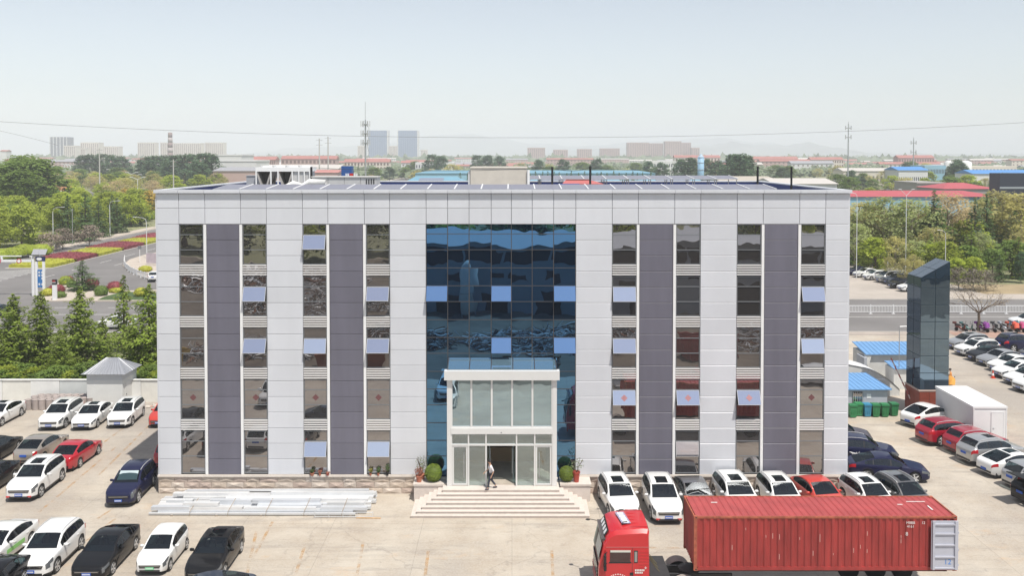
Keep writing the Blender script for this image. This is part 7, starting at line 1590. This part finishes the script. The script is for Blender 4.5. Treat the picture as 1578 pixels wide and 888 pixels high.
# ================================================================== people
def skin(name, chain, parent, mt, sub=2, root=0):
    """chain: verts [(co, rx, ry)], edges; grown to one surface"""
    vs, es = chain; me = bpy.data.meshes.new(name); me.from_pydata([v[0] for v in vs], es, []); o = bpy.data.objects.new(name, me); COL.objects.link(o)
    md = o.modifiers.new('skin', 'SKIN'); sv = me.skin_vertices[0].data
    for k, v in enumerate(vs): sv[k].radius = (v[1], v[2]); sv[k].use_root = (k == root)
    md.use_smooth_shade = True; s = o.modifiers.new('sub', 'SUBSURF'); s.levels = sub; s.render_levels = sub
    bpy.context.view_layer.update(); me2 = bpy.data.meshes.new_from_object(o.evaluated_get(bpy.context.evaluated_depsgraph_get()))
    bpy.data.objects.remove(o); bpy.data.meshes.remove(me); me2.materials.clear(); me2.materials.append(mt); me2.name = name
    return inst(name, me2, parent)
def person(loc, rz, label, top, legs_c, pose, hair=(.02, .016, .014), shoe=(.03, .03, .05), sc=1.0):
    o = empty('person', loc, rz, label, 'person'); o.scale = (sc,)*3
    sk = pm('skin_tone', (.48, .29, .20), .6); M_t = pm('shirt_' + top[0], top[1], .8); M_l = pm('trousers_' + legs_c[0], legs_c[1], .8)
    P = pose                                             # joints
    j = lambda n: P[n]
    V = [(j('pelvis'), .12, .10), (j('waist'), .11, .09), (j('chest'), .135, .10), (j('neck0'), .07, .065), (j('neck1'), .05, .05), (j('head0'), .075, .085), (j('head1'), .08, .095), (j('head2'), .05, .06)]; E = [(0,1),(1,2),(2,3),(3,4),(4,5),(5,6),(6,7)]
    for s in ('l', 'r'):
        n = len(V); V += [(j('hip'+s), .085, .085), (j('knee'+s), .055, .055), (j('ankle'+s), .038, .038), (j('toe'+s), .04, .025)]; E += [(0,n),(n,n+1),(n+1,n+2),(n+2,n+3)]
        n = len(V); w = Vector(j('wrist'+s)); e_ = Vector(j('elbow'+s)); d = (w - e_).normalized(); pal = w + d*.085
        V += [(j('sh'+s), .05, .05), (j('elbow'+s), .04, .04), (tuple(w), .026, .026), (tuple(pal), .036, .02)]; E += [(2,n),(n,n+1),(n+1,n+2),(n+2,n+3)]
        fw_ = Vector((1, 0, 0)); sd = d.cross(fw_).normalized() if d.cross(fw_).length > .1 else Vector((0, 1, 0))
        for q, (ln, off) in enumerate(((.075, -.028), (.085, -.009), (.08, .010), (.062, .028))):
            a = pal + fw_*off*1.0 + d*.03; b = a + d*ln*.6 + sd*.006; V += [(tuple(a), .009, .009), (tuple(b + d*ln*.4 - sd*.015), .007, .007)]; E += [(n+3, len(V)-2), (len(V)-2, len(V)-1)]
        a = w + d*.03 + fw_*.035; V += [(tuple(a), .010, .010), (tuple(a + d*.05 + fw_*.02), .008, .008)]; E += [(n+3, len(V)-2), (len(V)-2, len(V)-1)]
    skin('body', (V, E), o, sk, 1)
    S = [(j('pelvis'), .15, .125), (j('waist'), .145, .115), (j('chest'), .165, .125), (j('neck0'), .085, .08)]; SE = [(0,1),(1,2),(2,3)]
    for s in ('l', 'r'):
        n = len(S); sh, el = Vector(j('sh'+s)), Vector(j('elbow'+s)); wr_2 = Vector(j('wrist'+s)); S += [(tuple(sh), .072, .07), (tuple(sh.lerp(el, .6)), .064, .06), (tuple(el), .056, .054)]; SE += [(2,n),(n,n+1),(n+1,n+2)]
        if top[2]: S += [(tuple(el.lerp(wr_2, .9)), .042, .042)]; SE += [(n+2, n+3)]
    skin('shirt', (S, SE), o, M_t, 1)
    L = [(j('pelvis'), .145, .125)]; LE = []
    for s in ('l', 'r'): n = len(L); kn, an = Vector(j('knee'+s)), Vector(j('ankle'+s)); L += [(j('hip'+s), .10, .10), (tuple(kn), .072, .072), (tuple(kn.lerp(an, .92)), .058, .06)]; LE += [(0,n),(n,n+1),(n+1,n+2)]
    skin('trousers', (L, LE), o, M_l, 1)
    for s in ('l', 'r'):
        a, t = Vector(j('ankle'+s)), Vector(j('toe'+s)); d = (t - a); d.z = 0; d.normalize(); m = MB(); c = a.lerp(t, .45); c.z = t.z + .012; m.lathe([(.0, -.035), (.05, -.035), (.055, 0), (.04, .035), (0, .045)], 10); sh_ = m.build('shoe', pm('shoe_leather', shoe, .5), o, tuple(c), math.atan2(d.y, d.x), True); sh_.scale = (2.5, .95, 1)
    h0, h2 = Vector(j('head0')), Vector(j('head2')); m = MB(); m.lathe([(.086, -.02), (.102, .03), (.092, .085), (.05, .115), (0, .122)], 12); hr = m.build('hair', pm('hair_dark', hair, .6), o, tuple(h0.lerp(h2, .5) + Vector((-.014, 0, .0))), 0, True); hr.scale = (1.08, .93, 1)
    hc = h0.lerp(h2, .35)
    for s in (1, -1):
        m = MB(); m.lathe([(0, -.012), (.012, 0), (0, .012)], 8, (hc.x + .088, s*.033, hc.z + .02)); m.build('eye', pm('eye_dark', (.03, .02, .02), .3), o); m = MB(); m.lathe([(0, -.03), (.014, 0), (0, .03)], 8, (hc.x - .005, s*.092, hc.z)); m.build('ear', sk, o)
    m = MB(); m.cbox((hc.x + .10, 0, hc.z - .012), (.03, .022, .045)); m.build('nose', sk, o); m = MB(); m.cbox((hc.x + .088, 0, hc.z - .055), (.014, .045, .01)); m.build('mouth', pm('lips', (.35, .14, .12), .6), o)
    return o
walk = dict(pelvis=(0,0,.90), waist=(.02,0,1.05), chest=(.05,0,1.28), neck0=(.06,0,1.43), neck1=(.075,0,1.48), head0=(.09,0,1.55), head1=(.10,0,1.61), head2=(.09,0,1.69), hipl=(.0,.095,.86), kneel=(.17,.10,.47), anklel=(.22,.10,.085), toel=(.36,.11,.03), hipr=(0,-.095,.86), kneer=(-.06,-.10,.46), ankler=(-.30,-.10,.14), toer=(-.20,-.10,.04), shl=(.04,.19,1.36), elbowl=(-.08,.25,1.10), wristl=(.02,.25,.88), shr=(.05,-.19,1.36), elbowr=(.10,-.26,1.10), wristr=(.28,-.24,.96))
g = A(757, 751, YF - 1.95); g.z = zland
person((g.x, YF - 1.95, zland), R(195), 'person in a white shirt and dark trousers walking out of the entrance', ('white', (.68, .66, .68), False), ('charcoal', (.035, .04, .06)), walk)
bend = dict(walk); bend.update(kneel=(.12,.10,.48), anklel=(.1,.10,.085), toel=(.24,.11,.03), kneer=(.04,-.10,.47), ankler=(-.06,-.10,.085), toer=(.08,-.1,.03), elbowl=(.08,.26,1.12), wristl=(.30,.20,1.05), wristr=(.32,-.2,1.05))
g = G(1468, 600); person((g.x + .05, g.y + .4, 0), R(150), 'person in an orange vest beside the yellow scooter behind the pylon', ('orange', (.6, .24, .06), True), ('navy', (.03, .03, .07)), bend)
# ================================================================== the far side of the yard, seen in the glass
fac = empty('workshop', (0, -9, 0), 0, 'long pale workshop with a dark window band facing the office across the yard', 'building')
M_fw = pm('workshop_wall', (.27, .30, .33), .7, 0, .06, .2)
sheet('dirt_yard', [(-75, -69), (-13.7, -69), (-13.7, -8.9), (90, -8.9), (90, 24), (40, 27), (0, 25), (-40, 28), (-75, 24)], .006, pm('dirty_ground', (.15, .125, .10), .95, 0, .35, .25, detail=7))
m = MB(); m.box(-13, 90, -20, 0, 0, 9.0); m.build('wall', M_fw, fac)
m = MB(); m.v = [(-13.6, .6, 9.0), (91, .6, 9.0), (91, -20.6, 9.0), (-13.6, -20.6, 9.0), (-13.6, -10, 9.3), (91, -10, 9.3)]; m.f = [(0,1,5,4),(2,3,4,5),(1,2,5),(3,0,4)]; m.m = [0]*4; m.build('roof', pm('workshop_roof', (.36, .38, .42), .6), fac)
for k in range(17): m = MB(); x = -12.6 + k*6; m.box(x, x + 5.6, -.05, .06, 6.6, 8.3); m.build('band_window', M_trim, fac)
for x0, x1, z1 in ((-9.6, -7, 2.6), (-3.8, 0, 2.9), (3.6, 6.7, 2.7), (15, 19, 3.5), (28, 34, 4), (46, 50, 4)): m = MB(); m.box(x0, x1, -.05, .05, 0, z1); m.build('doorway', M_trim, fac)
for x in (-9, -3.4, -.5, 4.5, 11, 22, 38): m = MB(); m.box(x, x + 2.4, -.05, .05, 4.4, 5.2); m.build('window', M_trim, fac)
s_ = empty('storage_silo', (-5.8, -6.2, 0), 0, 'pale storage silo with conical top before the workshop', 'silo'); m = MB(); m.lathe([(1.1, .6), (1.1, 6.2), (.35, 7.0), (0, 7.0)], 18); m.build('shell', pm('silo_white', (.6, .6, .58), .6), s_, smooth=True)
for a in (0, 1.57, 3.14, 4.71): m = MB(); m.tube([(math.cos(a), math.sin(a), 0), (math.cos(a), math.sin(a), .7)], .08, 6); m.build('leg', M_steel, s_)
m = MB(); m.lathe([(1.12, 3.2), (1.12, 3.35)], 18); m.build('hoop', M_steel, s_)
def heap(name, cx, cy, rx, ry, h, n, mats, label, ln=(1, 3.2), r=(.02, .06)):
    m = MB()
    for k in range(n):
        a = tr.random()*6.28; q = math.sqrt(tr.random()); x, y = cx + math.cos(a)*q*rx, cy + math.sin(a)*q*ry; z = h*(1 - q*q)*tr.random() + .05; d = rv(); d.z *= .25; d.normalize(); L = tr.uniform(*ln)/2; rr = tr.uniform(*r); p = Vector((x, y, z)); m.tube([p - d*L, p + rv(.1), p + d*L], rr, 4, tr.randrange(len(mats)), cap=False)
    o = m.build(name, mats); tag(o, label, 'scrap', kind='stuff')
MS = [M_galv[0], M_steel, pm('rust', (.16, .08, .05), .9), M_chas]
heap('scrap_heap', 6, 10, 12, 6, 1.6, 1500, MS, 'bright tangle of scrap metal offcuts in the yard'); heap('scrap_heap', -13, 10, 7, 5, 2.0, 800, [MS[2], MS[3], MS[1]], 'rusty heap of scrap bars in the yard'); heap('scrap_heap', -28, 14, 8, 6, 1.4, 700, MS, 'scattered scrap pipes at the left of the yard'); heap('scrap_heap', 30, 8, 9, 6, 1.5, 700, [MS[2], MS[1], MS[0]], 'mixed scrap heap at the right of the yard'); heap('scrap_heap', -27, -14, 12, 10, 2.6, 1200, MS, 'wide pale scrap heap left of the workshop'); heap('scrap_heap', -40, -38, 16, 9, 3, 900, [MS[0], MS[2]], 'far scrap heap at the back left of the yard', (1.5, 5), (.04, .12))
for k, (x, y, w, d, h, c) in enumerate(((-16, 20, 7, 3, 1.6, (.30, .12, .08)), (20, 18, 6, 2.6, 2.3, (.32, .06, .06)), (-34, 24, 6, 2.5, 2.4, (.5, .35, .08)), (34, 22, 5, 3, 1.2, (.12, .2, .3)), (2, 22, 5, 2.4, .9, (.22, .14, .1)))):
    o = empty('storage_skip', (x, y, 0), tr.uniform(-.2, .2), ('rusty brown skip', 'red steel skip', 'yellow steel skip', 'blue steel skip', 'low brown skip')[k] + ' standing in the yard toward the workshop', 'skip'); M_sk = pm('skip_%d' % k, c, .8, 0, .2, 1.5)
    m = MB(); m.v = [(-w/2+.4, -d/2, 0), (w/2-.4, -d/2, 0), (w/2-.4, d/2, 0), (-w/2+.4, d/2, 0), (-w/2, -d/2, h), (w/2, -d/2, h), (w/2, d/2, h), (-w/2, d/2, h)]; m.f = [(0,3,2,1),(0,1,5,4),(1,2,6,5),(2,3,7,6),(3,0,4,7)]; m.m = [0]*5; m.build('skip_body', M_sk, o)
    m = MB(); m.box(-w/2 - .06, w/2 + .06, -d/2 - .06, -d/2 + .06, h - .1, h + .04); m.box(-w/2 - .06, w/2 + .06, d/2 - .06, d/2 + .06, h - .1, h + .04); m.build('rim', M_sk, o)
    for q in range(4): m = MB(); x_ = -w/2 + .8 + q*(w - 1.6)/3; m.box(x_ - .05, x_ + .05, d/2 - .01, d/2 + .07, .1, h - .1); m.build('rib', M_sk, o)
GY = 'cars in the yard toward the workshop'
for k, (kd, cl, x, y, hd) in enumerate((('sedan', 'white', -9, 31, 90), ('suv', 'white', -5.5, 31, 90), ('suv', 'grey', 10, 30, 95), ('sedan', 'black', 13.5, 30, 90), ('hatch', 'red', 17, 30, 92), ('suv', 'white', -20, 33, 90), ('sedan', 'silver', -24, 33, 88), ('van', 'white', 27, 28, 180))): car(kd, cl, (x, y), hd, '%s car facing the office in the yard\'s near row, place %s' % (cl, 'one two three four five six seven eight'.split()[k]), GY, sunroof=False)
for k in range(34): x = -170 + k*10.5 + tr.uniform(-3, 3); tree(('bright', 'green', 'dark')[k % 3], x, -70 + tr.uniform(-25, 10), tr.uniform(12, 17), 'tree beyond the workshop mirrored in the upper glass', 'trees beyond the workshop', 1.4)
# ------------------------------------------------------------------ air
hz_ = MB(); hz_.box(-10600, 10600, -3100, 11000, -1.4, 265)
mh = bpy.data.materials.new('haze_air'); mh.use_nodes = True; nt = mh.node_tree; nt.nodes.clear(); ou = nt.nodes.new('ShaderNodeOutputMaterial'); pv = nt.nodes.new('ShaderNodeVolumePrincipled')
pv.inputs['Color'].default_value = (.90, .935, 1, 1); pv.inputs['Density'].default_value = .00025; pv.inputs['Anisotropy'].default_value = -.2
nt.links.new(pv.outputs[0], ou.inputs['Volume'])
tag(hz_.build('haze', mh), 'thin pale haze filling the air', 'haze', kind='stuff')
